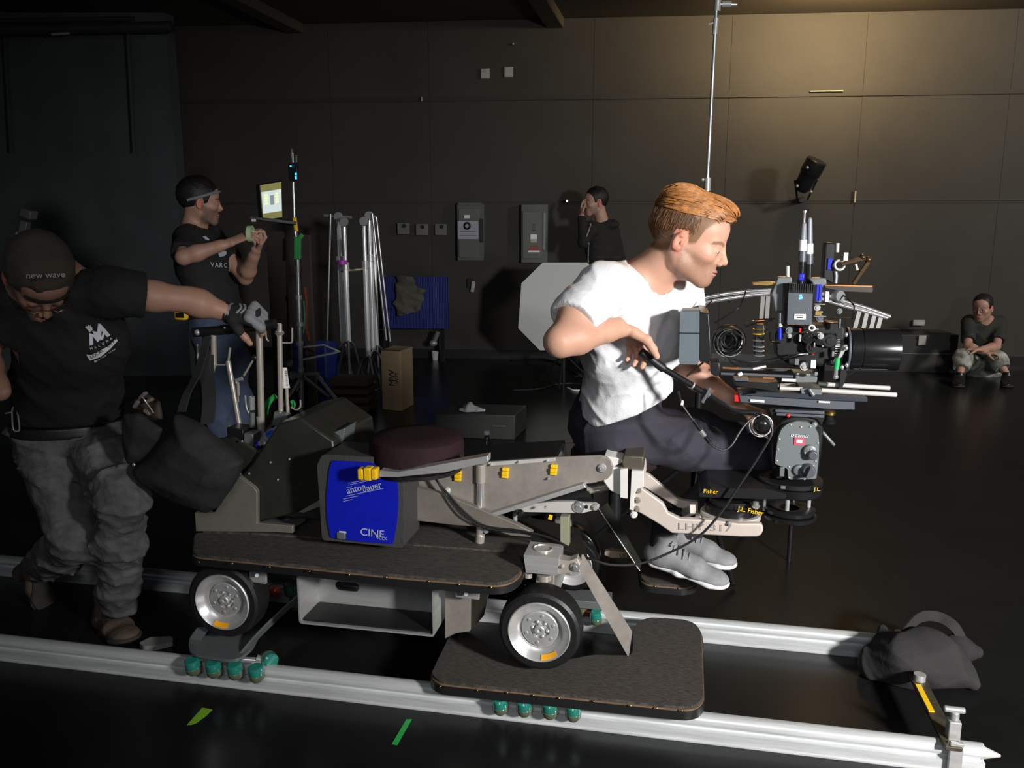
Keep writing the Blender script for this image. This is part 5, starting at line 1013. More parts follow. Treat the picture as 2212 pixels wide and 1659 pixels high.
MB().box(V(392, 682, 1.62), (.07, .04, .045)).build('body', M_yel, tm, .012); MB().box(V(389, 681, 1.595), (.048, .006, .026)).build('face', M_blk, tm, .008)
# ---- monitor on its stand
def face_cam(p): d = (CAM-Vector(p)); d.z = 0; d.normalize(); return d
MS = thing('monitor_stand', 'tall chrome rolling stand with tripod legs carrying the video monitor', 'stand', H(650, 905, 0))
ms = H(650, 905, 0); P = lambda px, py: Dp(px, py, (ms.y+2.31)*math.cos(A)-ms.x*math.sin(A)*1.0)
depS = -ms.x*math.sin(A)+(ms.y+2.31)*math.cos(A); print('monitor stand depth', depS)
P = lambda px, py, d=0: Dp(px, py, depS+d)
M_pole = mat('pole_steel', (.55, .58, .58), .3, .8)
seg = [((652, 880), (648, 740), .020), ((648, 745), (645, 640), .018), ((645, 645), (643, 560), .016), ((643, 560), (636, 470), .013), ((636, 470), (632, 330), .009)]
for (a, c, r) in seg: MB().cyl(P(*a), P(*c), r).build('pole', M_pole, MS)
for a in ((648, 742), (645, 642), (648, 700), (650, 800)): MB().cyl(P(a[0], a[1]+5), P(a[0], a[1]-5), .026).build('collar', M_steel, MS, .002)
MB().cyl(P(652, 885), ms+Vector((0, 0, .06)), .02).build('pole', M_pole, MS)
MB().tube([P(640, 500), P(636, 470)], .016, 10).build('collar', M_yel, MS)
b = MB(); b.bar(P(655, 808), P(690, 808), .03, .03); b.bar(P(686, 812), P(696, 824), .03, .03); b.build('leg_bracket', M_lgrey, MS, .004)
for e in (H(778, 925, .02), H(590, 925, .02)+Vector((0, -.1, 0)), ms+Vector((.1, .5, .02))):
    s0 = P(692, 820) if e.x > ms.x+.2 else P(652, 812); MB().tube([s0, s0.lerp(e, .5), e], .013, 10).build('leg', M_steel, MS)
MB().tube([P(650, 778), P(733, 760)], .010, 10).build('cross_arm', M_steel, MS); MB().tube([P(735, 760), P(700, 745), P(655, 750)], .008, 8).build('cross_arm', M_steel, MS)
for a, c, rr_ in ((625, 785, .03), (632, 812, .035), (640, 838, .03)): b = MB(); b.lathe([(0, 0), (rr_, 0), (rr_, .03), (rr_*.6, .05), (0, .05)], P(a, c, -.03), face_cam(P(a, c)), 20); b.build('knuckle', M_lgrey, MS, .002)
MB().bar(P(612, 806, -.05), P(655, 812, -.05), .05, .04).build('knuckle', M_lgrey, MS, .003)
gc_ = mat('green_clamp', (.03, .28, .07), .5)
b = MB(); b.bar(P(643, 512, -.03), P(643, 560, -.03), .035, .05); b.bar(P(645, 518, -.03), P(654, 506, -.03), .02, .03); cl = b.build('clamp', gc_, MS, .004)
MB().tube([P(656, 650, .02), P(658, 690, .02), P(655, 720, .02)], .007, 8, sm=4).build('cable', mat('teal_cable', (.02, .2, .14), .5), MS)
MB().tube([P(658, 620, .05), P(662, 660, .05), P(660, 700, .05), P(668, 735, .05)], .014, 8, sm=4).build('strap', mat('dull_orange_strap', (.16, .035, .015), .7), MS)
MN = thing('video_monitor', 'small glowing video monitor on an arm beside the tall stand', 'monitor', P(585, 470))
mp = [P(560, 398, -.10), P(609, 390, .04), P(611, 471, .04), P(567, 478, -.10)]
nn = (mp[1]-mp[0]).cross(mp[3]-mp[0]).normalized(); nn = nn if nn.dot(CAM-mp[0]) > 0 else -nn
MB().prism([mp[0]+nn*-.002, mp[1]-nn*.002, mp[2]-nn*.002, mp[3]-nn*.002], nn*-.05).build('housing', M_blk, MN, .004)
def on(u, v_): return mp[0].lerp(mp[1], u).lerp(mp[3].lerp(mp[2], u), v_)
def quad(u0, v0, u1, v1, m_, nm, off=.0005): MB().prism([on(u0, v0)+nn*off, on(u1, v0)+nn*off, on(u1, v1)+nn*off, on(u0, v1)+nn*off], nn*.001).build(nm, m_, MN)
quad(.03, .03, .97, .97, mat('screen_olive', (.16, .15, .05), .5, emit=1.0), 'screen', .0); quad(.06, .22, .95, .80, mat('screen_pale', (.45, .52, .52), .5, emit=1.1), 'screen_picture', .0015)
quad(.42, .34, .60, .60, mat('screen_grey', (.22, .27, .27), .5, emit=.8), 'screen_figure', .003)
for k in range(4):
    quad(.18, .30+k*.075, .32, .335+k*.075, mat('screen_yellow', (.7, .75, .2), .5, emit=1.2), 'screen_meter', .003); quad(.68, .30+k*.075, .80, .335+k*.075, MATS['screen_yellow'], 'screen_meter', .003)
MB().bar(P(540, 470, -.1), P(640, 482, -.02), .06, .025).build('bracket', M_blk, MN, .003); MB().box(P(548, 476, -.12), (.03, .02, .02)).build('label', M_wht, MN, .002); MB().tube([P(600, 480), P(636, 486)], .012, 8).build('arm', M_blk, MN)
RX = thing('wireless_receiver', 'black wireless receiver with blue lights on top of the monitor stand', 'receiver', P(634, 400))
MB().box(P(634, 372, -.02), (.07, .03, .14)).build('body', M_blk, RX, .004); cy = mat('cyan_blue_light', (.02, .45, 1), .5, emit=3.0)
MB().box(P(639, 376, -.05), (.012, .004, .016)).build('light', cy, RX); MB().box(P(639, 384, -.05), (.012, .004, .02)).build('light', cy, RX); MB().box(P(628, 359, -.05), (.012, .004, .010)).build('light', cy, RX)
for a, c in ((630, 322), (640, 335)): MB().cyl(P(a, c+18), P(a, c), .008).build('antenna', mat('grey_plastic', (.14, .14, .14), .5), RX)
# ---- bundle of grip stands
depC = 7.4
def cstand(px, top, bot, dz, lab, r=.017, arm=1):
    t = thing('grip_stand', lab, 'stand', Dp(px, 790, depC+dz).xy.to_3d(), 'silver grip stands nested together in front of the back wall')
    Q = lambda a, c, e=0: Dp(a, c, depC+dz+e); a0 = Q(px, top); a0 = Vector((a0.x, a0.y, a0.z)); zb = Q(px, bot).z; base = Vector((a0.x, a0.y, 0))
    MB().cyl((a0.x, a0.y, zb), (a0.x, a0.y, a0.z-.35), r*1.15).build('column', M_cs, t); MB().cyl((a0.x, a0.y, a0.z-.36), a0, r*.8).build('riser', M_cs, t)
    MB().cyl((a0.x, a0.y, a0.z-.40), (a0.x, a0.y, a0.z-.34), r*1.6).build('collar', M_steel, t, .002)
    for k in range(3):
        an = 2.1*k+px*.3; e = base+Vector((math.cos(an)*.17, math.sin(an)*.17, .02)); MB().tube([(a0.x, a0.y, zb+.02), (a0.x+math.cos(an)*.05, a0.y+math.sin(an)*.05, zb-.03), e], .0125, 8).build('leg', mat('dim_steel', (.14, .14, .14), .4, .7), t)
    b = MB(); b.lathe([(0, -.03), (.04, -.03), (.04, .03), (0, .03)], a0, (0.3, -1, 0), 20); b.build('grip_head', MATS['dim_steel'], t, .003)
    if arm: MB().cyl(a0+Vector((arm*.05, -.05, .02)), a0+Vector((arm*.14, -.03, -1.1)), .010).build('arm', M_cs2, t)
M_cs = mat('polished_stand_steel', (.80, .82, .82), .25, .4); M_cs2 = mat('grey_rod_steel', (.45, .45, .45), .3, .8)
cstand(731, 468, 748, 0, 'bright silver grip stand, leftmost of the nested stands', .024, -1); cstand(743, 480, 738, -.15, 'silver grip stand marked with purple tape', .020, 0)
cstand(786, 478, 770, -.1, 'silver grip stand in the middle of the nested stands', .020, 0); cstand(797, 466, 758, .1, 'silver grip stand, second from the right of the nested stands', .022, 1); cstand(806, 474, 748, .25, 'dim silver grip stand, rightmost of the nested stands', .018, 1)
tag(MB().cyl(Dp(739, 562, depC-.20), Dp(739, 571, depC-.20), .040).build('purple_tape', mat('purple_tape', (.35, .03, .35), .5)), 'band of purple tape round the left nested stands', 'tape')
MB_ = MB(); MB_.cyl(Dp(700, 466, depC), Dp(760, 470, depC), .014); tag(MB_.build('steel_rod', M_cs2), 'horizontal steel rod lying across the stand tops', 'rod')
for x in (1,): tag(MB().cyl(Dp(738, 585, depC-.1), Dp(790, 582, depC), .012).build('steel_rod', mat('brassy_rod', (.3, .27, .2), .4, .6)), 'pale rod bridging the two groups of nested stands', 'rod')
# ---- wall fittings
def wbx(px, py, wpx, hpx, d, name, m, par=None, off=0.02, bev=.004, lab=None, cat=None, grp=None, rot=0):
    c = W(px, py, off+d/2); s_ = pxm(c); b = MB(); b.box(c, (wpx/s_, d, hpx/s_), (0, rot, WANG)); o = b.build(name, m, par, bev)
    if lab: tag(o, lab, cat, grp)
    return o
M_pan = mat('grey_panel_enamel', (.085, .092, .088), .5, .1, .05, 30, .12, 6); M_box = mat('socket_grey', (.13, .13, .12), .5)
for px, py, lab in ((872, 494, 'leftmost of three grey wall boxes beside the nested stands'), (912, 496, 'middle of three grey wall boxes in a row'), (953, 496, 'rightmost of three grey wall boxes, nearest the papered panel')):
    t = thing('junction_box', lab, 'box', W(px, py+13, .02), 'row of three grey wall boxes'); wbx(px, py, 26, 24, .05, 'box', M_box, t); c = W(px+1, py-6, .08); MB().cyl(c, c+WNOR*.006, .022).build('socket', M_blk, t)
for px, py, lab in ((1048, 159, 'left one of two small white plates high on the wall'), (1099, 156, 'right one of two small white plates high on the wall')): wbx(px, py, 19, 21, .02, 'wall_plate', mat('off_white_plate', (.36, .36, .35), .5), None, .02, .003, lab, 'plate', 'pair of pale plates high on the wall')
t = thing('electrical_panel', 'grey electrical panel with white notice, left of two', 'electrical panel', W(1018, 562, .02)); wbx(1018, 502, 58, 120, .10, 'cabinet', M_pan, t); wbx(1014, 504, 46, 104, .012, 'door', mat('grey_panel_door', (.105, .11, .10), .5), t, .125, .003)
pp_ = wbx(1011, 497, 45, 38, .002, 'notice', mat('notice_paper', (.40, .42, .50), .7), t, .140, 0); c = W(1009, 488, .144); b = MB(); b.torus(c, WNOR, .032, .012, 24, 6); b.build('notice_emblem', M_blk, t)
for py in (500, 509): wbx(1011, py, 36, 1.6, .001, 'notice_text', mat('grey_ink', (.15, .15, .18), .7), t, .144, 0)
wbx(1009, 468, 12, 7, .012, 'label', M_wht, t, .14, .001); wbx(1040, 498, 8, 50, .02, 'handle', M_blk, t, .13, .003); wbx(1016, 441, 50, 6, .11, 'top_flange', M_pan, t, .02, .002)
t = thing('electrical_panel', 'grey electrical panel with red warning label, right of two', 'electrical panel', W(1155, 567, .02)); wbx(1155, 505, 57, 124, .10, 'cabinet', M_pan, t); wbx(1151, 508, 44, 100, .012, 'door', MATS['grey_panel_door'], t, .125, .003)
for py, hh, m_ in ((512, 11, M_wht), (520, 7, MATS['off_white_plate']), (543, 3.5, M_wht)): wbx(1153, py, 14 if py < 530 else 25, hh, .002, 'label', m_, t, .14, 0)
b = MB(); b.prism([W(1140, 540, .142), W(1148, 531, .142), W(1160, 531, .142), W(1167, 540, .142)], WNOR*.002); b.build('warning_label', mat('dull_red', (.25, .05, .05), .6), t)
for py in (485, 489, 493, 497): wbx(1153, py, 7, 1.3, .002, 'vent', M_blk, t, .14, 0)
wbx(1176, 500, 5, 80, .02, 'handle', M_lgrey, t, .13, .002)
wbx(1225, 434, 5, 5, .03, 'wall_stud', M_chrome, None, .02, .003, 'tiny shiny knob on the wall left of the hooded person', 'knob'); wbx(1108, 95, 4, 4, .03, 'wall_stud', M_chrome, None, .02, .003, 'tiny bright knob on the wall above the two small plates', 'knob')
wbx(911, 214, 2.5, 9, .02, 'wall_clip', MATS['off_white_plate'], None, .04, .002, 'small pale clip on the upper wall seam', 'clip'); wbx(1785, 197, 70, 2, .02, 'wall_strip', mat('pale_strip', (.45, .42, .33), .5), None, .04, 0, 'thin pale strip along the upper batten at right', 'strip'); wbx(1847, 425, 3, 24, .02, 'wall_clip', MATS['pale_strip'], None, .03, 0, 'short upright pale strip right of the black stage light', 'strip')
# ---- octagonal white bounce board standing in front of the wall
db = 7.8; OB = thing('bounce_board', 'white octagonal bounce board behind the operator\'s back', 'board', Dp(1215, 765, db))
oc = [(1172, 567), (1268, 567), (1315, 612), (1315, 710), (1268, 757), (1166, 757), (1119, 709), (1126, 612)]
tcb = face_cam(Dp(1215, 660, db)); b = MB(); b.prism([Dp(a, c, db) for a, c in oc], -tcb*.02); b.build('board', mat('white_board', (.52, .53, .52), .6, 0, .05, 4), OB, .003)
b = MB(); bb_ = Dp(1218, 757, db)-tcb*.04; b.cyl((bb_.x, bb_.y, .0), (bb_.x, bb_.y, 1.0), .018); b.build('stand_post', M_blk, OB)
for k in range(3): an = k*2.1+.5; MB().tube([(bb_.x, bb_.y, .30), (bb_.x+math.cos(an)*.3, bb_.y+math.sin(an)*.3, .012)], .012, 8).build('stand_leg', M_blk, OB)
# ---- blue ribbed crate panel with a coat on it
BP = thing('plastic_sheet', 'ribbed dark blue plastic sheet against the back wall', 'panel', W(890, 712, .1)); b = MB(); P0, P1_ = W(824, 597, .30), W(967, 593, .25); z0_, z1_ = W(890, 710, .28).z, P0.z; n = 80; pts = []
for i in range(n+1): tt_ = i/n; p = P0.lerp(P1_, tt_); pts.append(Vector((p.x, p.y, z0_+.0))+WNOR*(.012*(1 if (i//2) % 2 else 0)))
b.prism(pts+[Vector((P1_.x, P1_.y, z0_))-WNOR*.02, Vector((P0.x, P0.y, z0_))-WNOR*.02], (0, 0, z1_-z0_)); b.build('sheet', mat('dark_blue_plastic', (.012, .022, .16), .5), BP)
for px in (835, 955): q0 = W(px, 712, .27); MB().box((q0.x, q0.y, q0.z/2), (.04, .04, q0.z)).build('leg', M_blk, BP)
S = Sdf(); Q = lambda a, c, o=.36: W(a, c, o); S.slab(Q(878, 602), Q(882, 655), (.11, .05), (.13, .05), X, .04); S.slab(Q(866, 640), Q(866, 680), (.07, .04), (.055, .03), X, .04); S.slab(Q(900, 630), Q(905, 668), (.07, .04), (.05, .03), X, .04); S.slab(Q(860, 622), Q(856, 652), (.05, .035), (.03, .025), X, .03); S.warp(folds(.05, 20, 6))
v, f_ = S.mesh(.013); v = relax(v, f_, 1); jk = thing('coat', 'crumpled olive grey coat hanging over the ribbed blue sheet', 'coat', Q(880, 680)); npmesh('coat_cloth', v, f_, mat('olive_grey_cloth', (.085, .08, .065), .9), jk)
# ---- things on the floor at the back
fx = lambda px, py: H(px, py, 0)
t = thing('cardboard_box', 'tall plain cardboard box with black print standing on the floor', 'box', fx(850, 886)); c0, c1 = fx(826, 885), fx(868, 889); c2 = fx(894, 874); hgt = V(845, 757, c0.y).z
b = MB(); b.prism([c0, c1, c2, c0+(c2-c1)], (0, 0, hgt)); cbx = mat('cardboard', (.30, .22, .13), .8, 0, .1, 30, .08, 6); b.build('carton', cbx, t, .006)
e1 = (c1-c0).normalized(); nf = Vector((e1.y, -e1.x, 0)); p = c0.lerp(c1, .55)+Vector((0, 0, hgt*.55))+nf*.003; text('MW', p, (0, 0, 1), -e1, .075, M_blk, t); text('WM', p+e1*.045, (0, 0, 1), -e1, .05, M_blk, t)
b = MB(); b.bar(c0+Vector((0, 0, hgt+.004)), c1+Vector((0, 0, hgt+.004)), .02, .006); b.build('flap', mat('dark_cardboard', (.10, .07, .04), .8), t)
p = fx(940, 778); b = MB(); b.lathe([(0, 0), (.030, 0), (.040, .10), (.036, .10), (.028, .006), (0, .006)], p, Z, 24); tag(b.build('paper_cup', mat('white_cup', (.5, .5, .5), .6)), 'white paper cup on the floor right of the cardboard box', 'cup')
t = thing('hand_light', 'silver pen-shaped lamp hanging below the ribbed blue sheet', 'lamp', W(938, 745, .3)); MB().cyl(W(946, 716, .3), W(938, 738, .3), .028).build('barrel', M_lgrey, t); MB().ell(W(936, 741, .3), (.045, .045, .035)).build('head', M_steel, t)
wbx(1022, 619, 8, 24, .04, 'wall_hook', M_nick, None, .05, .004, 'small pale metal hook on the dark wall left of the bounce board', 'hook', None, .15)
wbx(1016, 612, 14, 20, .03, 'switch_box', M_blk, None, .02, .003, 'small black switch box behind the pale metal hook', 'box')
t = thing('apple_box', 'long dark grey wooden box on the floor with a crumpled rag on top', 'box', fx(1035, 950)); a0, a1, a2 = fx(940, 945), fx(1112, 950), fx(1132, 925); bh = .26
b = MB(); b.prism([a0, a1, a1+Vector((.02, .35, 0)), a0+Vector((.02, .35, 0))], (0, 0, V(1030, 897, a0.y).z)); b.build('box_body', mat('dark_grey_wood', (.035, .036, .034), .5, 0, .1, 20, .2, 4), t, .006); rz = V(1030, 897, a0.y).z
MB().bar(a1+Vector((-.16, -.004, rz*.55)), a1+Vector((-.06, -.004, rz*.55)), .02, .006).build('hand_hole', M_lgrey, t, .002)
rp = H(1012, 890, rz); S = Sdf()
for dx, dy, dz, r in ((0, 0, .02, .05), (-.06, 0, .012, .035), (.07, .01, .018, .04), (.01, -.01, .055, .03), (.11, .02, .012, .025), (-.03, .04, .02, .04)): S.cone(rp+Vector((dx, dy, dz)), rp+Vector((dx*.5, dy, dz*.6+.006)), r*.6, r*.7, .03)
S.warp(folds(.022, 60, 3)); S.plane(Vector((0, 0, rz+.003)), (0, 0, -1)); v, f_ = S.mesh(.006); rg = thing('rag', 'crumpled white rag lying on the long dark grey box', 'rag', rp); npmesh('rag_cloth', v, f_, mat('white_rag', (.40, .41, .41), .9), rg)
for pts, lab, m_ in (([(1100, 778), (1165, 777), (1200, 784), (1230, 800), (1262, 818)], 'black cable curving over the floor below the bounce board', M_blk), ([(1110, 845), (1165, 842), (1195, 833), (1230, 830), (1262, 832)], 'lower black cable on the pale patch of floor', M_blk), ([(1226, 839), (1240, 845), (1262, 845)], 'short white cable on the floor behind the white t-shirt', M_wht)):
    tag(MB().tube([fx(a, c)+Vector((0, 0, .008)) for a, c in pts], .009, 8, sm=5).build('floor_cable', m_), lab, 'cable')
t = thing('milk_crate', 'brown slatted crate in the shadow left of the cardboard box', 'crate', fx(765, 885)); p = fx(765, 885)
for k in range(4): MB().box(p+Vector((0, 0, .04+k*.07)), (.32, .30, .045), (0, 0, .1)).build('slat', mat('dull_brown_wood', (.05, .028, .016), .8), t, .004)
p = fx(705, 893); tag(MB().bar(fx(668, 897)+Vector((0, 0, .014)), fx(742, 889)+Vector((0, 0, .014)), .03, .028).build('red_bar', mat('dull_red_paint', (.28, .04, .015), .5), None, .003), 'dull red bar lying on the floor by the monitor stand', 'bar')
p = fx(683, 862); b = MB(); b.prism(rnd([p+Vector((-.16, -.1, 0)), p+Vector((.16, -.1, 0)), p+Vector((.16, .16, 0)), p+Vector((-.16, .16, 0))], .03), (0, 0, .5)); tag(b.build('blue_bin', mat('blue_bin_plastic', (.008, .018, .14), .5), None, .01), 'dark blue plastic bin standing behind the monitor stand', 'bin')
for px, w_, z_ in ((607, .15, 1.45), (668, .08, 1.42)): p = Dp(px, 700, 6.95 if px > 640 else 6.65); tag(MB().box((p.x, p.y, z_/2), (w_, .05, z_), (.0, 0, .2)).build('plywood_sheet', mat('dark_plywood', (.030, .020, .014), .8, 0, .1, 20, .2, 5), None, .004), 'dark brown plywood sheet standing %s the monitor stand pole' % ('left of' if px < 650 else 'right of'), 'sheet')
# ---- black riser with small things at the foot of the right wall
a, c_ = W(1935, 790, .5), W(2065, 790, .5); zt = W(2000, 723, .5).z; d_ = (c_-a); LG = thing('low_riser', 'long low black riser along the wall beside the sitting person', 'riser', Vector((a.x, a.y, 0)).lerp(Vector((c_.x, c_.y, 0)), .5))
b = MB(); b.prism([Vector((a.x, a.y, 0))-d_*1.2, Vector((c_.x, c_.y, 0)), Vector((c_.x, c_.y, 0))-WNOR*.48, Vector((a.x, a.y, 0))-d_*1.2-WNOR*.48], (0, 0, zt)); b.build('riser_body', mat('scuffed_black_paint', (.035, .035, .034), .45, 0, .05, 20, .25, 3), LG, .004)
MB().bar(Vector((a.x, a.y, zt*.5))-d_*.3+WNOR*.004, Vector((c_.x, c_.y, zt*.5))-d_*.08+WNOR*.004, .012, .010).build('edge_strip', M_lgrey, LG)
wbx(1984, 697, 24, 12, .03, 'wall_outlet', MATS['off_white_plate'], None, .02, .003, 'small pale double outlet on the wall above the low riser', 'outlet')
q0 = W(1992, 735, .52); b = MB(); b.box(q0, (.075, .012, .10), (0, 0, WANG)); tag(b.build('white_card', MATS['off_white_plate'], None, .003), 'pale card stuck on the front of the low riser', 'card')
q0 = fx(1998, 793); tag(MB().box(q0+Vector((0, 0, .015)), (.09, .06, .03)).build('small_packet', MATS['off_white_plate'], None, .006), 'small pale packet on the floor in front of the low riser', 'packet')
# ---- stage light clamped low on the wall
SL = thing('stage_light', 'black stage light fixed to the wall above the camera antennas', 'light', W(1740, 440, .3)); a, c_ = W(1728, 412, .35), W(1762, 352, .45); d = (c_-a).normalized()
b = MB(); b.lathe([(0, 0), (.06, 0), (.085, .04), (.09, .16), (.095, .18), (.105, .20), (.105, .33), (.095, .34), (0, .34)], a, d, 32); b.build('housing', M_blk, SL)
for s_ in (-1, 1): MB().bar(a+d*.12+WDIR*s_*.11, W(1733, 432, .30)+WDIR*s_*.05, .02, .008).build('yoke', M_blk, SL)
MB().bar(W(1733, 432, .04), W(1733, 432, .34), .06, .05).build('wall_bracket', M_blk, SL, .004)
for q in ((1744, 362), (1722, 402), (1752, 414)): MB().ell(W(*q, .56 if q[1] < 380 else .46), (.016, .016, .016), n=10).build('shiny_knob', M_steel, SL)
# ---- pole beside the operator and the curved track behind the camera
yP = 1.5; SP = thing('light_stand', 'tall thin chrome stand rising behind the operator\'s head', 'stand', (V(1515, 700, yP).x, yP, 0))
xb = V(1515, 680, yP).x; px0, px1 = V(1550, -30, yP), V(1514, 680, yP)
MB().cyl(V(1514, 760, yP), px1, .014).build('lower_pole', M_chrome, SP); MB().cyl((px1.x, yP, .02), V(1514, 765, yP), .016).build('base_column', M_blk, SP); MB().cyl(px1, V(1528, 395, yP), .0105).build('middle_pole', M_pole, SP); MB().cyl(V(1527, 410, yP), px0, .0075).build('upper_pole', M_pole, SP)
MB().cyl(V(1528, 412, yP), V(1529, 384, yP), .014).build('collar', M_steel, SP); MB().ell(V(1518, 388, yP), (.008, .008, .008)).build('collar_knob', M_steel, SP)
MB().cyl(V(1544, 75, yP), V(1547, 40, yP), .012).build('collar', M_steel, SP); MB().cyl(V(1547, 48, yP), V(1531, 52, yP), .006).build('collar_knob', M_steel, SP); MB().cyl(V(1549, 25, yP), V(1551, -10, yP), .014).build('collar', M_steel, SP)
b = MB(); b.cyl(V(1548, 9, yP), V(1592, 10, yP), .008); b.build('side_arm', M_chrome, SP); MB().cyl(V(1560, 9, yP), V(1580, 9, yP), .013).build('grip_knob', M_steel, SP)
for k in range(3): an = 2.1*k+.9; MB().tube([(px1.x, yP, .45), (px1.x+math.cos(an)*.1, yP+math.sin(an)*.1, .35), (px1.x+math.cos(an)*.45, yP+math.sin(an)*.45, .015)], .011, 8).build('leg', M_blk, SP)
MB().cyl(V(1503, 652, yP-.03), V(1530, 650, yP-.03), .022).build('grip_head', M_lgrey, SP); MB().cyl(V(1514, 665, yP-.04), V(1514, 640, yP-.04), .017).build('grip_head', M_chrome, SP)
yc = 1.42; CT = thing('curved_track', 'curved chrome twin-tube rail standing upright behind the film camera', 'rail', V(1700, 700, yc))
up_ = [(1519, 644), (1560, 636), (1600, 631), (1640, 628), (1700, 625), (1760, 630), (1820, 650), (1870, 665), (1923, 684)]; lo_ = [(1523, 654), (1560, 647), (1600, 641), (1640, 636), (1700, 634), (1760, 642), (1820, 660), (1870, 673), (1917, 687)]
for pts in (up_, lo_): MB().tube([V(a, c, yc) for a, c in pts], .0085, 12, sm=5).build('tube', M_chrome, CT)
for a, c, a2, c2 in ((1648, 640, 1644, 690), (1659, 640, 1656, 690), (1856, 672, 1846, 710), (1872, 676, 1864, 712), (1888, 682, 1880, 714), (1902, 686, 1894, 716)): MB().bar(V(a, c, yc), V(a2, c2, yc), .012, .018).build('tie_plate', mat('dull_alu', (.22, .22, .21), .45, .5), CT, .001)
for px in (1712,): q0 = V(px, 1110, yc); MB().cyl((q0.x, yc+.02, 0), (q0.x, yc+.02, V(1700, 634, yc).z), .010).build('support_leg', M_blk, CT)
# ---- sandbag at the far rail end
SB = thing('sandbag', 'floppy black sandbag with handle lying on the far rail end', 'sandbag', H(2000, 1480, 0)); ys = .50
sp = [(1890, 1345), (1925, 1350), (1960, 1365), (1990, 1360), (2040, 1375), (2085, 1390), (2118, 1396), (2118, 1440), (2100, 1450), (2118, 1500), (2050, 1490), (1990, 1468), (1930, 1462), (1870, 1455), (1862, 1425), (1885, 1400), (1905, 1378)]
sbm = mat('faded_black_canvas', (.022, .021, .021), .9, 0, .3, 40, .2, 8)
S = Sdf(); Q = lambda a, c, h_: H(a, c, h_)
for pts, rr_ in (([(1885, 1430, .05), (1950, 1425, .09), (2010, 1430, .08)], (.05, .075, .07)), ([(2000, 1430, .08), (2060, 1440, .05), (2105, 1480, .02)], (.07, .05, .025)), ([(2010, 1420, .09), (2060, 1400, .07), (2112, 1408, .05)], (.06, .04, .022)), ([(1930, 1400, .10), (1905, 1360, .12)], (.05, .022)), ([(1880, 1440, .03), (1960, 1455, .03), (2040, 1465, .02)], (.035, .04, .03)), ([(1950, 1400, .10), (1990, 1395, .12), (2040, 1410, .10)], (.05, .045, .04))):
    S.chain([Q(*p) for p in pts], list(rr_), .05)
S.warp(folds(.024, 22, 4)); S.plane(Vector((0, 0, .002)), (0, 0, -1)); v, f_ = S.mesh(.006); v = relax(v, f_, 2); npmesh('bag_body', v, f_, sbm, SB)
b = MB(); b.ribbon([Q(1950, 1372, .14), Q(1985, 1335, .17), Q(2025, 1332, .17), Q(2060, 1352, .15), Q(2083, 1390, .09)], .035, .005, (0, .3, 1))
b.build('handle_strap', sbm, SB)
# ---- light head on a stand at the far left
t = thing('lamp_head', 'grey lamp head on a thin stand behind the cap, far left', 'lamp', Dp(60, 700, 4.6).xy.to_3d()); Q = lambda a, c: Dp(a, c, 4.6)
MB().box(Q(62, 462), (.07, .06, .05), (0, .3, 0)).build('head', mat('dim_grey', (.09, .09, .09), .5), t, .008); MB().bar(Q(56, 478), Q(50, 508), .045, .04).build('mount', MATS['dim_grey'], t, .005); MB().ell(Q(38, 505), (.012, .012, .012)).build('knob', M_steel, t); q0 = Q(52, 505); MB().cyl((q0.x, q0.y, 0), q0, .012).build('pole', M_blk, t)
# ================================================================ people
def cloth(name, S, h, m, par, it=2, boxes=()):
    v, f_ = multi(S, h, list(boxes), it); return npmesh(name, v, f_, m, par)
def headclip(S, Hd, xs, zs, k=.004):
    Rm = np.array(Hd.M); C_ = npv(Hd.C); z_ = Hd.sz
    def fn(x, y, z):
        a, b, c = x-C_[0], y-C_[1], z-C_[2]; lx = (a*Rm[0, 0]+b*Rm[1, 0]+c*Rm[2, 0])/z_; lz = (a*Rm[0, 2]+b*Rm[1, 2]+c*Rm[2, 2])/z_
        return (np.interp(lx, xs, zs)-lz)*z_
    S.ops.append((fn, None, None, 'i', k))
HAIRX = [-.12, -.050, -.032, -.030, .004, .012, .030, .042, .060, .080, .12]; HAIRZ = [-.060, -.058, -.050, .020, .026, -.012, -.004, .036, .058, .070, .078]
# ---------------------------------------------------------------- camera operator
P1 = thing('person', 'seated person in white t-shirt and navy trousers leaning towards the film camera', 'person', V(1340, 960, .42))
J = dict(shR=V(1296, 622, .07), shL=V(1468, 640, .34), hipR=V(1322, 925, .38), hipL=V(1352, 915, .56), knR=V(1628, 992, .50), knL=V(1640, 965, .68), anR=V(1428, 1150, .54), anL=V(1500, 1140, .66), elR=V(1209, 738, -.10), wrR=V(1338, 708, .02), elL=V(1478, 790, .46), wrL=V(1596, 878, .42))
H1 = Head(V(1484, 519, .18), (.945, -.10, -.30), (0, .03, 1), 1.08, .86, .80)
S = Sdf(); hc, shc, sh_, ss_ = torso(S, J, -.018)
nb = V(1400, 598, .215)
S.cone(nb, H1.p(-.022, 0, -.045), .066, .060, .04); S.cone(V(1385, 615, .24), J['shR'], .045, .045, .06); S.cone(V(1400, 615, .25), J['shL'], .05, .045, .06)
H1.build(S, eyes=.0036); J['sideR'] = Vector((.2, .2, .9))
for s_ in 'RL': limb_arm(S, J, s_, sc=1.06); limb_leg(S, J, s_)
S.ell(J['shR'].lerp(J['elR'], .55)+Vector((0, -.008, .004)), (.05, .045, .075), None, .03)
hand(S, V(1346, 709, .03), (.42, .72, -.50), (-.1, -.49, -.8), (1, -.2, .1), (.42, .66, .70, .74), .16, thumb=.3, sz=1.05, k=.004)
hand(S, J['wrL'], (.9, -.1, -.25), (0, -.3, -.9), (0, -1, 0), (.8, .9, .9, .9), thumb=.6)
lo, hi = H1.box(.01); hlo = npv(J['wrR'])-np.array([.03, .08, .16]); hhi = npv(J['wrR'])+np.array([.17, .13, .06])
v, f_ = multi(S, .0065, [(lo, hi, .0022), (hlo, hhi, .003)])
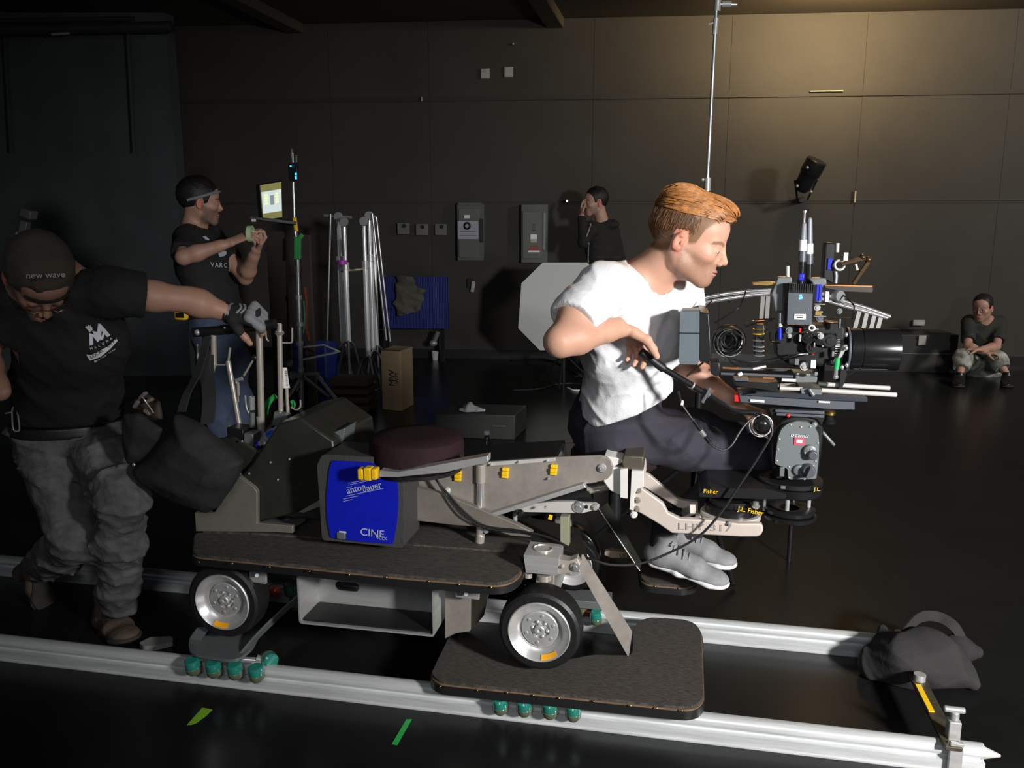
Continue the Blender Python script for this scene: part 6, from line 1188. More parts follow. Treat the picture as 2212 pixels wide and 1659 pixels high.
T = H1.tint(v, (.60, .335, .235), stub=.85, sc=(.30, .165, .105), brow=(.20, .10, .05), bt=.9, browz=(.0195, .0042), lips=(.50, .21, .17), hairc=(.20, .105, .05), ear=(1.06, .78, .74),
            hairfn=lambda x, y, z: np.clip((z-np.interp(x, HAIRX, HAIRZ))/.010, 0, 1)*(x < .085)*.9)
npmesh('body', v, f_, M_skin, P1, T); H1.eyes(P1, (.05, .07, .09), (1, -.1, -.25))
# hair
S = Sdf(); E = lambda c, r, k=.02: S.ell(H1.p(*c), [a*H1.sz for a in r], H1.M, k)
E((-.016, 0, .040), (.101, .0795, .088)); E((.0, 0, .088), (.088, .066, .040)); E((.052, 0, .100), (.043, .053, .028)); E((.080, 0, .096), (.022, .044, .018), .02); E((-.045, 0, .075), (.065, .070, .060))
S.warp(folds(.0035, 260, 12, tuple(H1.M @ Vector((.1, 1, .1)))))
headclip(S, H1, HAIRX, HAIRZ)
v, f_ = S.mesh(.0028); v = relax(v, f_, 1); q = H1.loc(v)
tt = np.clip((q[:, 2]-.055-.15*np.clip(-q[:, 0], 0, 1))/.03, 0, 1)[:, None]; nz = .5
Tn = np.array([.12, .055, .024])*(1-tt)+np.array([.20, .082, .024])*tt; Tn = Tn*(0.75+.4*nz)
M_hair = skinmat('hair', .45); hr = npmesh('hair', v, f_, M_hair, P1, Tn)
rr = random.Random(5); Lh_ = ORG[hr.name]; bpy.context.view_layer.update()
def strands(n, kind, m, seed):
    rr = random.Random(seed); b = MB(); Mi = H1.M.transposed(); cnt = 0
    while cnt < n:
        a = rr.uniform(0, 2*math.pi); th = math.acos(rr.uniform(-.15, 1)); g = Vector((math.sin(th)*math.cos(a)*.11-.012, math.sin(th)*math.sin(a)*.09, .035+math.cos(th)*.11))
        ok, c, nn, _ = hr.closest_point_on_mesh(H1.p(*g)-Lh_)
        q = Mi @ ((c+Lh_-H1.C)/H1.sz); top = q.z > .086-.10*max(0, -q.x)-abs(q.y)*.25
        if (kind == 'top') != top: continue
        cnt += 1; pts = []; p = c; ph = 6*q.y*18+rr.uniform(-.3, .3)
        L = rr.uniform(.035, .065) if top else rr.uniform(.010, .018); N = 7 if top else 4
        for k in range(N):
            lq = Mi @ ((p+Lh_-H1.C)/H1.sz)
            if top: dv = Vector((1, .22*math.sin(lq.x*38+lq.y*60+ph*.15), .10 if lq.x < .06 else -.25))
            else: dv = Vector((-.15 if lq.x < .02 else .25, 0, -1))
            t_ = k/(N-1); pts.append(p+Lh_+nn*((.0010+.0035*math.sin(t_*2.6)) if top else .0006+.0016*t_))
            p2 = p+(H1.M @ dv).normalized()*L/(N-1); ok, p3, nn, _ = hr.closest_point_on_mesh(p2)
            p = p3 if ((p3-p2).length < .006 or lq.x > .072) else p2
        rad = [.0009, .0013, .0014, .0012, .0008, .0003] if top else [.0006, .0007, .0005, .0002]
        b.tube(pts, rad, 4)
    return b.build('hair_strands', m, hr)
strands(1500, 'top', mat('auburn_strands', (.42, .175, .050), .42, 0, 0, 1, .45, 60), 5)
strands(1500, 'side', mat('brown_strands', (.20, .095, .042), .5, 0, 0, 1, .3, 60), 6)
# t-shirt
M_tee = mat('white_cotton', (.80, .80, .82), .85, 0, .12, 160)
S = Sdf(); torso(S, J, .020, .06)
for s_, e in (('R', .72), ('L', .55)):
    a, el = J['sh'+s_], J['el'+s_]; S.cone(a, a.lerp(el, e), .074, .080, .05)
S.cone(V(1385, 612, .24), J['shR'], .056, .056, .05); S.cone(V(1400, 612, .25), J['shL'], .056, .056, .05); S.cone(V(1345, 600, .22), V(1395, 590, .21), .05, .045, .05)
S.slab(V(1350, 850, .45), V(1372, 895, .46), (.165, .13), (.172, .14), sh_, .05)
S.warp(folds(.018, 26, 3, (.9, 0, 1.2))); S.warp(folds(.004, 80, 9, (1, .5, .2)))
a, b_ = V(1265, 922, .35), V(1470, 852, .35); dn = Vector((0, 1, 0)).cross(b_-a); dn = dn if dn.z < 0 else -dn; S.plane(a.lerp(b_, .5), dn, .006)
nd = (H1.p(-.02, 0, -.03)-nb).normalized(); S.cone(nb+nd*.004, H1.p(-.02, 0, -.03), .0775, .073, .006, 's')
for s_, e in (('R', .66), ('L', .50)):
    a, el = J['sh'+s_], J['el'+s_]; d = (el-a).normalized(); c = a.lerp(el, e); C_ = npv(c); N_ = npv(d)
    def fn(x, y, z, C_=C_, N_=N_):
        px, py, pz = x-C_[0], y-C_[1], z-C_[2]; al = px*N_[0]+py*N_[1]+pz*N_[2]; r = np.sqrt(np.maximum(px*px+py*py+pz*pz-al*al, 0)); return np.maximum(np.abs(al-.06)-.06, r-.10)
    S.add(fn, C_-.16, C_+.16, 's', .004)
cloth('t_shirt', S, .0055, M_tee, P1)
# trousers
M_navy = mat('navy_cotton', (.030, .028, .040), .85, 0, .12, 150)
S = Sdf(); S.slab(hc+Vector((-.02, 0, .03)), hc+Vector((0, 0, .12)), (.165, .13), (.155, .12), sh_, .05); S.slab(hc+Vector((0, 0, .08)), hc.lerp(shc, .42), (.165, .125), (.158, .118), sh_, .05)
S.ell(hc+Vector((-.03, 0, -.01)), (.14, .15, .13), None, .05)
for s_ in 'RL': limb_leg(S, J, s_, .012, .05, gk=.016, ge=.012)
S.warp(folds(.016, 45, 11, (.4, .3, 1.2)))
for s_ in 'RL':
    d = (J['an'+s_]-J['kn'+s_]).normalized(); c = J['kn'+s_].lerp(J['an'+s_], .86); S.cone(c+d*.03, c+d*.16, .085, .085, .004, 's')
cloth('trousers', S, .0065, M_navy, P1)
M_shoe = mat('grey_knit', (.25, .25, .26), .8, 0, .25, 400, .12, 60); M_sole = mat('white_foam_sole', (.75, .75, .75), .6)
M_sock = mat('dark_sock', (.03, .03, .035), .9); M_lace = mat('grey_lace', (.26, .26, .27), .8)
h1, t1 = V(1390, 1206, .565), V(1571, 1270, .47); s1 = shoe('shoe', h1, t1, (.15, -.25, 1), M_shoe, M_sole, P1, .046, .115, M_lace)
h2, t2 = V(1432, 1180, .70), V(1588, 1228, .60); s2 = shoe('shoe', h2, t2, (.15, -.2, 1), M_shoe, M_sole, P1, .046, .10, M_lace)
for an, hh, tt_ in ((J['anR'], h1, t1), (J['anL'], h2, t2)):
    MB().tube([an+Vector((.02, 0, .08)), an.lerp(hh.lerp(tt_, .24), .5), hh.lerp(tt_, .22)+Vector((.0, 0, .06))], .047, 18).build('sock', M_sock, P1)
b = MB(); c = (J['hipL']+J['hipR'])/2+Vector((-.01, .02, -.135)); b.lathe([(0, 0), (.15, 0), (.16, .012), (.16, .05), (.15, .065), (0, .07)], c, Z, 48); b.build('side_seat', M_leather, DL)
b = MB(); b.cyl((c.x, c.y, .44), (c.x, c.y, c.z), .022); b.build('side_seat_post', M_blk, DL)
# ---------------------------------------------------------------- grip in the cap pushing the dolly
def rightof(px):  # horizontal unit vectors: image right and towards the camera, at a pixel column
    d = ray(px, 700); d.z = 0; d.normalize(); return Vector((d.y, -d.x, 0)), -d
P2 = thing('person', 'person in black t-shirt, backwards cap and grey work trousers pushing the dolly', 'person', V(245, 1375, .25))
rt, tc = rightof(90)
J = dict(shR=V(22, 640, -.02), shL=V(252, 632, .06), hipR=V(95, 925, .22), hipL=V(205, 935, .30), knL=V(262, 1075, .05), anL=V(255, 1335, .26), knR=V(165, 1165, .10), anR=V(82, 1225, .42), elL=V(408, 648, .20), wrL=V(492, 676, .27), elR=V(-40, 770, -.05), wrR=V(5, 850, -.12))
H2 = Head(V(84, 600, -.05), tc*.60+rt*.13+Vector((0, 0, -.80)), (0, 0, 1), 1.08)
S = Sdf(); hc, shc, sh_, ss_ = torso(S, J, -.018, sc=1.08); H2.build(S)
nb = V(120, 600, .03); S.cone(nb, H2.p(-.03, 0, -.04), .068, .062, .04)
for s_ in 'RL': limb_arm(S, J, s_, sc=1.08); limb_leg(S, J, s_)
S.cone(nb, J['shL'], .05, .045, .05); S.cone(nb, J['shR'], .05, .045, .05)
gd = V(565, 690, .29)-J['wrL']
fing = hand(S, J['wrL'], gd+Vector((0, 0, .012)), (0.05, .55, -.8), (0, -.8, -.55), (.70, .80, .85, .9), .05, thumb=.9, sz=1.08, tw=.55)
lo, hi = H2.box(.005); hlo = npv(J['wrL'])-np.array([.03, .09, .14]); hhi = npv(J['wrL'])+np.array([.22, .14, .08])
v, f_ = multi(S, .008, [(lo, hi, .003), (hlo, hhi, .0035)])
T = H2.tint(v, (.42, .235, .165), stub=.8, sc=(.16, .12, .09), brow=(.05, .03, .02)); npmesh('body', v, f_, M_skin, P2, T); H2.eyes(P2, look=(1, 0, -.4))
# cap
M_bt0 = mat('black_strap', (.012, .012, .012), .9)
M_cap = mat('olive_brown_cap', (.062, .050, .038), .9, 0, .2, 120, .2, 12)
S = Sdf(); q = H2.p; zz = H2.sz
S.ell(q(-.010, 0, .050), [a*zz for a in (.108, .090, .088)], H2.M, .01); S.ell(q(-.02, 0, .02), [a*zz for a in (.104, .089, .07)], H2.M, .02)
S.warp(folds(.010, 50, 4)); headclip(S, H2, [-.14, -.02, .0, .04, .12], [-.035, -.020, .004, .014, .018], .006)
S.ell(q(.100, 0, .046), [a*zz for a in (.05, .036, .016)], H2.M, .004, 's')
cp = cloth('cap', S, .004, M_cap, P2)
b = MB(); b.tube([q(.101*math.cos(a)-.002, .086*math.sin(a), .025) for a in [R(-40+80*k/14) for k in range(15)]], .0065, 8); b.build('cap_strap', M_bt0, cp)
b = MB(); b.prism([q(-.09+.0, y*.07, -.01) for y in (-1, 1)]+[q(-.16, .05, -.03), q(-.17, 0, -.034), q(-.16, -.05, -.03)], H2.M @ Vector((0, 0, .005))); b.build('cap_peak', M_cap, cp, .002)
c = q(.070, -.014, .118); text('new wave', c+(H2.M @ Vector((.006, 0, .004))), H2.M @ Vector((.0, 1, 0)), H2.M @ Vector((-.75, 0, .75)), .026, mat('faded_print', (.4, .4, .4), .7), cp, ext=.001)
# glasses
M_gl = mat('tortoise_frame', (.10, .035, .02), .3)
for y in (-1, 1):
    b = MB(); b.tube([q(.104-.008*abs(math.cos(a)), y*.031+.024*math.cos(a)*1.0, -.008+.017*math.sin(a)) for a in [2*math.pi*k/20 for k in range(20)]], .0016, 6, True); b.build('glasses_rim', M_gl, P2)
    b = MB(); b.tube([q(.100, y*.056, -.004), q(.05, y*.077, -.003), q(-.005, y*.083, .0)], .0015, 6); b.build('glasses_arm', M_gl, P2)
MB().tube([q(.108, -.009, -.006), q(.111, 0, -.003), q(.108, .009, -.006)], .0015, 6).build('glasses_bridge', M_gl, P2)
# t-shirt
M_bt = mat('black_cotton', (.012, .012, .012), .85, 0, .15, 120)
S = Sdf(); torso(S, J, .018, .05, 1.08)
for s_, e in (('R', .62), ('L', .40)):
    a, el = J['sh'+s_], J['el'+s_]; S.cone(a, a.lerp(el, e), .070, .080, .05)
S.cone(nb+Vector((0, 0, -.03)), J['shL'], .058, .058, .05); S.cone(nb+Vector((0, 0, -.03)), J['shR'], .058, .058, .05)
S.slab(hc+Vector((0, 0, .02)), hc+Vector((0, 0, .1)), (.185, .145), (.17, .13), sh_, .05)
S.warp(folds(.014, 40, 8, (.5, 0, 1))); S.plane(hc+Vector((0, 0, .05)), (0, 0, -1), .006); nd = (H2.p(-.02, 0, -.03)-nb).normalized(); S.cone(nb-nd*.01, H2.p(-.02, 0, -.03), .082, .08, .01, 's')
for s_, e in (('R', .62), ('L', .38)):
    a, el = J['sh'+s_], J['el'+s_]; d = (el-a).normalized(); c = a.lerp(el, e); C_ = npv(c); N_ = npv(d)
    def fn(x, y, z, C_=C_, N_=N_):
        px, py, pz = x-C_[0], y-C_[1], z-C_[2]; al = px*N_[0]+py*N_[1]+pz*N_[2]; r = np.sqrt(np.maximum(px*px+py*py+pz*pz-al*al, 0)); return np.maximum(np.abs(al-.06)-.06, r-.12)
    S.add(fn, C_-.17, C_+.17, 's', .004)
ts = cloth('t_shirt', S, .008, M_bt, P2)
# chest print: letter M, small lettering and a banner, standing just off the cloth
def castonto(P, depth):      # nearest point on the shirt along the camera ray, found by marching
    o = P; d = (P-CAM).normalized(); return P
bpy.context.view_layer.update()
def onto(px, py, obj, off=.002):
    d = ray(px, py).normalized(); L = ORG[obj.name]; ok, loc, nor, _ = obj.ray_cast(CAM-L, d)
    if not ok: return None, None
    if nor.dot(d) > 0: nor = -nor
    return loc+L+nor*off, nor
def decal(pts, m, obj, name='shirt_print', th=.0012, off=.0012):
    P = []
    for a, b_ in pts:
        p, n_ = onto(a, b_, obj, off)
        if p is None: return None
        P.append(p)
    b = MB(); N0 = sum((onto(a, b_, obj)[1] for a, b_ in pts), Vector()).normalized(); b.prism(P, N0*th); return b.build(name, m, obj, ang=60)
ZL = lambda a, b_: (a*.2803, 450+b_*.2803)
M_pr = mat('white_print', (.75, .77, .82), .7)
def fine(poly, n=4):
    out = []
    for i in range(len(poly)):
        a, c = poly[i], poly[(i+1) % len(poly)]
        for k in range(n): out.append((a[0]+(c[0]-a[0])*k/n, a[1]+(c[1]-a[1])*k/n))
    return out
for poly in ([(683, 958), (707, 940), (742, 998), (738, 1012), (752, 884), (768, 886), (845, 975), (820, 990), (778, 940), (775, 1000), (748, 1030), (728, 1005), (712, 985), (716, 1046), (688, 1056)], [(655, 912), (664, 905), (660, 895), (672, 905), (682, 890), (684, 905), (697, 895), (694, 912), (708, 910), (712, 932), (686, 950), (676, 930)], [(788, 952), (800, 965), (790, 1010), (768, 1018)], ):
    decal([ZL(*p) for p in fine(poly, 2)], M_pr, ts, off=.004)
pp = [(662, 1120), (700, 1125), (760, 1100), (830, 1060), (893, 990), (900, 1018), (840, 1085), (770, 1140), (690, 1168)]
decal([ZL(*p) for p in fine(pp, 2)], M_pr, ts, off=.004)
def tdecal(s, px, py, ux, uy, size, m, obj, off=.006, name='shirt_lettering', sx=1):
    p, n_ = onto(px, py, obj, off)
    if p is None: return
    p2, _ = onto(px+ux, py+uy, obj, off); text(s, p, (p2 or p+X)-p, Vector((0, 0, 1)) if abs(n_.z) < .8 else Y, size, m, obj, name, .0008, sx)
for i, ch in enumerate('MALUMA'):
    a = (702+i*29, 1080-i*9-i*i*1.3); tdecal(ch, *ZL(*a), 7, -3, .011, M_pr, ts)
for i, ch in enumerate('LOCAL CREW'):
    a = (706+i*19.5, 1135-i*8-i*i*.75); tdecal(ch, *ZL(*a), 6, -3, .013, M_blk, ts, .008)
for i, ch in enumerate('@maluma.crew'):
    a = (734+i*12.5, 1170-i*7.5); tdecal(ch, *ZL(*a), 6, -3, .008, M_pr, ts)
# work trousers, belt, boots
M_wk = mat('worn_grey_canvas', (.10, .10, .10), .9, 0, .3, 60, .45, 9)
S = Sdf(); S.slab(hc+Vector((0, 0, -.04)), hc+Vector((0, 0, .05)), (.185, .14), (.175, .135), sh_, .05)
for s_ in 'RL': limb_leg(S, J, s_, .022, .05, gk=.030, ge=.036)
S.warp(folds(.028, 34, 21, (.3, .3, 1.2))); S.warp(folds(.010, 90, 5))
S.plane(hc+Vector((0, 0, .04)), (0, 0, 1), .006)
for s_ in 'RL':
    d = (J['an'+s_]-J['kn'+s_]).normalized(); c = J['kn'+s_].lerp(J['an'+s_], 1.0); S.cone(c+d*.03, c+d*.2, .12, .12, .004, 's')
tr_ = cloth('trousers', S, .007, M_wk, P2)
S = Sdf(); S.slab(hc+Vector((0, 0, .005)), hc+Vector((0, 0, .035)), (.197, .155), (.195, .153), sh_, .01); S.plane(hc+Vector((0, 0, .042)), (0, 0, 1), .003); S.plane(hc+Vector((0, 0, .0)), (0, 0, -1), .003)
bl = cloth('belt', S, .006, mat('black_leather', (.012, .012, .013), .45), P2)
for a in ((122, 882, 895), (228, 884, 893)):
    p = V(a[0], a[1], .1); 
    p, _ = onto(a[0], a[1]+6, bl, .006)
    if p is not None: MB().ell(p+Vector((0, 0, .008)), (.009, .004, .006)).build('belt_fitting', M_chrome, bl); MB().ell(p+Vector((0, 0, -.012)), (.006, .005, .005)).build('belt_fitting', M_chrome, bl)
cx = V(32, 900, .06); b = MB(); b.tube([cx+Vector((.004, 0, .035)), cx+Vector((.012, 0, .02)), cx+Vector((.013, 0, -.04)), cx+Vector((0, 0, -.052)), cx+Vector((-.012, 0, -.04)), cx+Vector((-.008, 0, .02))], .0028, 8, True, 4); b.build('carabiner', M_chrome, P2); MB().cyl(V(12, 893, .06), V(26, 890, .06), .003).build('key_clip', M_chrome, P2)
M_boot = mat('tan_work_boot', (.09, .065, .045), .8, 0, .4, 60, .4, 15); M_bs = mat('boot_sole', (.03, .028, .026), .8)
shoe('boot', V(222, 1352, .34), V(282, 1390, .14), (0, 0, 1), M_boot, M_bs, P2, .055, .13); shoe('boot', J['anR']+Vector((-.02, .06, .05)), V(100, 1318, .36), -tc*.2+Vector((-.9, .3, .5)), M_boot, M_bs, P2, .052, .12)
# glove, watch
M_gv = mat('black_glove', (.018, .016, .017), .8, 0, .2, 100); M_gg = mat('grey_glove_panel', (.22, .23, .24), .7)
S = Sdf(); d = (gd+Vector((0, 0, .012))).normalized(); pn = Vector((.05, .55, -.8)); pn = (pn-d*pn.dot(d)).normalized(); t = d.cross(pn); t = t if t.dot(Vector((0, -.8, -.55))) > 0 else -t; W_ = J['wrL']; K = W_+d*.095
S.slab(W_+d*.016, W_+d*.088, (.038, .027), (.0505, .025), t, .012); b0 = W_+d*.024+t*.026+pn*.006; S.cone(b0, b0+(d*.62+t*.55+pn*.9).normalized()*.044, .0215, .0175, .012)
for f3 in fing: S.cone(f3[0], f3[1], .0165, .0145, .006); S.cone(f3[1], f3[1].lerp(f3[2], .5), .0145, .0125, .004)
gl = cloth('glove', S, .0035, M_gv, P2)
S = Sdf()
for f3 in fing: S.cone(f3[0].lerp(f3[1], -.3)-pn*.008, f3[1], .0175, .0160, .008); S.cone(f3[1], f3[1].lerp(f3[2], .3), .0160, .0140, .004)
cloth('glove_panel', S, .0035, M_gg, gl)
for k in range(2): MB().tube([W_+d*(.040+k*.014)-pn*.026-t*.02, W_+d*(.050+k*.014)-pn*.027, W_+d*(.040+k*.014)-pn*.024+t*.024], .0045, 6, sm=3).build('glove_stripe', M_gg, gl)
b = MB(); b.torus(W_-d*.002, d, .0315, .006); wt = b.build('watch_strap', M_blk, P2)
b = MB(); b.torus(W_+d*.012, d, .033, .0035, 24, 6); b.build('bracelet', M_chrome, P2)
# ---------------------------------------------------------------- assistant at the monitor
rt, tc = rightof(440)
P3 = thing('person', 'bearded person in black t-shirt and jeans holding a tape roll by the monitor', 'person', (-2.55, 1.95, 0))
U = Vector((0, 0, 1))
J = dict(shR=V(402, 515, 1.78), shL=V(452, 505, 2.05), hipR=V(452, 705, 1.85), hipL=V(490, 700, 2.0), elR=V(396, 556, 1.62), wrR=V(497, 524, 1.72), elL=V(530, 600, 2.0), wrL=V(553, 540, 1.86))
for s_ in 'RL':
    J['kn'+s_] = J['hip'+s_]+Vector((.03, 0, -.43)); J['an'+s_] = J['kn'+s_]+Vector((-.02, 0, -.42))
H3 = Head(V(432, 436, 1.9), rt*.97+tc*-.12+U*-.08, (0, 0, 1), 1.0)
S = Sdf(); hc, shc, sh_, ss_ = torso(S, J, -.018, sc=1.05); H3.build(S); nb = V(418, 490, 1.9); S.cone(nb, H3.p(-.02, 0, -.04), .062, .058, .03)
for s_ in 'RL': limb_arm(S, J, s_); limb_leg(S, J, s_); S.cone(nb, J['sh'+s_], .045, .045, .04)
hand(S, J['wrR'], rt*.8+U*.35+tc*.1, -tc*.4+rt*.4-U*.7, U, (.3, .45, .55, .65), thumb=.6, sz=1.05); hand(S, J['wrL'], U*.75+rt*.4, -rt*.7+tc*.3, tc, (.9, 1, 1, 1.05), thumb=.4)
lo, hi = H3.box(.005); v, f_ = multi(S, .008, [(lo, hi, .0035), (npv(V(505, 545, 1.75))-np.array([.08, .12, .08]), npv(V(565, 500, 1.85))+np.array([.06, .14, .08]), .0045)])
T = H3.tint(v, (.40, .23, .165), stub=.75, sc=(.10, .07, .055), brow=(.03, .02, .02)); npmesh('body', v, f_, M_skin, P3, T); H3.eyes(P3)
def simplehair(Hd, par, m, cap=False, rad=(.106, .084, .094), h=.005, xs=HAIRX, zs=HAIRZ, amp=.006):
    S = Sdf(); S.ell(Hd.p(-.014, 0, .040), [a*Hd.sz for a in rad], Hd.M, .01); S.warp(folds(amp, 90, 2)); headclip(S, Hd, xs, zs); return cloth('cap' if cap else 'hair', S, h, m, par)
M_bh = mat('black_hair', (.010, .008, .008), .5, 0, .3, 200)
simplehair(H3, P3, M_bh, rad=(.112, .090, .102))
b = MB(); b.tube([H3.p(-.075, -.075, .0), H3.p(.0, -.095, .028), H3.p(.055, -.083, .050), H3.p(.085, -.055, .06), H3.p(.10, 0, .063)], .008, 8, sm=4); b.build('headband', mat('grey_headband', (.16, .19, .22), .6), P3)
def tee(J, nb, Hd, par, m, g=.018, ends=(('R', .7), ('L', .7)), seed=1, h=.009, hem=0.0, sc=1.0, name='t_shirt'):
    S = Sdf(); hc, shc, sh_, ss_ = torso(S, J, g, .05, sc)
    for s_, e in ends: a, el = J['sh'+s_], J['el'+s_]; S.cone(a, a.lerp(el, e), .062, .070, .04)
    for s_ in 'RL': S.cone(nb+Vector((0, 0, -.03)), J['sh'+s_], .052, .055, .04)
    S.warp(folds(.014, 40, seed, (.5, 0, 1))); S.plane(hc+Vector((0, 0, hem)), (0, 0, -1), .005); nd = (Hd.p(-.02, 0, -.03)-nb).normalized(); S.cone(nb-nd*.005, Hd.p(-.02, 0, -.03), .075, .075, .01, 's')
    for s_, e in ends:
        if e >= 1: continue
        a, el = J['sh'+s_], J['el'+s_]; d = (el-a).normalized(); c = a.lerp(el, e); S.cone(c+d*.085, c+d*.09, .085, .085, .004, 's')
    return cloth(name, S, h, m, par)
t3 = tee(J, nb, H3, P3, M_bt, sc=1.05, hem=-.08, ends=(('R', .72), ('L', .55)))
bpy.context.view_layer.update()
M_p2 = mat('dim_white_print', (.42, .48, .58), .7)
for i, ch in enumerate('VARCAM'): tdecal(ch, 456+i*9.2, 572+i*.6, 6, 0, .036, M_p2, t3, .012)
ZM = lambda a, b_: (340+a*.2803, 300+b_*.2803)
for poly in ([(460, 880), (520, 870), (522, 895), (500, 912), (475, 915), (462, 900)], [(335, 758), (360, 755), (395, 785), (380, 790), (360, 780)]): decal([ZM(*p) for p in poly], M_p2, t3, off=.010)
M_jean = mat('blue_denim', (.05, .07, .12), .85, 0, .2, 120, .2, 20)
def pants(J, par, m, g=.016, ge=.03, seed=2, h=.010, cut=1.0, name='trousers', top=.03):
    S = Sdf(); hc = (J['hipL']+J['hipR'])/2; S.slab(hc+Vector((0, 0, -.05)), hc+Vector((0, 0, .05)), (.165, .125), (.155, .12), J['hipL']-J['hipR'], .05)
    for s_ in 'RL': limb_leg(S, J, s_, g, .05, gk=g+.006, ge=ge)
    S.warp(folds(.020, 36, seed, (.3, .3, 1.2)))
    for s_ in 'RL': d = (J['an'+s_]-J['kn'+s_]).normalized(); c = J['kn'+s_].lerp(J['an'+s_], cut); S.cone(c+d*.03, c+d*.2, .12, .12, .004, 's')
    return cloth(name, S, h, m, par)
pants(J, P3, M_jean)
for s_ in 'RL': a = J['an'+s_]; shoe('shoe', Vector((a.x, a.y, .0))-rt*.06, Vector((a.x, a.y, 0))+rt*.22, (0, 0, 1), M_blk, M_bs, P3, .05, .1)
c = V(541, 505, 1.76); b = MB(); b.lathe([(.030, -.012), (.042, -.012), (.042, .012), (.030, .012), (.030, -.012)], c, rt*.9+tc*.35, 40); tag(b.build('tape_roll', mat('pale_green_tape', (.42, .55, .33), .5)), 'roll of pale green tape in the hands of the person at the monitor', 'tape roll')
# ---------------------------------------------------------------- person in the hoodie by the wall
rt, tc = rightof(1285)
P4 = thing('person', 'person in dark hoodie standing near back wall, hand raised to face', 'person', Dp(1295, 740, 8.3).xy.to_3d())
def DD(px, py, dd, dep=8.3): return Dp(px, py, dep)+(-tc)*0+tc*(-dd)
J = dict(shR=DD(1325, 500, .16), shL=DD(1275, 495, -.12), hipR=DD(1315, 630, .08), hipL=DD(1290, 630, -.08), elL=DD(1262, 520, -.28), wrL=DD(1257, 466, -.16), elR=DD(1340, 560, .2), wrR=DD(1320, 615, .05))
for s_ in 'RL': J['kn'+s_] = J['hip'+s_]+Vector((0, 0, -.44)); J['an'+s_] = J['kn'+s_]+Vector((0, 0, -.43))
H4 = Head(DD(1287, 437, 0), rt*-.93+tc*.30+U*-.06, (0, 0, 1), 1.08)
S = Sdf(); torso(S, J); H4.build(S); nb = DD(1303, 485, 0); S.cone(nb, H4.p(-.02, 0, -.04), .062, .060, .03)
for s_ in 'RL': limb_arm(S, J, s_); limb_leg(S, J, s_); S.cone(nb, J['sh'+s_], .045, .045, .04)
hand(S, J['wrL'], U*.95-rt*.05, rt, tc, (.3, .3, .35, .4), thumb=.2); hand(S, J['wrR'], U*-1, tc, -rt, sz=1)
lo, hi = H4.box(.005); v, f_ = multi(S, .011, [(lo, hi, .0045), (npv(J['wrL'])-.03, npv(J['wrL'])+np.array([.1, .1, .2]), .006)])
npmesh('body', v, f_, M_skin, P4, H4.tint(v, (.46, .27, .20), stub=.5, sc=(.2, .13, .1), brow=(.06, .04, .03))); H4.eyes(P4)
simplehair(H4, P4, M_bh, rad=(.110, .084, .104), h=.007)
M_hd = mat('charcoal_fleece', (.016, .015, .015), .9, 0, .2, 60)
S = Sdf(); hc4, _, shh, sss = torso(S, J, .03)
for s_, e in (('R', 1), ('L', 1)): a, el, w_ = J['sh'+s_], J['el'+s_], J['wr'+s_]; S.cone(a, el, .068, .058, .04); S.cone(el, el.lerp(w_, .85), .056, .045, .03)
for s_ in 'RL': S.cone(nb+Vector((0, 0, -.02)), J['sh'+s_], .065, .06, .04)
S.ell(nb+rt*.05+Vector((0, 0, .0)), (.11, .10, .05), None, .04); S.warp(folds(.018, 30, 6)); S.plane(hc4-Vector((0, 0, .02)), (0, 0, -1)); S.cone(nb-rt*.03, H4.p(.0, 0, -.04), .070, .075, .01, 's')
hdy = cloth('hoodie', S, .011, M_hd, P4)
bpy.context.view_layer.update()
for pts in ([(1297, 478), (1292, 505), (1289, 535)], [(1276, 485), (1270, 500), (1266, 512)], [(1270, 525), (1272, 550), (1273, 570)]):
    P = [onto(a, c, hdy, .010)[0] for a, c in pts]
    if all(p is not None for p in P): MB().tube(P, .0065, 6, sm=3).build('drawstring', mat('grey_cord', (.30, .31, .32), .8), hdy)
pants(J, P4, M_hd, seed=4, h=.014)
for s_ in 'RL': a = J['an'+s_]; shoe('shoe', Vector((a.x, a.y, .0))+rt*.06, Vector((a.x, a.y, 0))-rt*.22, (0, 0, 1), M_blk, M_bs, P4, .05, .1)
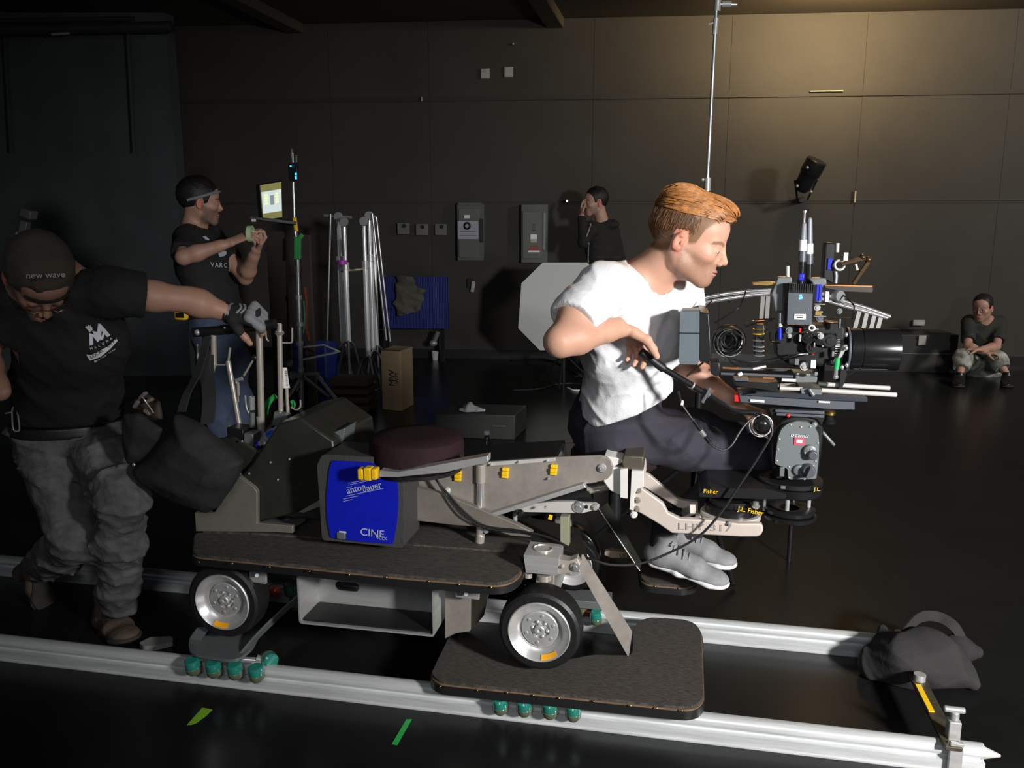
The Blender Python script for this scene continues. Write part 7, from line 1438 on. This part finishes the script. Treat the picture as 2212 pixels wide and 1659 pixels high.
# ---------------------------------------------------------------- person sitting on the floor by the wall
rt, tc = rightof(2125); dp5 = 8.25
P5 = thing('person', 'person in dark t-shirt and ripped jeans sitting on the floor, arms on knees', 'person', H(2125, 815, 0))
def DE(px, py, dd): return Dp(px, py, dp5)+tc*dd
J = dict(shR=DE(2092, 695, .0), shL=DE(2162, 697, .0), hipR=DE(2105, 795, -.1), hipL=DE(2145, 797, -.1), knR=DE(2082, 762, .30), knL=DE(2152, 765, .30), anR=DE(2075, 812, .45), anL=DE(2172, 815, .45), elR=DE(2092, 742, .22), wrR=DE(2128, 752, .36), elL=DE(2152, 742, .24), wrL=DE(2115, 745, .38))
for s_ in 'RL': J['hip'+s_].z = .10; J['an'+s_].z = .09
H5 = Head(DE(2122, 664, .05), tc*.92-rt*.25+U*-.15, (0, 0, 1), 1.05)
S = Sdf(); torso(S, J); H5.build(S); nb = DE(2124, 690, .02); S.cone(nb, H5.p(-.02, 0, -.04), .062, .060, .03)
for s_ in 'RL': limb_arm(S, J, s_); limb_leg(S, J, s_); S.cone(nb, J['sh'+s_], .045, .045, .04)
hand(S, J['wrR'], rt, -U, tc, sz=1); hand(S, J['wrL'], -rt, -U, tc, sz=1)
lo, hi = H5.box(.005); v, f_ = multi(S, .011, [(lo, hi, .005)]); npmesh('body', v, f_, M_skin, P5, H5.tint(v, (.42, .24, .18), stub=.6, sc=(.2, .12, .09), brow=(.03, .02, .02))); H5.eyes(P5)
simplehair(H5, P5, M_bh, rad=(.106, .086, .096), h=.007)
for y in (-1, 1): MB().tube([H5.p(.104, y*.031+.022*math.cos(a), -.006+.017*math.sin(a)) for a in [2*math.pi*k/14 for k in range(14)]], .0025, 6, True).build('glasses_rim', M_blk, P5)
tee(J, nb, H5, P5, mat('olive_black_cotton', (.022, .024, .020), .85), seed=7, h=.011, hem=-.02)
M_rj = mat('pale_ripped_denim', (.27, .28, .25), .85, 0, .3, 40, .75, 12)
pants(J, P5, M_rj, seed=14, h=.011)
for s_ in 'RL': a = J['an'+s_]; q0 = Vector((a.x, a.y, 0)); shoe('shoe', q0-tc*.05, q0+tc*.22, (0, 0, 1), M_blk, M_bs, P5, .05, .1)
